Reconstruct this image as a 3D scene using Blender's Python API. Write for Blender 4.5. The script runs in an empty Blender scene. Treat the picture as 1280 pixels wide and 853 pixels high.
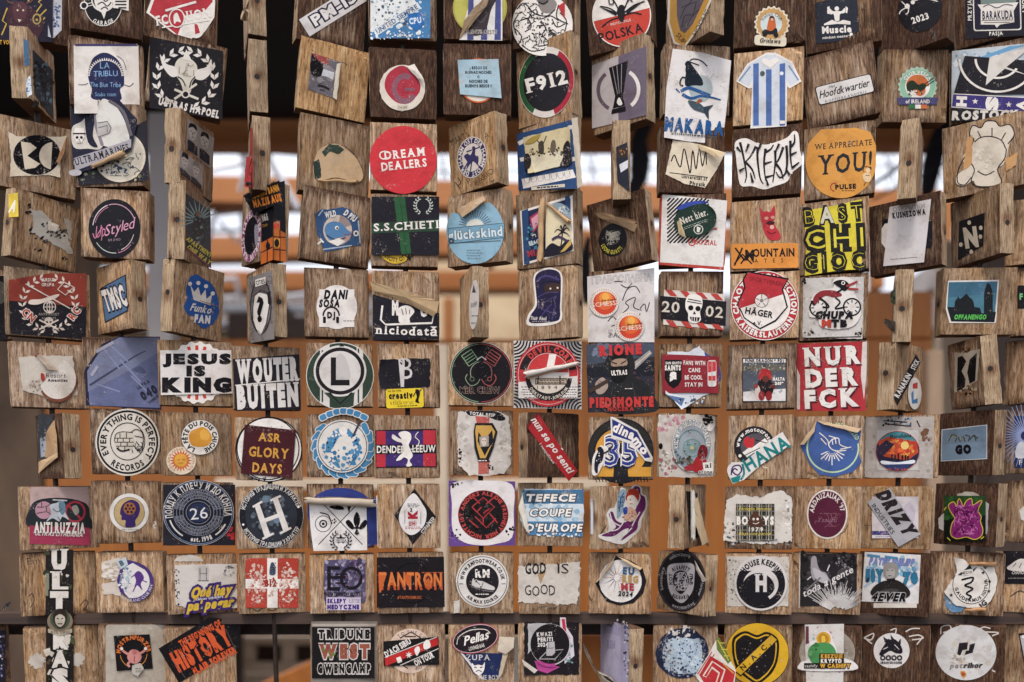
import bpy, bmesh, math, random
from mathutils import Vector, Matrix, noise
from mathutils.geometry import tessellate_polygon
R = math.radians
sc = bpy.context.scene
col = sc.collection

# ---------------------------------------------------------------- camera, world, sun, exposure
FPX, HV, D0, LEAN, CZ = 1150.0, 695.0, 1.307, 0.083, 1.35   # focal length in photo px, horizon row, wall distance, wall lean, eye height
cam_d = bpy.data.cameras.new('camera'); cam = bpy.data.objects.new('camera', cam_d); col.objects.link(cam)
cam.location = (0, 0, CZ); cam.rotation_euler = (R(90), 0, 0)
cam_d.sensor_width = 36; cam_d.lens = 36*FPX/1280; cam_d.shift_y = (HV-426.5)/1280
cam_d.clip_start = 0.05; cam_d.clip_end = 2000
cam_d.dof.use_dof = True; cam_d.dof.focus_distance = 1.27; cam_d.dof.aperture_fstop = 1.9
sc.camera = cam
w = bpy.data.worlds.new('World'); sc.world = w; w.use_nodes = True
nt = w.node_tree; bg = nt.nodes['Background']
sky = nt.nodes.new('ShaderNodeTexSky'); sky.sky_type = 'NISHITA'; sky.sun_disc = False
SUN_EL, SUN_AZ = 58, 195     # azimuth clockwise from +Y: the sun stands behind the camera, a little to the left
sky.sun_elevation = R(SUN_EL); sky.sun_rotation = R(SUN_AZ); sky.air_density = 1.0; sky.dust_density = 3.0; sky.ozone_density = 1.0
mx = nt.nodes.new('ShaderNodeMix'); mx.data_type = 'RGBA'; mx.inputs[0].default_value = .7; tcw = nt.nodes.new('ShaderNodeTexCoord'); sx = nt.nodes.new('ShaderNodeSeparateXYZ'); rw = nt.nodes.new('ShaderNodeMapRange'); vm = nt.nodes.new('ShaderNodeVectorMath'); vm.operation = 'SCALE'; vm.inputs[0].default_value = (1, 1.02, 1.1)   # thin overcast, brightest overhead
nt.links.new(tcw.outputs['Generated'], sx.inputs[0]); nt.links.new(sx.outputs[2], rw.inputs[0]); rw.inputs[3].default_value = 5.2; rw.inputs[4].default_value = 20; nt.links.new(rw.outputs[0], vm.inputs['Scale']); nt.links.new(vm.outputs[0], mx.inputs[7])
nt.links.new(sky.outputs[0], mx.inputs[6]); nt.links.new(mx.outputs[2], bg.inputs[0]); bg.inputs[1].default_value = 0.1
sd = bpy.data.lights.new('sun', 'SUN'); so = bpy.data.objects.new('sun', sd); col.objects.link(so)
sd.energy = 1.5; sd.angle = R(13); sd.color = (1, .93, .85)
dv = Vector((math.sin(R(SUN_AZ))*math.cos(R(SUN_EL)), math.cos(R(SUN_AZ))*math.cos(R(SUN_EL)), math.sin(R(SUN_EL))))
so.rotation_euler = dv.to_track_quat('Z', 'Y').to_euler()
sc.view_settings.view_transform = 'Standard'; sc.view_settings.look = 'None'
sc.view_settings.gamma = 1; sc.view_settings.use_curve_mapping = False; sc.view_settings.exposure = 0.6
sc.render.engine = 'CYCLES'

# ---------------------------------------------------------------- colours and materials
def lin(h):
    r = []
    for i in (0, 2, 4):
        c = int(h[i:i+2], 16)/255
        r.append(c/12.92 if c <= .04045 else ((c+.055)/1.055)**2.4)
    return (*r, 1)
def mat(name):
    m = bpy.data.materials.new(name); m.use_nodes = True
    return m, m.node_tree, m.node_tree.nodes['Principled BSDF']
class NT:
    def __init__(s, t): s.t = t
    def n(s, typ, **k):
        o = s.t.nodes.new('ShaderNode'+typ)
        for a, v in k.items(): setattr(o, a, v)
        return o
    def l(s, a, b): s.t.links.new(a, b)
    def coord(s, scale, rnd=True):
        tc = s.n('TexCoord'); mp = s.n('Mapping'); mp.inputs['Scale'].default_value = scale
        s.l(tc.outputs['Object'], mp.inputs['Vector'])
        if rnd:
            oi = s.n('ObjectInfo'); mu = s.n('Math', operation='MULTIPLY'); mu.inputs[1].default_value = 97
            s.l(oi.outputs['Random'], mu.inputs[0]); s.l(mu.outputs[0], mp.inputs['Location'])
        return mp.outputs[0]
    def noise(s, vec, scale=1, detail=3, rough=.55, dist=0):
        o = s.n('TexNoise'); o.inputs['Scale'].default_value = scale; o.inputs['Detail'].default_value = detail
        o.inputs['Roughness'].default_value = rough; o.inputs['Distortion'].default_value = dist
        s.l(vec, o.inputs['Vector']); return o.outputs['Fac']
    def ramp(s, fac, stops):
        o = s.n('ValToRGB'); e = o.color_ramp.elements
        e[0].position, e[0].color = stops[0]; e[1].position, e[1].color = stops[-1]
        for p, c in stops[1:-1]: x = e.new(p); x.color = c
        s.l(fac, o.inputs[0]); return o.outputs[0]
    def mix(s, fac, a, b, mode='MIX'):
        o = s.n('Mix', data_type='RGBA', blend_type=mode)
        for inp, v in ((o.inputs[0], fac), (o.inputs[6], a), (o.inputs[7], b)):
            if hasattr(v, 'is_output') or isinstance(v, bpy.types.NodeSocket): s.l(v, inp)
            else: inp.default_value = v
        return o.outputs[2]
    def math(s, op, a, b=0, clamp=False):
        o = s.n('Math', operation=op); o.use_clamp = clamp
        for i, v in enumerate((a, b)):
            if isinstance(v, bpy.types.NodeSocket): s.l(v, o.inputs[i])
            else: o.inputs[i].default_value = v
        return o.outputs[0]
    def attr(s, name):
        o = s.n('Attribute', attribute_type='OBJECT', attribute_name=name); return o.outputs['Fac']
    def bump(s, h, strength, dist, bs):
        o = s.n('Bump'); o.inputs['Strength'].default_value = strength; o.inputs['Distance'].default_value = dist
        s.l(h, o.inputs['Height']); s.l(o.outputs[0], bs.inputs['Normal'])

def wood_material():
    m, t, bs = mat('weathered_plywood'); k = NT(t)
    oi = k.n('ObjectInfo'); rnd = oi.outputs['Random']
    tc = k.n('TexCoord'); ob = k.n('SeparateXYZ'); k.l(tc.outputs['Object'], ob.inputs[0])
    no = k.n('SeparateXYZ'); k.l(tc.outputs['Normal'], no.inputs[0])
    side = k.math('GREATER_THAN', k.math('ABSOLUTE', no.outputs[0]), .8); endg = k.math('GREATER_THAN', k.math('ABSOLUTE', no.outputs[2]), .8)
    g = k.noise(k.coord((470, 1300, 62)), 1, 5, .78, .25)         # fibres; plies on the cut sides
    g2 = k.noise(k.coord((120, 240, 11)), 1, 5, .65, 1.6)          # broad figure of the veneer
    g3 = k.noise(k.coord((26, 26, 22)), 1, 4, .65)                 # blotches
    base = k.ramp(g2, [(.28, lin('6b5647')), (.42, lin('8a7362')), (.55, lin('ad9784')), (.74, lin('cbbbab'))])
    warm = k.ramp(g2, [(.28, lin('94693f')), (.5, lin('b99265')), (.74, lin('d3b88f'))])
    hon = k.ramp(k.noise(k.coord((40, 40, 9)), 1, 2, .5), [(.52, (0, 0, 0, 1)), (.68, (.7, .7, .7, 1))])
    wf_ = k.math('ADD', k.attr('warm'), k.math('MULTIPLY', hon, .55), True)
    c = k.mix(wf_, base, warm)
    val = k.math('ADD', .76, k.math('MULTIPLY', rnd, .5)); cv = k.n('CombineColor')
    for q in range(3): k.l(val, cv.inputs[q])
    c = k.mix(1, c, cv.outputs[0], 'MULTIPLY')
    plies = k.noise(k.coord((1500, 1700, 22)), 1, 3, .6, .2)
    c = k.mix(k.math('MULTIPLY', side, .9), c, k.ramp(plies, [(.34, lin('6d5340')), (.46, lin('b09678')), (.62, lin('cbb698'))]))
    c = k.mix(1, c, k.ramp(g, [(.34, (.27, .22, .2, 1)), (.43, (.68, .64, .61, 1)), (.52, (1, .99, .98, 1)), (.68, (1.18, 1.17, 1.15, 1))]), 'MULTIPLY')
    c = k.mix(1, c, k.ramp(g3, [(.3, (.6, .56, .53, 1)), (.5, (.95, .94, .93, 1)), (.68, (1.12, 1.12, 1.12, 1))]), 'MULTIPLY')
    crack = k.noise(k.coord((430, 430, 52)), 1, 4, .66, .2)
    c = k.mix(k.ramp(crack, [(.615, (0, 0, 0, 1)), (.68, (.85, .85, .85, 1))]), c, lin('2d1f17'))
    # the grimy border of each board
    ed = k.n('SeparateXYZ'); k.l(tc.outputs['Generated'], ed.inputs[0])
    def border(s_): return k.math('MULTIPLY', k.math('ABSOLUTE', k.math('SUBTRACT', s_, .5)), 2)
    bo = k.math('MAXIMUM', k.math('MULTIPLY', border(ed.outputs[0]), .97), border(ed.outputs[2]))
    bw = k.math('MULTIPLY', k.math('SUBTRACT', bo, .66), 1.5, True)
    # weather stain: dark brown, runs with the grain, strongest where the block's own value says
    st = k.noise(k.coord((330, 330, 22)), 1, 5, .74, .5)
    a = k.math('ADD', k.math('ADD', k.math('MULTIPLY', st, 1.0), k.math('MULTIPLY', g3, .8)), k.math('MULTIPLY', bw, .6))
    th = k.math('ADD', k.math('SUBTRACT', 1.38, k.math('MULTIPLY', k.attr('stain'), .92)), k.math('MULTIPLY', side, .5))
    msk = k.math('MINIMUM', k.math('MULTIPLY', k.math('SUBTRACT', a, th), 3.0, True), .94)
    c = k.mix(msk, c, k.ramp(g, [(.32, lin('150d0b')), (.5, lin('3a241a')), (.72, lin('75503a'))]))
    res = k.math('MULTIPLY', k.math('SUBTRACT', k.math('ADD', k.noise(k.coord((48, 48, 48)), 1, 2, .5), k.math('MULTIPLY', k.noise(k.coord((420, 420, 300)), 1, 3, .7), .5)), .98), 4.0, True)
    c = k.mix(k.math('MULTIPLY', res, .5), c, lin('cdc2b6'))          # dried glue and paper fibres
    c = k.mix(k.math('MULTIPLY', endg, .75), c, lin('4a3427'))       # grimy end grain, with the shade of the undersides darkened into its colour
    rr = k.math('SQRT', k.math('ADD', k.math('POWER', ob.outputs[1], 2), k.math('POWER', ob.outputs[2], 2)))
    rust = k.math('MULTIPLY', k.math('MULTIPLY', k.math('SUBTRACT', .0125, rr), 110, True), side)
    c = k.mix(k.math('MULTIPLY', rust, k.ramp(g2, [(.35, (1, 1, 1, 1)), (.6, (.45, .45, .45, 1))])), c, lin('5a3018'))
    k.l(c, bs.inputs['Base Color']); bs.inputs['Roughness'].default_value = .85; bs.inputs['Specular IOR Level'].default_value = .15
    k.bump(k.math('SUBTRACT', g, k.math('MULTIPLY', crack, .6)), .8, .0009, bs)
    return m
def sticker_material(name, rough, spec, wear):
    m, t, bs = mat(name); k = NT(t)
    at = k.n('Attribute', attribute_type='GEOMETRY', attribute_name='ink'); c = at.outputs['Color']
    v = k.coord((1, 1, 1))
    grime = k.noise(v, 42, 4, .6)
    hsv = k.n('HueSaturation'); hsv.inputs['Saturation'].default_value = .98; k.l(c, hsv.inputs['Color']); c = hsv.outputs[0]
    c = k.mix(1, c, k.ramp(grime, [(.3, (.80, .77, .74, 1)), (.52, (1.04, 1.04, 1.03, 1))]), 'MULTIPLY')
    scr = k.noise(v, 430, 3, .75, .8); big = k.noise(v, 60, 2, .5)
    s = k.math('ADD', scr, k.math('MULTIPLY', big, .55))
    c = k.mix(k.ramp(s, [(1.02-wear, (0, 0, 0, 1)), (1.06-wear, (.85, .85, .85, 1))]), c, lin('b9aca0'))
    c = k.mix(k.ramp(k.noise(v, 700, 2, .6), [(.70, (0, 0, 0, 1)), (.76, (.55, .55, .55, 1))]), c, lin('4a4038'))
    k.l(c, bs.inputs['Base Color'])
    r = k.n('MapRange'); k.l(grime, r.inputs[0]); r.inputs[3].default_value = rough+.12; r.inputs[4].default_value = rough-.08
    k.l(r.outputs[0], bs.inputs['Roughness']); bs.inputs['Specular IOR Level'].default_value = spec
    k.bump(k.noise(v, 95, 3, .55, 1.2), .35, .0012, bs)
    return m
def plain(name, c, rough=.6, c2=None, scale=20, metal=0, stretch=(1, 1, 1), bump=0):
    m, t, bs = mat(name); k = NT(t)
    f = k.noise(k.coord(tuple(scale*x for x in stretch), False), 1, 5, .6)
    k.l(k.ramp(f, [(.3, lin(c)), (.7, lin(c2 or c))]), bs.inputs['Base Color'])
    bs.inputs['Roughness'].default_value = rough; bs.inputs['Metallic'].default_value = metal
    if bump: k.bump(f, .6, bump, bs)
    return m
M_WOOD = wood_material()
M_STK = {'v': sticker_material('printed_vinyl', .42, .16, .05), 'p': sticker_material('printed_paper', .75, .1, .11)}
M_IRON = plain('dark_iron', '1a1413', .6, '3a2a22', 90, .3)
M_BEAM = plain('dark_stained_beam', '231713', .6, '4d372b', 12, 0, (.4, 3, 8))
M_SCREW = plain('rusty_plug', '120c0a', .8, '2a1a12', 300)
M_INKPEN = plain('marker_ink', '1c1512', .7); M_CHALK = plain('paint_marker', 'c8beb4', .7)

# ---------------------------------------------------------------- objects
def link(name, me, parent=None, label=None, cat=None, group=None, kind=None, m=None):
    o = bpy.data.objects.new(name, me); col.objects.link(o); o.parent = parent
    for key, v in (('label', label), ('category', cat), ('group', group), ('kind', kind)):
        if v: o[key] = v
    if m: o.data.materials.append(m)
    return o
def mesh(name, vs, fs):
    me = bpy.data.meshes.new(name); me.from_pydata(vs, [], fs); me.update(); return me
def ray(u, v): return Vector(((u-640)/FPX, 1.0, (HV-v)/FPX))
def at(u, v, depth): return Vector((0, 0, CZ)) + ray(u, v)*depth
def on_wall(u, v, off=0.0):           # photo pixel -> point on the leaning plane of the rods (off: metres behind it)
    d = ray(u, v); return Vector((0, 0, CZ)) + d*((D0+off)/(1+LEAN*d.z))
def boxmesh(name, x0, x1, y0, y1, z0, z1, bev=0, seg=1, jit=0, rng=None):
    bm = bmesh.new(); bmesh.ops.create_cube(bm, size=1)
    for v in bm.verts:
        v.co = Vector(((x0+x1)/2+v.co.x*(x1-x0), (y0+y1)/2+v.co.y*(y1-y0), (z0+z1)/2+v.co.z*(z1-z0)))
        if jit: v.co += Vector((rng.uniform(-jit, jit), 0, rng.uniform(-jit, jit)))
    if jit:                                   # sawn board: worn, slightly dented edges
        bmesh.ops.subdivide_edges(bm, edges=bm.edges[:], cuts=9, use_grid_fill=True)
        c = Vector(((x0+x1)/2, (y0+y1)/2, (z0+z1)/2)); hs = Vector(((x1-x0)/2, (y1-y0)/2, (z1-z0)/2)); sd_ = Vector((rng.uniform(0, 99), 0, 0))
        for v in bm.verts:
            d = v.co-c; on = [i for i in range(3) if abs(d[i]) > hs[i]*.97]
            if len(on) > 1:
                q = .0004+.0011*max(0, noise.noise(v.co*90+sd_)+.15)+(.0022 if rng.random() < .012 else 0)
                for i in on: v.co[i] -= q*(1 if d[i] > 0 else -1)
        bev = 0
    if bev: bmesh.ops.bevel(bm, geom=bm.edges[:], offset=bev, segments=seg, affect='EDGES', profile=.6)
    me = bpy.data.meshes.new(name); bm.to_mesh(me); bm.free(); return me
def bar_mesh(name, p, q, r, n=10, square=False, up=Vector((0, 0, 1)), ry=None):
    d = (q-p).normalized(); a = d.cross(up if abs(d.dot(up)) < .95 else Vector((0, 1, 0))).normalized(); b = a.cross(d).normalized()
    vs, fs = [], []
    ry = ry or r
    ang = [math.pi/4+i*math.pi/2 for i in range(4)] if square else [i*2*math.pi/n for i in range(n)]
    s = 2**.5 if square else 1; n = len(ang)
    for e in (p, q):
        for t in ang: vs.append(e+a*(math.cos(t)*r*s)+b*(math.sin(t)*ry*s))
    for i in range(n): fs.append((i, (i+1) % n, n+(i+1) % n, n+i))
    fs += [tuple(range(n-1, -1, -1)), tuple(range(n, 2*n))]
    return mesh(name, vs, fs)

# ---------------------------------------------------------------- lettering cut from the built-in font
GL = {}
def glyph(ch, bold, serif):
    key = (ch, bold, serif)
    if key in GL: return GL[key]
    c = bpy.data.curves.new('glyph', 'FONT'); c.body = ch; c.size = 1; c.offset = bold*.7; c.resolution_u = 2; c.dimensions = '2D'; c.fill_mode = 'FRONT'
    o = bpy.data.objects.new('glyph', c); me = bpy.data.meshes.new_from_object(o)
    k = 1/.682
    vs = [(v.co.x*k, v.co.y*k) for v in me.vertices]; fs = [tuple(p.vertices) for p in me.polygons]
    bpy.data.objects.remove(o); bpy.data.curves.remove(c); bpy.data.meshes.remove(me)
    if serif and vs:
        cnt = {}
        for f in fs:
            for i in range(len(f)):
                e = tuple(sorted((f[i], f[(i+1) % len(f)]))); cnt[e] = cnt.get(e, 0)+1
        ym = max(v[1] for v in vs)
        for e, n_ in cnt.items():
            if n_ != 1: continue
            p, q = vs[e[0]], vs[e[1]]
            if abs(p[1]-q[1]) > .01 or abs(p[0]-q[0]) > .42 or abs(p[0]-q[0]) < .06: continue
            bot = p[1] < .02 and p[1] > -.08; top = abs(p[1]-ym) < .02 and ym > .5 and ch not in 'ijlü'
            if not (bot or top): continue
            x0, x1 = min(p[0], q[0])-.11, max(p[0], q[0])+.11; y = p[1]; h = .085 if bot else -.085
            b = len(vs); vs += [(x0, y), (x1, y), (x1, y+h), (x0, y+h)]; fs.append((b, b+1, b+2, b+3) if bot else (b+3, b+2, b+1, b))
    if vs: x0, x1 = min(v[0] for v in vs), max(v[0] for v in vs)
    else: x0, x1 = 0, .36
    GL[key] = ([(x-x0, y) for x, y in vs], fs, x1-x0)
    return GL[key]
# ---------------------------------------------------------------- stickers: flat shapes drawn in the block's own face
K, W, BK = '19151b', 'e6dfd8', 'c9b79c'       # printer's black, paper white, back of the paper
BLOCKS = {}
cur = None       # the block being dressed
S = None         # the sticker being drawn
TH = 0.0245
def lerp(a, b, t): return a+(b-a)*t
def rot2(x, y, a): c, s = math.cos(a), math.sin(a); return x*c-y*s, x*s+y*c
class Sticker:
    def __init__(s, blk, name, label, z, lift, kind, face, seed):
        s.b, s.name, s.label, s.z, s.lift, s.kind, s.face = blk, name, label, z, lift, kind, face
        s.v, s.f, s.c, s.layer, s.extra = [], [], [], 0, []
        s.skirt = []; s.rng = random.Random(seed)
    def add(s, pts, faces, c, dz=0.0):
        b = len(s.v); z = s.layer+dz
        s.v += [(p[0], p[1], z) for p in pts]
        for f in faces: s.f.append(tuple(b+i for i in f)); s.c.append(c)
    def poly(s, pts, c, holes=(), dz=0.0):
        loops = [[Vector((p[0], p[1], 0)) for p in l] for l in [pts, *holes]]
        flat = [p for l in ([pts]+list(holes)) for p in l]
        tris = tessellate_polygon(loops)
        s.add(flat, [tuple(t) for t in tris], c, dz)
def s(label=None, z=0, lift=1.0, kind='v', face='F', name='sticker'):
    global S
    S = Sticker(cur, name, label, z, lift, kind, face, hash((cur['key'], len(cur['st']))) if 0 else len(BLOCKS)*31+len(cur['st'])*7)
    cur['st'].append(S); return S
def b(key, cx, cy, w_, h_, av=0, roll=0, stain=.25, warm=.1, label='', screw=None, ph=None):
    global cur
    cur = dict(key=key, cx=cx, cy=cy, w=w_, h=h_, av=av, roll=roll, stain=stain, warm=warm, label=label, st=[], screw=screw, pen=[])
    BLOCKS[key] = cur
def ell(u, v, rx, ry, n=40, a0=0, a1=360, rough=0, rot=0):
    o = []
    full = abs(a1-a0) >= 360; m = n if full else n+1
    for i in range(m):
        t = R(a0+(a1-a0)*i/n); k = 1+(S.rng.uniform(-rough, rough) if rough else 0)
        x, y = math.cos(t)*rx*k, -math.sin(t)*ry*k
        x, y = rot2(x, y, R(rot)); o.append((u+x, v+y))
    return o
def up(): S.layer += 1
# filled shapes
def D(u, v, r, c, ry=None, rough=0, n=40, rot=0): S.poly(ell(u, v, r, ry or r, n, rough=rough, rot=rot), c); up()
def N(u, v, r0, r1, c, k=1.0, a0=0, a1=360, rot=0, n=40):
    o, i = ell(u, v, r1, r1*k, n, a0, a1, rot=rot), ell(u, v, r0, r0*k, n, a0, a1, rot=rot)
    m = len(o); full = abs(a1-a0) >= 360
    S.add(o+i, [(j, (j+1) % m, m+(j+1) % m, m+j) for j in range(m if full else m-1)], c); up()
def rpts(u, v, w_, h_, rot=0, rad=0, rough=0):
    x, y = w_/2, h_/2
    if rad:
        p = []
        for cx_, cy_, a in ((x-rad, -y+rad, -90), (x-rad, y-rad, 0), (-x+rad, y-rad, 90), (-x+rad, -y+rad, 180)):
            for i in range(5): t = R(a+i*22.5); p.append((cx_+rad*math.cos(t), cy_+rad*math.sin(t)))
    else: p = [(-x, -y), (x, -y), (x, y), (-x, y)]
    p = [rot2(a_, b_, R(rot)) for a_, b_ in p]
    p = [(u+a_, v+b_) for a_, b_ in p]
    return torn(p, rough) if rough else p
def torn(p, rough, step=3.0):
    o = []
    for i in range(len(p)):
        a, q = p[i], p[(i+1) % len(p)]; L_ = math.dist(a, q); n = max(1, int(L_/step))
        for j in range(n):
            t = j/n; o.append((lerp(a[0], q[0], t)+S.rng.uniform(-rough, rough), lerp(a[1], q[1], t)+S.rng.uniform(-rough, rough)))
    return o
def B(u, v, w_, h_, c, rot=0, rad=0, rough=0): S.poly(rpts(u, v, w_, h_, rot, rad, rough), c); up()   # box by centre
def Q(u0, v0, u1, v1, c, rough=0, rad=0): B((u0+u1)/2, (v0+v1)/2, u1-u0, v1-v0, c, 0, rad, rough)      # box by corners
def P(pts, c, rough=0, holes=()): S.poly(torn(pts, rough) if rough else pts, c, holes); up()
def smooth(pts, closed=False, n=6):
    m = len(pts); o = []
    for i in range(m if closed else m-1):
        g = lambda j: pts[j % m] if closed else pts[min(max(j, 0), m-1)]
        a, b_, c, d = g(i-1), g(i), g(i+1), g(i+2)
        for j in range(n):
            t = j/n; t2, t3 = t*t, t*t*t
            o.append(tuple(.5*(2*b_[q]+(c[q]-a[q])*t+(2*a[q]-5*b_[q]+4*c[q]-d[q])*t2+(3*b_[q]-a[q]-3*c[q]+d[q])*t3) for q in (0, 1)))
    if not closed: o.append(pts[-1])
    return o
def PS(pts, c, n=4): S.poly(smooth(pts, True, n), c); up()      # smooth closed shape
def strokepts(pts, w0, w1=None, closed=False):
    w1 = w0 if w1 is None else w1; m = len(pts); l, r = [], []
    for i in range(m):
        a = pts[(i-1) % m] if closed else pts[max(i-1, 0)]; q = pts[(i+1) % m] if closed else pts[min(i+1, m-1)]
        dx, dy = q[0]-a[0], q[1]-a[1]; L_ = math.hypot(dx, dy) or 1; nx, ny = -dy/L_, dx/L_
        k = lerp(w0, w1, i/max(1, m-1))/2
        l.append((pts[i][0]+nx*k, pts[i][1]+ny*k)); r.append((pts[i][0]-nx*k, pts[i][1]-ny*k))
    fs = [(i, (i+1) % m, m+(i+1) % m, m+i) for i in range(m if closed else m-1)]
    return l+r, fs
def L(pts, w_, c, w1=None, closed=False): v, f = strokepts(pts, w_, w1, closed); S.add(v, f, c); up()
def LL(lines, w_, c):
    for i, p in enumerate(lines): v, f = strokepts(p, w_); S.add(v, f, c, i*.03)
    up()
def C(pts, w_, c, w1=None, closed=False, n=5): L(smooth(pts, closed, n), w_, c, w1, closed)
def CC(lines, w_, c, n=4): LL([smooth(p, False, n) for p in lines], w_, c)
def star(u, v, r, c, n=5, k=.4, rot=0):
    P([(u+math.sin(R(rot+i*180/n))*r*(1 if i % 2 == 0 else k), v-math.cos(R(rot+i*180/n))*r*(1 if i % 2 == 0 else k)) for i in range(2*n)], c)
def gear(u, v, r, c, n=18, d=.1):
    P([(u+math.cos(2*math.pi*i/(n*4))*r*(1+(d if i % 4 in (1, 2) else 0)), v+math.sin(2*math.pi*i/(n*4))*r*(1+(d if i % 4 in (1, 2) else 0))) for i in range(n*4)], c)
def rays(u, v, r0, r1, w_, c, n, a0=0, a1=360, k=0, jit=0):
    ls = []
    for i in range(n):
        a = R(a0+(a1-a0)*i/(n if abs(a1-a0) >= 360 else n-1)); rr = r1*(1+S.rng.uniform(-jit, jit))
        ls.append([(u+math.cos(a)*r0, v-math.sin(a)*r0), (u+math.cos(a)*rr, v-math.sin(a)*rr)])
    for i, p in enumerate(ls): vv, f = strokepts(p, w_, k if k else w_); S.add(vv, f, c, i*.02)
    up()
def leaves(u, v, r, c, a0, a1, n, l=6, w_=2.4, out=1):         # laurel branch along an arc
    sg = 1 if a1 > a0 else -1
    for i in range(n):
        a = a0+(a1-a0)*i/(n-1)
        for q in (-1, 1):
            x, y = u+math.cos(R(a))*r, v-math.sin(R(a))*r
            da = R(a)+sg*(math.pi/2+q*-.7*out); dx, dy = math.cos(da), -math.sin(da)
            S.poly([(x, y), (x+dx*l*.5-dy*w_/2, y+dy*l*.5+dx*w_/2), (x+dx*l, y+dy*l), (x+dx*l*.5+dy*w_/2, y+dy*l*.5-dx*w_/2)], c, dz=(i*2+q)*.01)
    up()
def specks(u, v, rx, ry, cols, n, size, sh='e', elong=1.0, rot=None):    # a field of small torn flakes or paint marks
    for i in range(n):
        while 1:
            x, y = S.rng.uniform(-1, 1), S.rng.uniform(-1, 1)
            if sh == 'r' or x*x+y*y < 1: break
        r = size*S.rng.uniform(.35, 1.2); a = S.rng.uniform(0, 6.28) if rot is None else R(rot)+S.rng.uniform(-.25, .25)
        p = []
        m = S.rng.randint(4, 7)
        for j in range(m):
            t = 6.283*j/m; k = S.rng.uniform(.55, 1.1); px, py = rot2(math.cos(t)*r*k*elong, math.sin(t)*r*k, a); p.append((u+x*rx+px, v+y*ry+py))
        S.poly(p, S.rng.choice(cols), dz=.9*i/n)
    up()
def scrib(u, v, rx, ry, c, n, w_=.8, seg=4, sh='r', amp=1.0):             # small hand-drawn looking curls
    for i in range(n):
        x, y = u+S.rng.uniform(-1, 1)*rx, v+S.rng.uniform(-1, 1)*ry; p = [(x, y)]; a = S.rng.uniform(0, 6.28)
        for j in range(seg):
            a += S.rng.uniform(-1.3, 1.3); x += math.cos(a)*2.6*amp; y += math.sin(a)*2.6*amp
            p.append((min(max(x, u-rx), u+rx), min(max(y, v-ry), v+ry)))
        vv, f = strokepts(smooth(p, False, 3), w_); S.add(vv, f, c, .9*i/n)
    up()
def fine(u, v, w_, lines, c, h=1.0, gap=2.4, rot=0, a=.8):                # rows of print too small to read
    for j in range(lines):
        x = -w_/2*S.rng.uniform(.8, 1)
        y = (j-(lines-1)/2)*gap
        while x < w_/2*a+w_*.08:
            l = S.rng.uniform(1.2, 4.2)
            p = [rot2(px, py, R(rot)) for px, py in ((x, y-h/2), (x+l, y-h/2), (x+l, y+h/2), (x, y+h/2))]
            S.poly([(u+px, v+py) for px, py in p], c, dz=j*.02); x += l+.9
    up()
def layout(t, bold, serif, gap, extra=0):
    x = 0; o = []
    for ch in t:
        if ch == ' ': x += .46; continue
        vs, fs, wd = glyph(ch, bold, serif)
        if extra: v2, f2, w2 = glyph(ch, bold+extra, serif); o.append((x, wd, [(a-(w2-wd)/2, q) for a, q in v2], f2))
        else: o.append((x, wd, vs, fs))
        x += wd+gap
    return o, max(.01, x-gap)
def T(t, u, v, h, c, w=None, rot=0, bold=0, sh=0, serif=0, gap=.14, ol=None, olw=.07, arch=0, wob=0, extra=0):
    """lettering centred on (u, v); h = cap height, w = total width, sh = slant, ol = outline colour"""
    if ol: T(t, u, v, h, ol, w, rot, bold, sh, serif, gap, arch=arch, extra=olw)
    o, wd = layout(t, bold, serif, gap, extra)
    sx = (w/wd) if w else h
    for i, (x, gw, vs, fs) in enumerate(o):
        pp = []
        jy = S.rng.uniform(-wob, wob)*h if wob else 0
        for px, py in vs:
            X = (x+px-wd/2)*sx; Y = -(py-.5)*h+jy
            X += sh*(py-.5)*h
            if arch: Y += arch*(2*X/(wd*sx))**2
            X, Y = rot2(X, Y, R(rot)); pp.append((u+X, v+Y))
        S.add(pp, fs, c, i*.02)
    up()
def A(t, u, v, r, h, c, a=90, flip=False, span=None, bold=0, serif=0, gap=.2, k=1.0, rot=0, ol=None, extra=0):
    """lettering round an arc, mid-angle a; flip = reads along the bottom"""
    if ol: A(t, u, v, r, h, ol, a, flip, span, bold, serif, gap, k, rot, extra=.07)
    o, wd = layout(t, bold, serif, gap, extra)
    tot = R(span) if span else wd*h/r
    sx = tot*r/wd
    for i, (x, gw, vs, fs) in enumerate(o):
        f = (x+gw/2)/wd-.5; th = R(a)+(f*tot if flip else -f*tot)
        cs, sn = math.cos(th), -math.sin(th); sg = -1 if flip else 1
        tx, ty = sg*math.sin(th), sg*math.cos(th); pp = []
        for px, py in vs:
            X = (px-gw/2)*sx; rad = r+sg*(py-.5)*h
            pp.append((cs*rad+tx*X, (sn*rad+ty*X)*k))
        S.add([(u+q[0], v+q[1]) for q in (rot2(x_, y_, R(rot)) for x_, y_ in pp)], fs, c, i*.02)
    up()
def skull(u, v, r, c, k=K):
    PS([(u-r, v-r*.1), (u-r*.8, v-r*.85), (u, v-r*1.15), (u+r*.8, v-r*.85), (u+r, v-r*.1), (u+r*.7, v+r*.45), (u+r*.45, v+r*1.05), (u-r*.45, v+r*1.05), (u-r*.7, v+r*.45)], c)
    D(u-r*.42, v, r*.28, k, n=10); D(u+r*.42, v, r*.28, k, n=10); P([(u, v+r*.25), (u+r*.14, v+r*.55), (u-r*.14, v+r*.55)], k)
    LL([[(u+x*r, v+r*.72), (u+x*r, v+r*1.05)] for x in (-.25, 0, .25)], r*.08, k)
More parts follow.
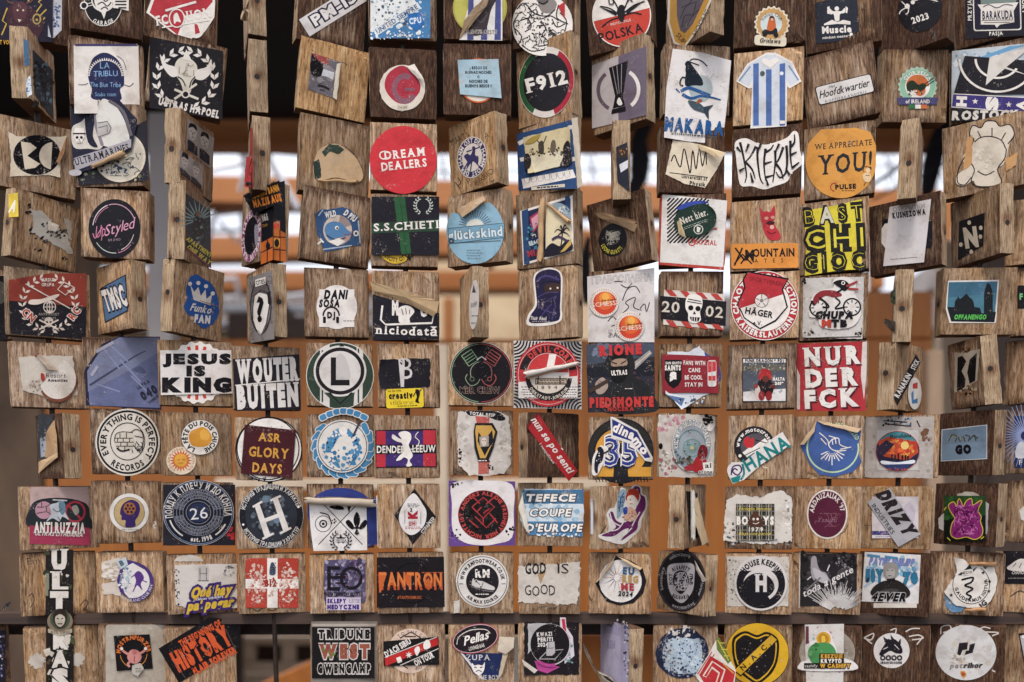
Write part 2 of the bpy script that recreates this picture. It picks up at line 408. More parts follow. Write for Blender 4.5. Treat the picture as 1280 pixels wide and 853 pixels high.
# things that stand off the surface
def U(x0, y0, x1, y1, r0, r1, c=BK, c2=None, turns=1.15, ph=200): S.extra.append(('roll', x0, y0, x1, y1, r0, r1, c, turns, ph))
def F(pts, c=BK): S.extra.append(('flap', pts, c))       # folded flap: (u, v, height in mm)
def pen(lines, w_=1.0, chalk=False): cur['pen'].append((lines, w_, chalk))
def penT(t, u, v, h, w=None, rot=0, sh=0, wpx=.05, chalk=False, bold=-.02):
    cur['pen'].append((('T', t, u, v, h, w, rot, sh, bold), wpx, chalk))
# ---------------------------------------------------------------- the place behind the blocks
M_ORANGE = plain('oiled_orange_timber', '86480e', .6, '9c5d18', 7, 0, (7, 1, .6))
M_ORANGE2 = plain('oiled_brown_timber', '9c5e26', .6, 'ad6f38', 7, 0, (.6, 1, 7))
M_STONE = plain('beige_stone', '66503c', .85, '433226', 6, 0, (1, 1, .5), bump=.006)
M_PALE = plain('pale_stone', 'cdb896', .85, 'b59a78', 6)
M_CREAM = plain('cream_paint', 'cfbda6', .6, 'b8a48c', 8)
M_GREY = plain('grey_concrete', '8a8484', .8, '9a9390', 5)
M_DARKW = plain('dark_brown_timber', '34261e', .7, '48362b', 8, 0, (7, 1, .7))
M_TARP = plain('black_tarpaulin', '0d0b0d', .8, '151215', 4)
M_STEEL = plain('white_steel', 'c9c9cc', .35, 'b5b5ba', 10, .2)
M_STEEL2 = plain('grey_wire', '55565c', .4, '44454a', 10, .5)
M_CLOTH = plain('black_cloth', '17151c', .9, '24212a', 25)
M_GROUND = plain('paving', '403b38', .85, '332f2c', 1.5)
link('ground', mesh('ground', [(-600, -600, 0), (600, -600, 0), (600, 600, 0), (-600, 600, 0)], [(0, 1, 2, 3)]), kind='structure', m=M_GROUND)
def bgbox(name, u0, v0, u1, v1, dep, th, m, label, cat, group=None, tilt=0):
    a, q = at(u0, v1, dep), at(u1, v0, dep)
    o = link(name, boxmesh(name, -(q.x-a.x)/2, (q.x-a.x)/2, 0, th, -(q.z-a.z)/2, (q.z-a.z)/2, .004, 1), None, label, cat, group, m=m)
    o.location = ((a.x+q.x)/2, dep, (a.z+q.z)/2); o.rotation_euler = (0, R(tilt), 0); return o
cz_ = CZ+(HV-150)/FPX*3.2
link('canopy', boxmesh('canopy', -3.2, 3.2, 2.05, 3.2, cz_, cz_+.05), None, 'black tarpaulin canopy over the space behind the blocks', 'canopy', m=M_TARP)
bgbox('timber_beam', -900, 146, 2200, 180, 3.22, .09, M_ORANGE2, 'orange brown timber beam along the edge of the black canopy', 'beam', 'timber beams behind the blocks')
bgbox('timber_beam', -900, 228, 2300, 262, 4.1, .12, M_ORANGE2, 'second orange brown timber beam down from the black canopy', 'beam', 'timber beams behind the blocks', 1.2)
bgbox('timber_beam', -900, 298, 1060, 326, 4.7, .12, M_ORANGE2, 'third orange brown timber beam down from the black canopy', 'beam', 'timber beams behind the blocks', -1)
bgbox('timber_beam', -900, 338, 700, 362, 5.0, .12, M_ORANGE2, 'lowest orange brown timber beam above the pale stone wall', 'beam', 'timber beams behind the blocks')
bgbox('stone_pillar', -500, 150, 52, 1050, 2.75, .4, M_STONE, 'weathered beige brown stone pillar behind the first column of blocks', 'pillar')
bgbox('concrete_post', 184, 140, 215, 445, 2.62, .06, M_GREY, 'plain grey concrete post between the second and third columns of blocks', 'post')
bgbox('stone_wall', 500, 285, 800, 520, 6.2, .4, M_PALE, 'pale sandy stone wall seen beneath the timber beams', 'wall')
bgbox('plank_wall', 56, 424, 1166, 772, 2.72, .03, M_ORANGE, 'orange oiled plank wall filling the gaps of the lower rows', 'wall')
bgbox('plank_panel', 1066, 364, 1166, 423, 2.73, .03, M_ORANGE, 'orange panel standing up above the long plank wall', 'panel')
bgbox('cream_rail', 268, 598, 760, 613, 2.64, .03, M_CREAM, 'cream painted rail crossing the orange plank wall', 'rail')
bgbox('pale_post', 544, 430, 560, 775, 2.58, .04, M_CREAM, 'pale narrow post against the orange plank wall', 'post')
bgbox('pale_post', 1160, 438, 1180, 790, 2.55, .04, plain('bleached_timber', 'a38a72', .8, '8f7660', 8, 0, (6, 1, .6)), 'bleached timber post at the end of the orange plank wall', 'post')
bgbox('dark_post', 1236, 150, 1420, 1050, 2.9, .1, M_DARKW, 'dark brown timber post behind the last full column of blocks', 'post')
bgbox('pale_boarding', 1176, 300, 1240, 1000, 3.4, .05, M_CREAM, 'cream panel glimpsed between the bleached and the dark post', 'panel')
bgbox('bench', 690, 792, 1160, 1000, 2.9, .4, M_ORANGE, 'orange timber bench front below the plank wall', 'bench')
bgbox('bench', 340, 822, 500, 1000, 2.6, .4, M_ORANGE, 'low orange timber counter in front of the cream window frame', 'counter', tilt=-24)
bgbox('shelf', 200, 787, 520, 794, 3.2, .3, M_ORANGE2, 'thin orange shelf board above the cream window frame', 'shelf')
bgbox('dark_boarding', -100, 784, 300, 1000, 3.3, .05, M_DARKW, 'dark brown boarding below the cross beam beside the stone pillar', 'panel')
wf = link('window_frame', None, None, 'cream painted window frame with dark openings under the missing block', 'window frame'); wf.location = at(400, 830, 3.8)
def wfp(name, u0, v0, u1, v1, dd, m):
    a, q = at(u0, v1, 3.8+dd), at(u1, v0, 3.8+dd); o = wf.location
    link(name, boxmesh(name, a.x-o.x, q.x-o.x, dd, dd+.05, a.z-o.z, q.z-o.z, .003), wf, m=m)
for u0, v0, u1, v1 in ((250, 795, 620, 806), (250, 829, 620, 840), (296, 807, 318, 828), (352, 807, 368, 828), (440, 807, 460, 828), (545, 807, 560, 828)): wfp('bar', u0, v0, u1, v1, 0, M_CREAM)
wfp('pane', 250, 796, 620, 839, .06, M_DARKW); wfp('sill', 290, 842, 600, 868, -.02, M_CREAM)
def tubes(name, label, cat, dep, m, lines, group=None):
    r_ = link(name, None, None, label, cat, group); r_.location = at(lines[0][0], lines[0][1], dep)
    for u0, v0, u1, v1, rad in lines:
        link('tube', bar_mesh('tube', at(u0, v0, dep)-r_.location, at(u1, v1, dep+.05)-r_.location, rad*dep/FPX, 10), r_, m=m)
tubes('steel_truss', 'white steel truss of slanting tubes seen past the edge-on stack of blocks', 'truss', 3.6, M_STEEL, [(262, 120, 345, 262, 6), (292, 120, 372, 262, 5), (255, 196, 330, 150, 3), (296, 182, 470, 196, 7), (262, 212, 330, 200, 3), (320, 150, 300, 240, 3)])
for i, (u, v) in enumerate(((268, 268), (318, 272), (352, 372), (262, 352))):
    tubes('metal_chair', ('white metal chair frame beside the grey concrete post', 'white metal chair frame behind the black and orange poster', 'white metal chair frame low behind the question mark mask', 'white metal chair frame below the grey post chair')[i], 'chair', 4.2, M_STEEL, [(u, v, u-10, v+44, 3), (u, v, u+34, v-4, 3), (u+34, v-4, u+38, v+42, 3), (u-8, v+22, u+36, v+20, 2.5), (u+6, v+8, u+30, v+36, 2)], 'white metal chairs')
bgbox('white_rail', 270, 381, 470, 390, 3.1, .03, M_STEEL, 'upper white rail behind the headphone disc block', 'rail')
bgbox('white_rail', 270, 402, 470, 408, 3.15, .03, M_STEEL, 'lower white rail behind the headphone disc block', 'rail')
def lump(name, label, cat, pts, dep, m):
    bm = bmesh.new(); prev = None; vs_ = []
    for u, v, rr in pts:
        c = at(u, v, dep); r_ = rr*dep/FPX
        ring = [bm.verts.new(c+Vector((math.cos(i*.785)*r_*(1+.2*noise.noise(c*9+Vector((i, 0, 0)))), math.sin(i*.785)*r_*.8, 0))) for i in range(8)]
        if prev:
            for i in range(8): bm.faces.new((prev[i], prev[(i+1) % 8], ring[(i+1) % 8], ring[i]))
        else: bm.faces.new(ring[::-1])
        prev = ring
    bm.faces.new(prev); bmesh.ops.recalc_face_normals(bm, faces=bm.faces)
    me = bpy.data.meshes.new(name); bm.to_mesh(me); bm.free(); link(name, me, None, label, cat, m=m)
lump('hanging_cloth', 'black cloth bundle hanging between the trophy block and the goat paper', 'cloth', [(812, 140, 6), (806, 156, 11), (798, 176, 10), (800, 200, 13), (798, 224, 11), (786, 246, 12), (784, 262, 5)], 3.0, M_CLOTH)
lump('hanging_cloth', 'black cloth bundle hanging behind the chef hat cut-out block', 'cloth', [(1192, 132, 4), (1182, 150, 9), (1172, 176, 12), (1166, 204, 13), (1160, 236, 10), (1158, 250, 4)], 3.1, M_CLOTH)
lump('hanging_cloth', 'dark cloth hanging low behind the veiled person block', 'cloth', [(736, 296, 4), (732, 320, 8), (732, 350, 9), (734, 380, 6)], 3.3, M_CLOTH)
tubes('dark_cable', 'dark slanting cables crossing the bright gap behind the orange thank-you disc', 'cable', 3.0, M_CLOTH, [(1084, 236, 1216, 146, 2.4), (1090, 250, 1220, 186, 1.6)])
tubes('wire_lattice', 'thin steel wires crossing the bright gaps above the pale stone wall', 'lattice', 4.6, M_STEEL2, [(540+i*62, 175, 590+i*62, 300, 1.1) for i in range(11)]+[(560+i*62, 175, 540+i*62, 300, 1.0) for i in range(11)]+[(520, 215, 1240, 206, 1.2)])
for i_, (u0, v0, u1, v1) in enumerate(((284, 391, 318, 424), (330, 372, 352, 424), (356, 396, 384, 424))):
    bgbox('dark_crate', u0, v0, u1, v1, 3.0, .2, M_DARKW, ('dark crate nearest the grey concrete post', 'tall dark crate in the middle of the three', 'dark crate nearest the headphone disc block')[i_], 'crate', 'dark crates behind the blocks')
for i_, (u, v0, v1) in enumerate(((560, 372, 428), (612, 262, 300), (1100, 270, 330), (1186, 250, 420))):
    bgbox('timber_stud', u-6, v0, u+6, v1+30, 3.9, .08, M_ORANGE2, ('short timber stud over the pale narrow post', 'short timber stud hanging beside the pale blue sun disc', 'timber stud behind the tall white paper', 'timber stud behind the dotted black square')[i_], 'stud', 'timber studs behind the blocks')
bgbox('white_crate', 1162, 330, 1184, 362, 3.6, .2, M_STEEL, 'white crate beside the orange panel', 'crate')
# a pale house and a dark hedge far beyond, glimpsed in the gaps
hs = link('far_house', None, None, 'pale plastered house far beyond the timber beams', 'house'); hs.location = (1.5, 16, 0)
link('wall', boxmesh('wall', -9, 9, 0, 5, 0, 5.2), hs, m=M_PALE)
link('roof', mesh('roof', [(-9.4, -.4, 5.2), (9.4, -.4, 5.2), (9.4, 5.4, 5.2), (-9.4, 5.4, 5.2), (-9.4, 2.5, 6.6), (9.4, 2.5, 6.6)], [(0, 1, 5, 4), (2, 3, 4, 5), (0, 4, 3), (1, 2, 5), (3, 2, 1, 0)]), hs, m=M_DARKW)
for x in (-6, -2, 2, 6):
    wo = link('window', boxmesh('window', x-.6, x+.6, -.06, .02, 2.6, 4.2), hs, m=M_CREAM); link('pane', boxmesh('pane', x-.5, x+.5, -.09, -.062, 2.7, 4.1), wo, m=M_DARKW)
# ================================================================ the blocks and their stickers, row by row
# ---- top row
b('A1', 43, 10, 88, 92, 3, 1, .8, .1, 'dark stained block with a navy sticker of a brown bull between yellow lightning bolts')
s('white and blue sticker under the navy one', z=0); P([(60,-30),(78,-28),(77,38),(67,48),(60,46)], 'cfd0d8'); specks(71,18,4,22,['3d5b8c','7d8aa5'],26,2)
s('navy sticker with brown bull', z=1, lift=.6); P([(-8,-32),(66,-32),(66,53),(-8,50)], '262238')
for q in ([(2,44),(8,30),(3,26),(9,10)],[(42,20),(52,6),(48,3),(60,-10)],[(58,12),(50,20),(56,22),(46,36)],[(35,2),(41,-8)]): L(q,1.6,'cfae4e')
PS([(8,24),(12,8),(22,2),(34,6),(44,14),(54,24),(54,36),(44,50),(26,46),(14,42)],'4a2b35'); PS([(16,8),(18,24),(26,29),(32,22),(34,8),(26,2)],'5f3a42'); C([(17,4),(10,2),(9,-6)],3,'6a4a48',1); C([(33,4),(40,1),(41,-8)],3,'6a4a48',1)
D(22,13,1.3,'d8c9a8',n=8); D(29,13,1.3,'d8c9a8',n=8); P([(22,24),(27,25),(24,28)],'e6dccb'); D(46,24,5.5,'b39a5e',ry=7); D(46,24,3.6,'3b2a30',ry=5); D(46,25,1.6,'b39a5e')
C([(18,40),(22,46),(32,47)],1,'2a1b22'); T('AT VOOR',7,53,5,'d9a93c',w=22,bold=.05)
b('A2', 132, 5, 87, 86, 1, 0, .85, .1, 'dark stained block with a round black and white sticker of an engine, reading GARAGE')
s('round garage sticker', lift=.7); D(129,4,24,W,ry=29); D(129,4,23,K,ry=28); A('GARAGE',129,5,24,5.2,W,a=270,flip=True,bold=.04,span=62); D(129,0,15,W); D(129,-1,13.5,K)
PS([(118,-2),(124,-10),(136,-10),(141,0),(138,10),(128,16),(120,9)],W); CC([[(120,0),(126,-4),(132,2),(138,-4)],[(122,6),(128,3),(134,8),(139,3)],[(126,12),(131,9),(135,12)]],1.5,K); P([(126,14),(133,14),(130,24)],W)
L([(100,9),(115,5)],4,W); L([(100,9),(115,5)],2.2,K); D(105,7,5,W); D(105,7,3.4,K); P([(141,-1),(161,-1),(161,14),(150,11),(141,10)],W); LL([[(144,2),(158,2)],[(144,6),(158,6)],[(148,10),(158,10)]],1.8,K)
b('A3', 227, 12, 88, 92, 4, 3, .8, .15, 'dark block with a big red and white round football crest, lettering on a slant')
s('red and white football crest', lift=.6); P([(183,16),(200,-30),(262,-32),(269,2),(268,22),(256,40),(238,49),(222,46),(205,33)],W); P([(187,16),(203,-29),(258,-30),(266,2),(256,14),(231,20),(222,44),(206,31)],'b3303c')
D(245,34,11,W,ry=14); PS([(231,44),(240,30),(250,34),(248,42)],W); P([(243,30),(247,31),(250,41),(244,43)],'b3303c')
T('FC UNION',229,21,11,W,w=70,rot=-9,serif=1,bold=.05); B(226,8,40,3,W,rot=-16); B(232,30,60,1.6,W,rot=-9); D(221,23,10,W,ry=12); D(221,23,8.6,'b3303c',ry=10.5); PS([(217,20),(221,16),(224,22),(226,28),(221,27),(218,30)],W)
b('A4', 321, 0, 84, 86, 86, 0, .45, .1, 'topmost block of the edge-on stack, turned on its side with a torn paper sliver')
s('torn paper sliver'); P([(309,-30),(311,-30),(311,24),(309,20)],'b9a58a'); F([(311,-6,0),(301,20,9),(301,25,10),(311,27,0)],'b09a80')
b('A5', 413, 16, 88, 96, -13, 5, .75, .2, 'brown block with a slanting white strip reading PM in navy outlined letters')
s('white strip with PM lettering', lift=.7); B(416,13,84,25,'d8d2d0',rot=-32); T('PM-15',417,11,13,'e4dedb',w=62,rot=-32,bold=.06,ol='28233c',olw=.13); fine(436,20,38,1,'4a4450',1.2,rot=-32)
b('A6', 503, 14, 87, 84, 0, 0, .55, .2, 'brown block with a large washed-out blue and white square sticker and small shield')
s('washed-out blue sticker', kind='p', lift=.6); Q(463,-12,538,48,'4f82ad'); specks(497,20,34,26,['c9d3da','e2e2df'],55,3.2,'r'); P([(463,-10),(510,-12),(522,6),(463,40)],'dfe0df'); specks(488,10,24,22,['35414d','5b6670','7f98ad','c9c9c9'],80,2.2,'r'); B(496,24,66,9,'d4d8da',rot=-32); T('UNITED SIEMPRE',496,24,6,'3a5a80',w=60,rot=-32,bold=.03); P([(509,18),(527,15),(530,30),(521,40),(511,32)],'2f6fae'); T('CPU',519,26,7,'d9e2ea',w=15,rot=-8,bold=.06); specks(500,44,36,5,['dfe3e6'],40,1.8,'r')
b('A7', 597, 12, 87, 86, 1, 0, .88, .1, 'dark block with a peeled yellow disc under a blue striped scarf sticker')
s('yellow green disc'); D(600,10,34,'a8a24a',ry=34); D(600,10,32,'b8b25a',ry=32)
s('blue and white striped sticker', z=1, lift=.4); P([(574,50),(584,14),(600,-20),(628,-20),(628,51)],'d9d4cf')
for x in (590,607,624): P([(x-6,50),(x+2,50),(x+2,-18),(x-4,-18)],'4a4f86')
PS([(586,42),(590,20),(604,8),(616,-8),(622,-4),(614,12),(608,36),(600,44)],'3c3236'); C([(594,22),(602,28),(610,16)],2,'5a4a4e'); T('FRENTE OESTE',601,40,4.5,K,w=40,serif=1,ol=W)
F([(574,50,.5),(580,26,4),(594,8,6),(614,-10,5),(608,8,4),(592,28,2.5)],'a58e72')
b('A8', 683, 10, 86, 100, 20, 0, .7, .15, 'block with a round white sticker of black ink drawing and a red wedge')
s('round inked drawing', lift=.8); D(678,31,38,W,ry=39)
PS([(672,-6),(684,-6),(696,4),(690,16),(676,14)],'8d8580'); CC([[(646,12),(654,4),(664,14),(660,24)],[(650,26),(660,24),(664,34),(656,40)],[(644,36),(652,46),(648,56)],[(660,10),(670,18),(684,20),(694,12)],[(664,22),(676,24),(688,20),(698,26)],[(676,26),(682,36),(678,44),(686,52)],[(690,24),(696,34),(706,30)],[(652,56),(664,64),(680,62)],[(672,58),(684,56),(700,46)],[(700,16),(708,26),(706,40)],[(690,40),(698,50),(708,44)],[(648,18),(642,30),(646,44)]],1.4,K); specks(675,32,17,15,[K,'5a5450','8d8580'],60,1.6); specks(662,40,22,16,['4a4446'],28,1.4); scrib(690,42,16,14,K,26,.8); scrib(660,18,16,14,K,20,.8); scrib(668,52,18,10,K,14,.8)
P([(697,8),(706,2),(706,24)],'b92f33'); C([(698,6),(696,22),(710,30)],1.2,K); D(678,-5,9,'6a6260'); CC([[(672,-4),(678,-1),(684,-5)],[(673,2),(679,5),(685,1)]],1.2,K)
b('A9', 776, 14, 86, 104, 14, -4, 1.1, .05, 'near black block with a round red and white sticker of a hornet')
s('round hornet sticker', lift=.6); D(777,20,37,W,ry=39); P(ell(777,20,35.5,37.5,30,-172,0)+[(812,10)],'c2412f')
P([(742,27),(812,10),(812,8),(741,24)],W); T('POLSKA',776,41,11,K,w=56,rot=-14,bold=.03); T('MOTOCYKLE',776,28,3,W,w=26,rot=-14)
for q in ([(776,20),(750,8)],[(777,22),(752,34)],[(778,18),(806,2)],[(779,20),(802,18)],[(775,16),(762,-4)],[(779,15),(790,-6)]): C([q[0],(lerp(q[0][0],q[1][0],.5),lerp(q[0][1],q[1][1],.5)-3),q[1]],1.6,K)
P([(748,8),(772,16),(770,20)],K); P([(806,0),(782,14),(784,18)],K); PS([(771,14),(776,9),(781,14),(779,26),(775,26)],K); D(777,10,4,K); T('U',764,2,8,K,bold=.03); T('K',788,-2,8,K,bold=.03)
b('A10', 868, 14, 86, 92, 48, 0, .35, .3, 'turned block with a yellow edged pointed shield sticker in grey')
s('yellow edged shield', lift=.4); P([(836,-30),(888,-30),(889,2),(872,38),(855,61),(842,54),(834,28)],'cfc6b6'); P([(838,-30),(886,-30),(886,2),(870,36),(855,58),(844,52),(837,28)],'b98a35'); P([(846,-30),(880,-30),(880,0),(866,30),(856,42),(850,38),(846,20)],'5e555c'); CC([[(852,34),(856,20),(866,18),(870,4)],[(850,24),(858,8),(872,2)],[(860,30),(864,22),(874,12)],[(852,10),(862,4),(868,-6)],[(856,38),(860,30)]],1,'342d34'); T('HOOLIG',876,28,5,'3a2c1c',w=36,rot=-62); T('SUP',851,48,6,'3a2c1c',w=14,rot=52)
b('A11', 962, 13, 89, 98, -2, 0, .92, .15, 'dark brown block with a cream cog shaped sticker of an orange figure on a scooter')
s('cream cog sticker with scooter', lift=.5); gear(965,30,20.5,'ddd2bd',20,.09); B(963,51,40,13,'ddd2bd',rot=3,rad=4); gear(965,30,18.5,'c39a62',20,.07); D(964,30,13.5,'c9d4d4'); A('Italian Club',965,31,13.5,4.2,'4a2f22',a=90,span=130); PS([(959,40),(960,28),(963,20),(968,22),(970,34),(968,40)],'c4662c'); D(965,23,3,'4a2a20'); D(965,24.5,1.8,'d9b08e'); PS([(953,42),(956,37),(964,39),(970,35),(972,41),(968,43)],K); D(956,43,3,K); D(970,44,3,K); T('Grislawa',963,51,5,'3a2c26',w=26,rot=3,sh=.2,bold=.03)
b('A12', 1053, 16, 92, 98, -3, -4, .75, .2, 'brown block with a navy square sticker of a white bodybuilder above an open book')
s('navy bodybuilder sticker', lift=.7); P([(1019,4),(1071,-8),(1074,39),(1048,52),(1020,55)],'262a38'); D(1046,11,2.8,W); PS([(1041,14),(1036,10),(1038,18),(1042,18),(1044,26),(1049,26),(1050,18),(1056,16),(1056,10),(1052,14),(1047,14)],W); P([(1030,30),(1040,25),(1047,28),(1054,25),(1063,27),(1063,31),(1047,30),(1030,32)],W); P([(1037,18),(1037,8),(1034,9),(1034,17)],W); P([(1057,16),(1057,8),(1060,10),(1059,17)],W); T('Muscle',1046,37,8,W,w=37,rot=-3,bold=.07); T('mindset mastery',1046,46,3.2,W,w=36,rot=-5,bold=.03); D(1064,43,2,W)
b('A13', 1146, 17, 90, 100, 25, 0, 1.1, .1, 'near black block with a black oval sticker of a pale ant and the year 2023')
s('black oval ant sticker', lift=.4); D(1150,10,27,'1d1a20',ry=31,rot=20); T('2023',1150,23,7.5,W,w=22,rot=-18,bold=.05); D(1134,8,3.2,W); D(1141,3,2.6,W); D(1152,-4,5,W,ry=3); CC([[(1132,10),(1126,14),(1124,18)],[(1136,10),(1135,16),(1132,18)],[(1143,1),(1156,-2),(1172,2)],[(1131,6),(1127,2)],[(1150,-4),(1166,-6),(1170,0)]],1.3,W)
b('A14', 1240, 8, 92, 92, -4, -7, .7, .25, 'brown block with a black square sticker framed in white round a fish club badge')
s('black club sticker with white frame', lift=.5); P([(1206,-30),(1290,-34),(1290,44),(1207,49)],'231f2b'); B(1246,0,60,77,W,rot=-1.5,rad=3); B(1246,0,57,74,'262239',rot=-1.5,rad=3); B(1246,-6,38,22,'5f6f78',rad=6); B(1248,2,44,6,'7f8d86'); P([(1222,6),(1273,3),(1267,14),(1268,28),(1250,31),(1246,35),(1243,31),(1226,31),(1226,12)],W); T('BARAKUDA',1247,19,10,'2a2b48',w=38,rot=-1.5,bold=.05); LL([[(1227,26),(1266,25)],[(1230,28.5),(1262,28)]],.9,'6d675c'); C([(1229,9),(1236,6),(1246,10),(1256,6),(1266,7)],1,'3a3a4a'); T('PASJA',1245,42,4.4,W,w=17,rot=-2,bold=.05); T('PRZYJAZN',1212,8,4.6,W,w=36,rot=-91,bold=.05)
T('SPORT',1280,4,4.6,W,w=26,rot=88,bold=.05)
# ---- second row
b('B1', 42, 96, 84, 90, -68, 0, .3, .35, 'block turned far aside, its broad edge forward, dark collage stickers on its face')
s('blue sticker round the edge', face='L'); P([(29,48),(36,52),(37,82),(30,82)],'4a6a86')
s('pale sticker scrap on the edge', face='L', kind='p'); P([(32,100),(38,94),(40,118),(34,122)],'d5dbe0'); specks(36,108,3,10,['3a6ea8'],14,1.4)
s('dark collage sticker', lift=.3); P([(41,62),(66,88),(67,150),(43,118)],'3a4148'); specks(54,105,11,28,['20242b','6d8696','51616c','15161a'],60,3.5,'r')
b('B2', 134, 98, 88, 88, 4, 1, .5, .2, 'block papered white with a navy shark mouth holding pale blue lettering')
s('white sticker with navy shark mouth', lift=.6); P([(92,57),(173,57),(175,142),(93,142)],W); Q(94,55,172,58,'4a4270'); PS([(112,104),(110,92),(115,75),(123,68),(130,66),(138,68),(148,76),(154,90),(155,106),(150,112),(150,126),(116,124),(115,112)],'262a55')
rays(132,96,20,23.5,2.4,'e6dfd8',24,5,175,.6); CC([[(115,112),(118,122),(128,125),(142,124),(150,112)],[(98,106),(106,106),(110,104)],[(155,106),(162,108),(167,104)],[(146,70),(154,76),(158,88)]],.8,'4a4450')
T('LA',131,82,7.5,'8fb4d8',w=12); T('TRIBLU',132,92,7,'8fb4d8',w=30,rot=-2,wob=.06); T('The Blue Tribe',132,106,6,'8fb4d8',w=38,wob=.05); T('Scuba team',132,118,5,'8fb4d8',w=26)
b('B3', 233, 97, 93, 92, -2, 7, .5, .1, 'block under a big black sticker of a white bull skull inside a wreath')
s('black bull skull sticker', lift=.6); P([(187,46),(279,64),(278,150),(187,135)],'221e24'); leaves(232,100,36,W,255,105,9,11,4.6,.7); leaves(232,100,36,W,-75,75,9,11,4.6,.7)
PS([(219,80),(226,72),(238,74),(246,82),(246,94),(240,104),(238,116),(230,116),(226,104),(219,92)],'d9d2c4'); PS([(219,84),(208,80),(200,68),(204,84),(214,96),(222,94)],W); PS([(246,88),(258,84),(264,74),(264,90),(254,100),(244,98)],W); P([(228,74),(233,62),(240,77)],W); LL([[(218,112),(248,124)],[(218,124),(246,105)]],3,'d9d2c4'); CC([[(222,96),(228,100),(232,108)],[(244,96),(239,102),(237,110)]],1.4,K); D(232,118,5,W); D(232,118,3.4,K); scrib(233,88,9,8,'8f877c',8,.6)
T('ULTRAS HAPOEL',236,135,8.4,W,w=78,rot=13,bold=.08,serif=1)
b('B4', 323, 94, 84, 92, 88, 0, .45, .1, 'second block of the edge-on stack, its pale layered edge holding a dark plug')
b('B5', 415, 104, 88, 90, -9, 6, .08, .9, 'pale honey coloured block with a small grey photo of a face in reflective sunglasses')
s('grey photo sticker of a face', kind='p', lift=.4); P([(389,66),(426,78),(420,124),(385,112)],'6f6a70'); PS([(390,68),(400,72),(404,82),(398,92),(390,88)],'1f1c22'); PS([(404,78),(414,84),(420,92),(416,102),(408,98)],'8d878a'); P([(389,66),(412,73),(410,82),(400,78)],'9d4a48'); P([(403,86),(418,91),(416,100),(409,96),(402,95)],'cfd0d4'); PS([(388,78),(398,76),(404,84),(400,96),(390,94)],'17151a'); C([(397,107),(404,108),(412,112)],2.4,'2b272b'); C([(400,112),(406,113)],1.2,'4a4044'); PS([(396,98),(402,96),(404,102),(398,104)],'8c8588')
F([(421,80,0),(426,79,3),(421,125,3),(416,122,0)],'c9bfae'); pen([[(427,78),(431,79),(434,82)],[(389,62),(392,64)]],.8)
b('B6', 504, 109, 86, 88, 0, 0, .9, .1, 'dark streaked block with a worn round white sticker holding a red disc')
s('round red and white sticker', lift=.9); D(503,110,28.5,'d8cdbf',ry=29,rough=.012); PS([(484,94),(496,84),(506,83),(516,92),(525,104),(524,116),(514,126),(502,130),(490,124),(481,110)],'aa2c40'); N(506,111,10,16,'8a5a68',1.2,60,330); B(512,112,12,4,'8a5a68'); Q(496,131,510,138,'cbbfae'); T('24.00',503,134.5,3,'55463c',w=11); F([(508,83,0),(518,80,2),(530,100,5),(522,98,3)],'d8cfc4')
b('B7', 597, 104, 87, 90, 1, 0, .88, .12, 'dark brown block with a pale blue square note pasted over an orange ring')
s('orange edged round sticker', z=0); D(598,101,25,'c45f2a',ry=28); D(598,101,23,'ddd2c2',ry=26)
s('pale blue note', z=1, lift=1.2, kind='p'); P([(572,75),(623,74),(627,123),(575,118)],'a8c0cb'); 
for i,t_ in enumerate(('¿ BESOS DE','BUENAS NOCHES','O','NOCHES DE','BUENOS BESOS ?')): T(t_,598,85+i*5.6,3.4,'25303a',w=(22,33,2.6,23,33)[i],bold=.06)
b('B8', 686, 105, 84, 102, 33, -2, .1, .6, 'pale block with a round black numbered sticker ringed in green, white and red')
s('round black sticker ringed green white and red', lift=.5); D(683,103,34.5,'d8cfc6',ry=44.5,rot=8); N(683,103,28,34,'2f5c38',1.28,128,250,rot=8); N(683,103,28,34,'a82436',1.28,-62,72,rot=8); D(683,103,28.6,'221d24',ry=36.5,rot=8); T('F912',682,102,16,W,w=54,rot=-14,bold=.06,serif=1)
b('B9', 779, 110, 82, 106, 34, -2, .3, .3, 'block faced half grey, half mauve with a black trophy between two arcs')
s('two tone trophy sticker', lift=.3); P([(740,82),(808,58),(808,144),(740,161)],'726674'); P([(740,82),(773,70),(773,153),(740,161)],'bcb3b2'); N(772,113,22,26.5,'6a5b66',1.05,125,240,rot=-3); N(774,112,22,26.5,W,1.05,-55,55,rot=-3)
P([(761,85),(785,76),(779,118),(769,121)],K); LL([[(765.5,84),(772,118)],[(771,82),(774,117)],[(777,80),(776.5,116)]],.9,'9a9298')
P([(769,120),(778,118),(781,132),(766,136)],K); P([(765,137),(782,133),(782,139),(764,143)],K); PS([(771,128),(774,122),(778,130),(774,132)],W)
b('B10', 868, 105, 86, 88, -15, 0, .4, .2, 'block under a large white paper of a dark goat rising from blue waves')
s('white goat paper', lift=1.0, kind='p'); P([(841,61),(878,66),(914,76),(910,120),(905,164),(895,180),(860,177),(830,172),(833,110)],'e0dbd8'); D(876,111,15,'a9b4b6',ry=17)
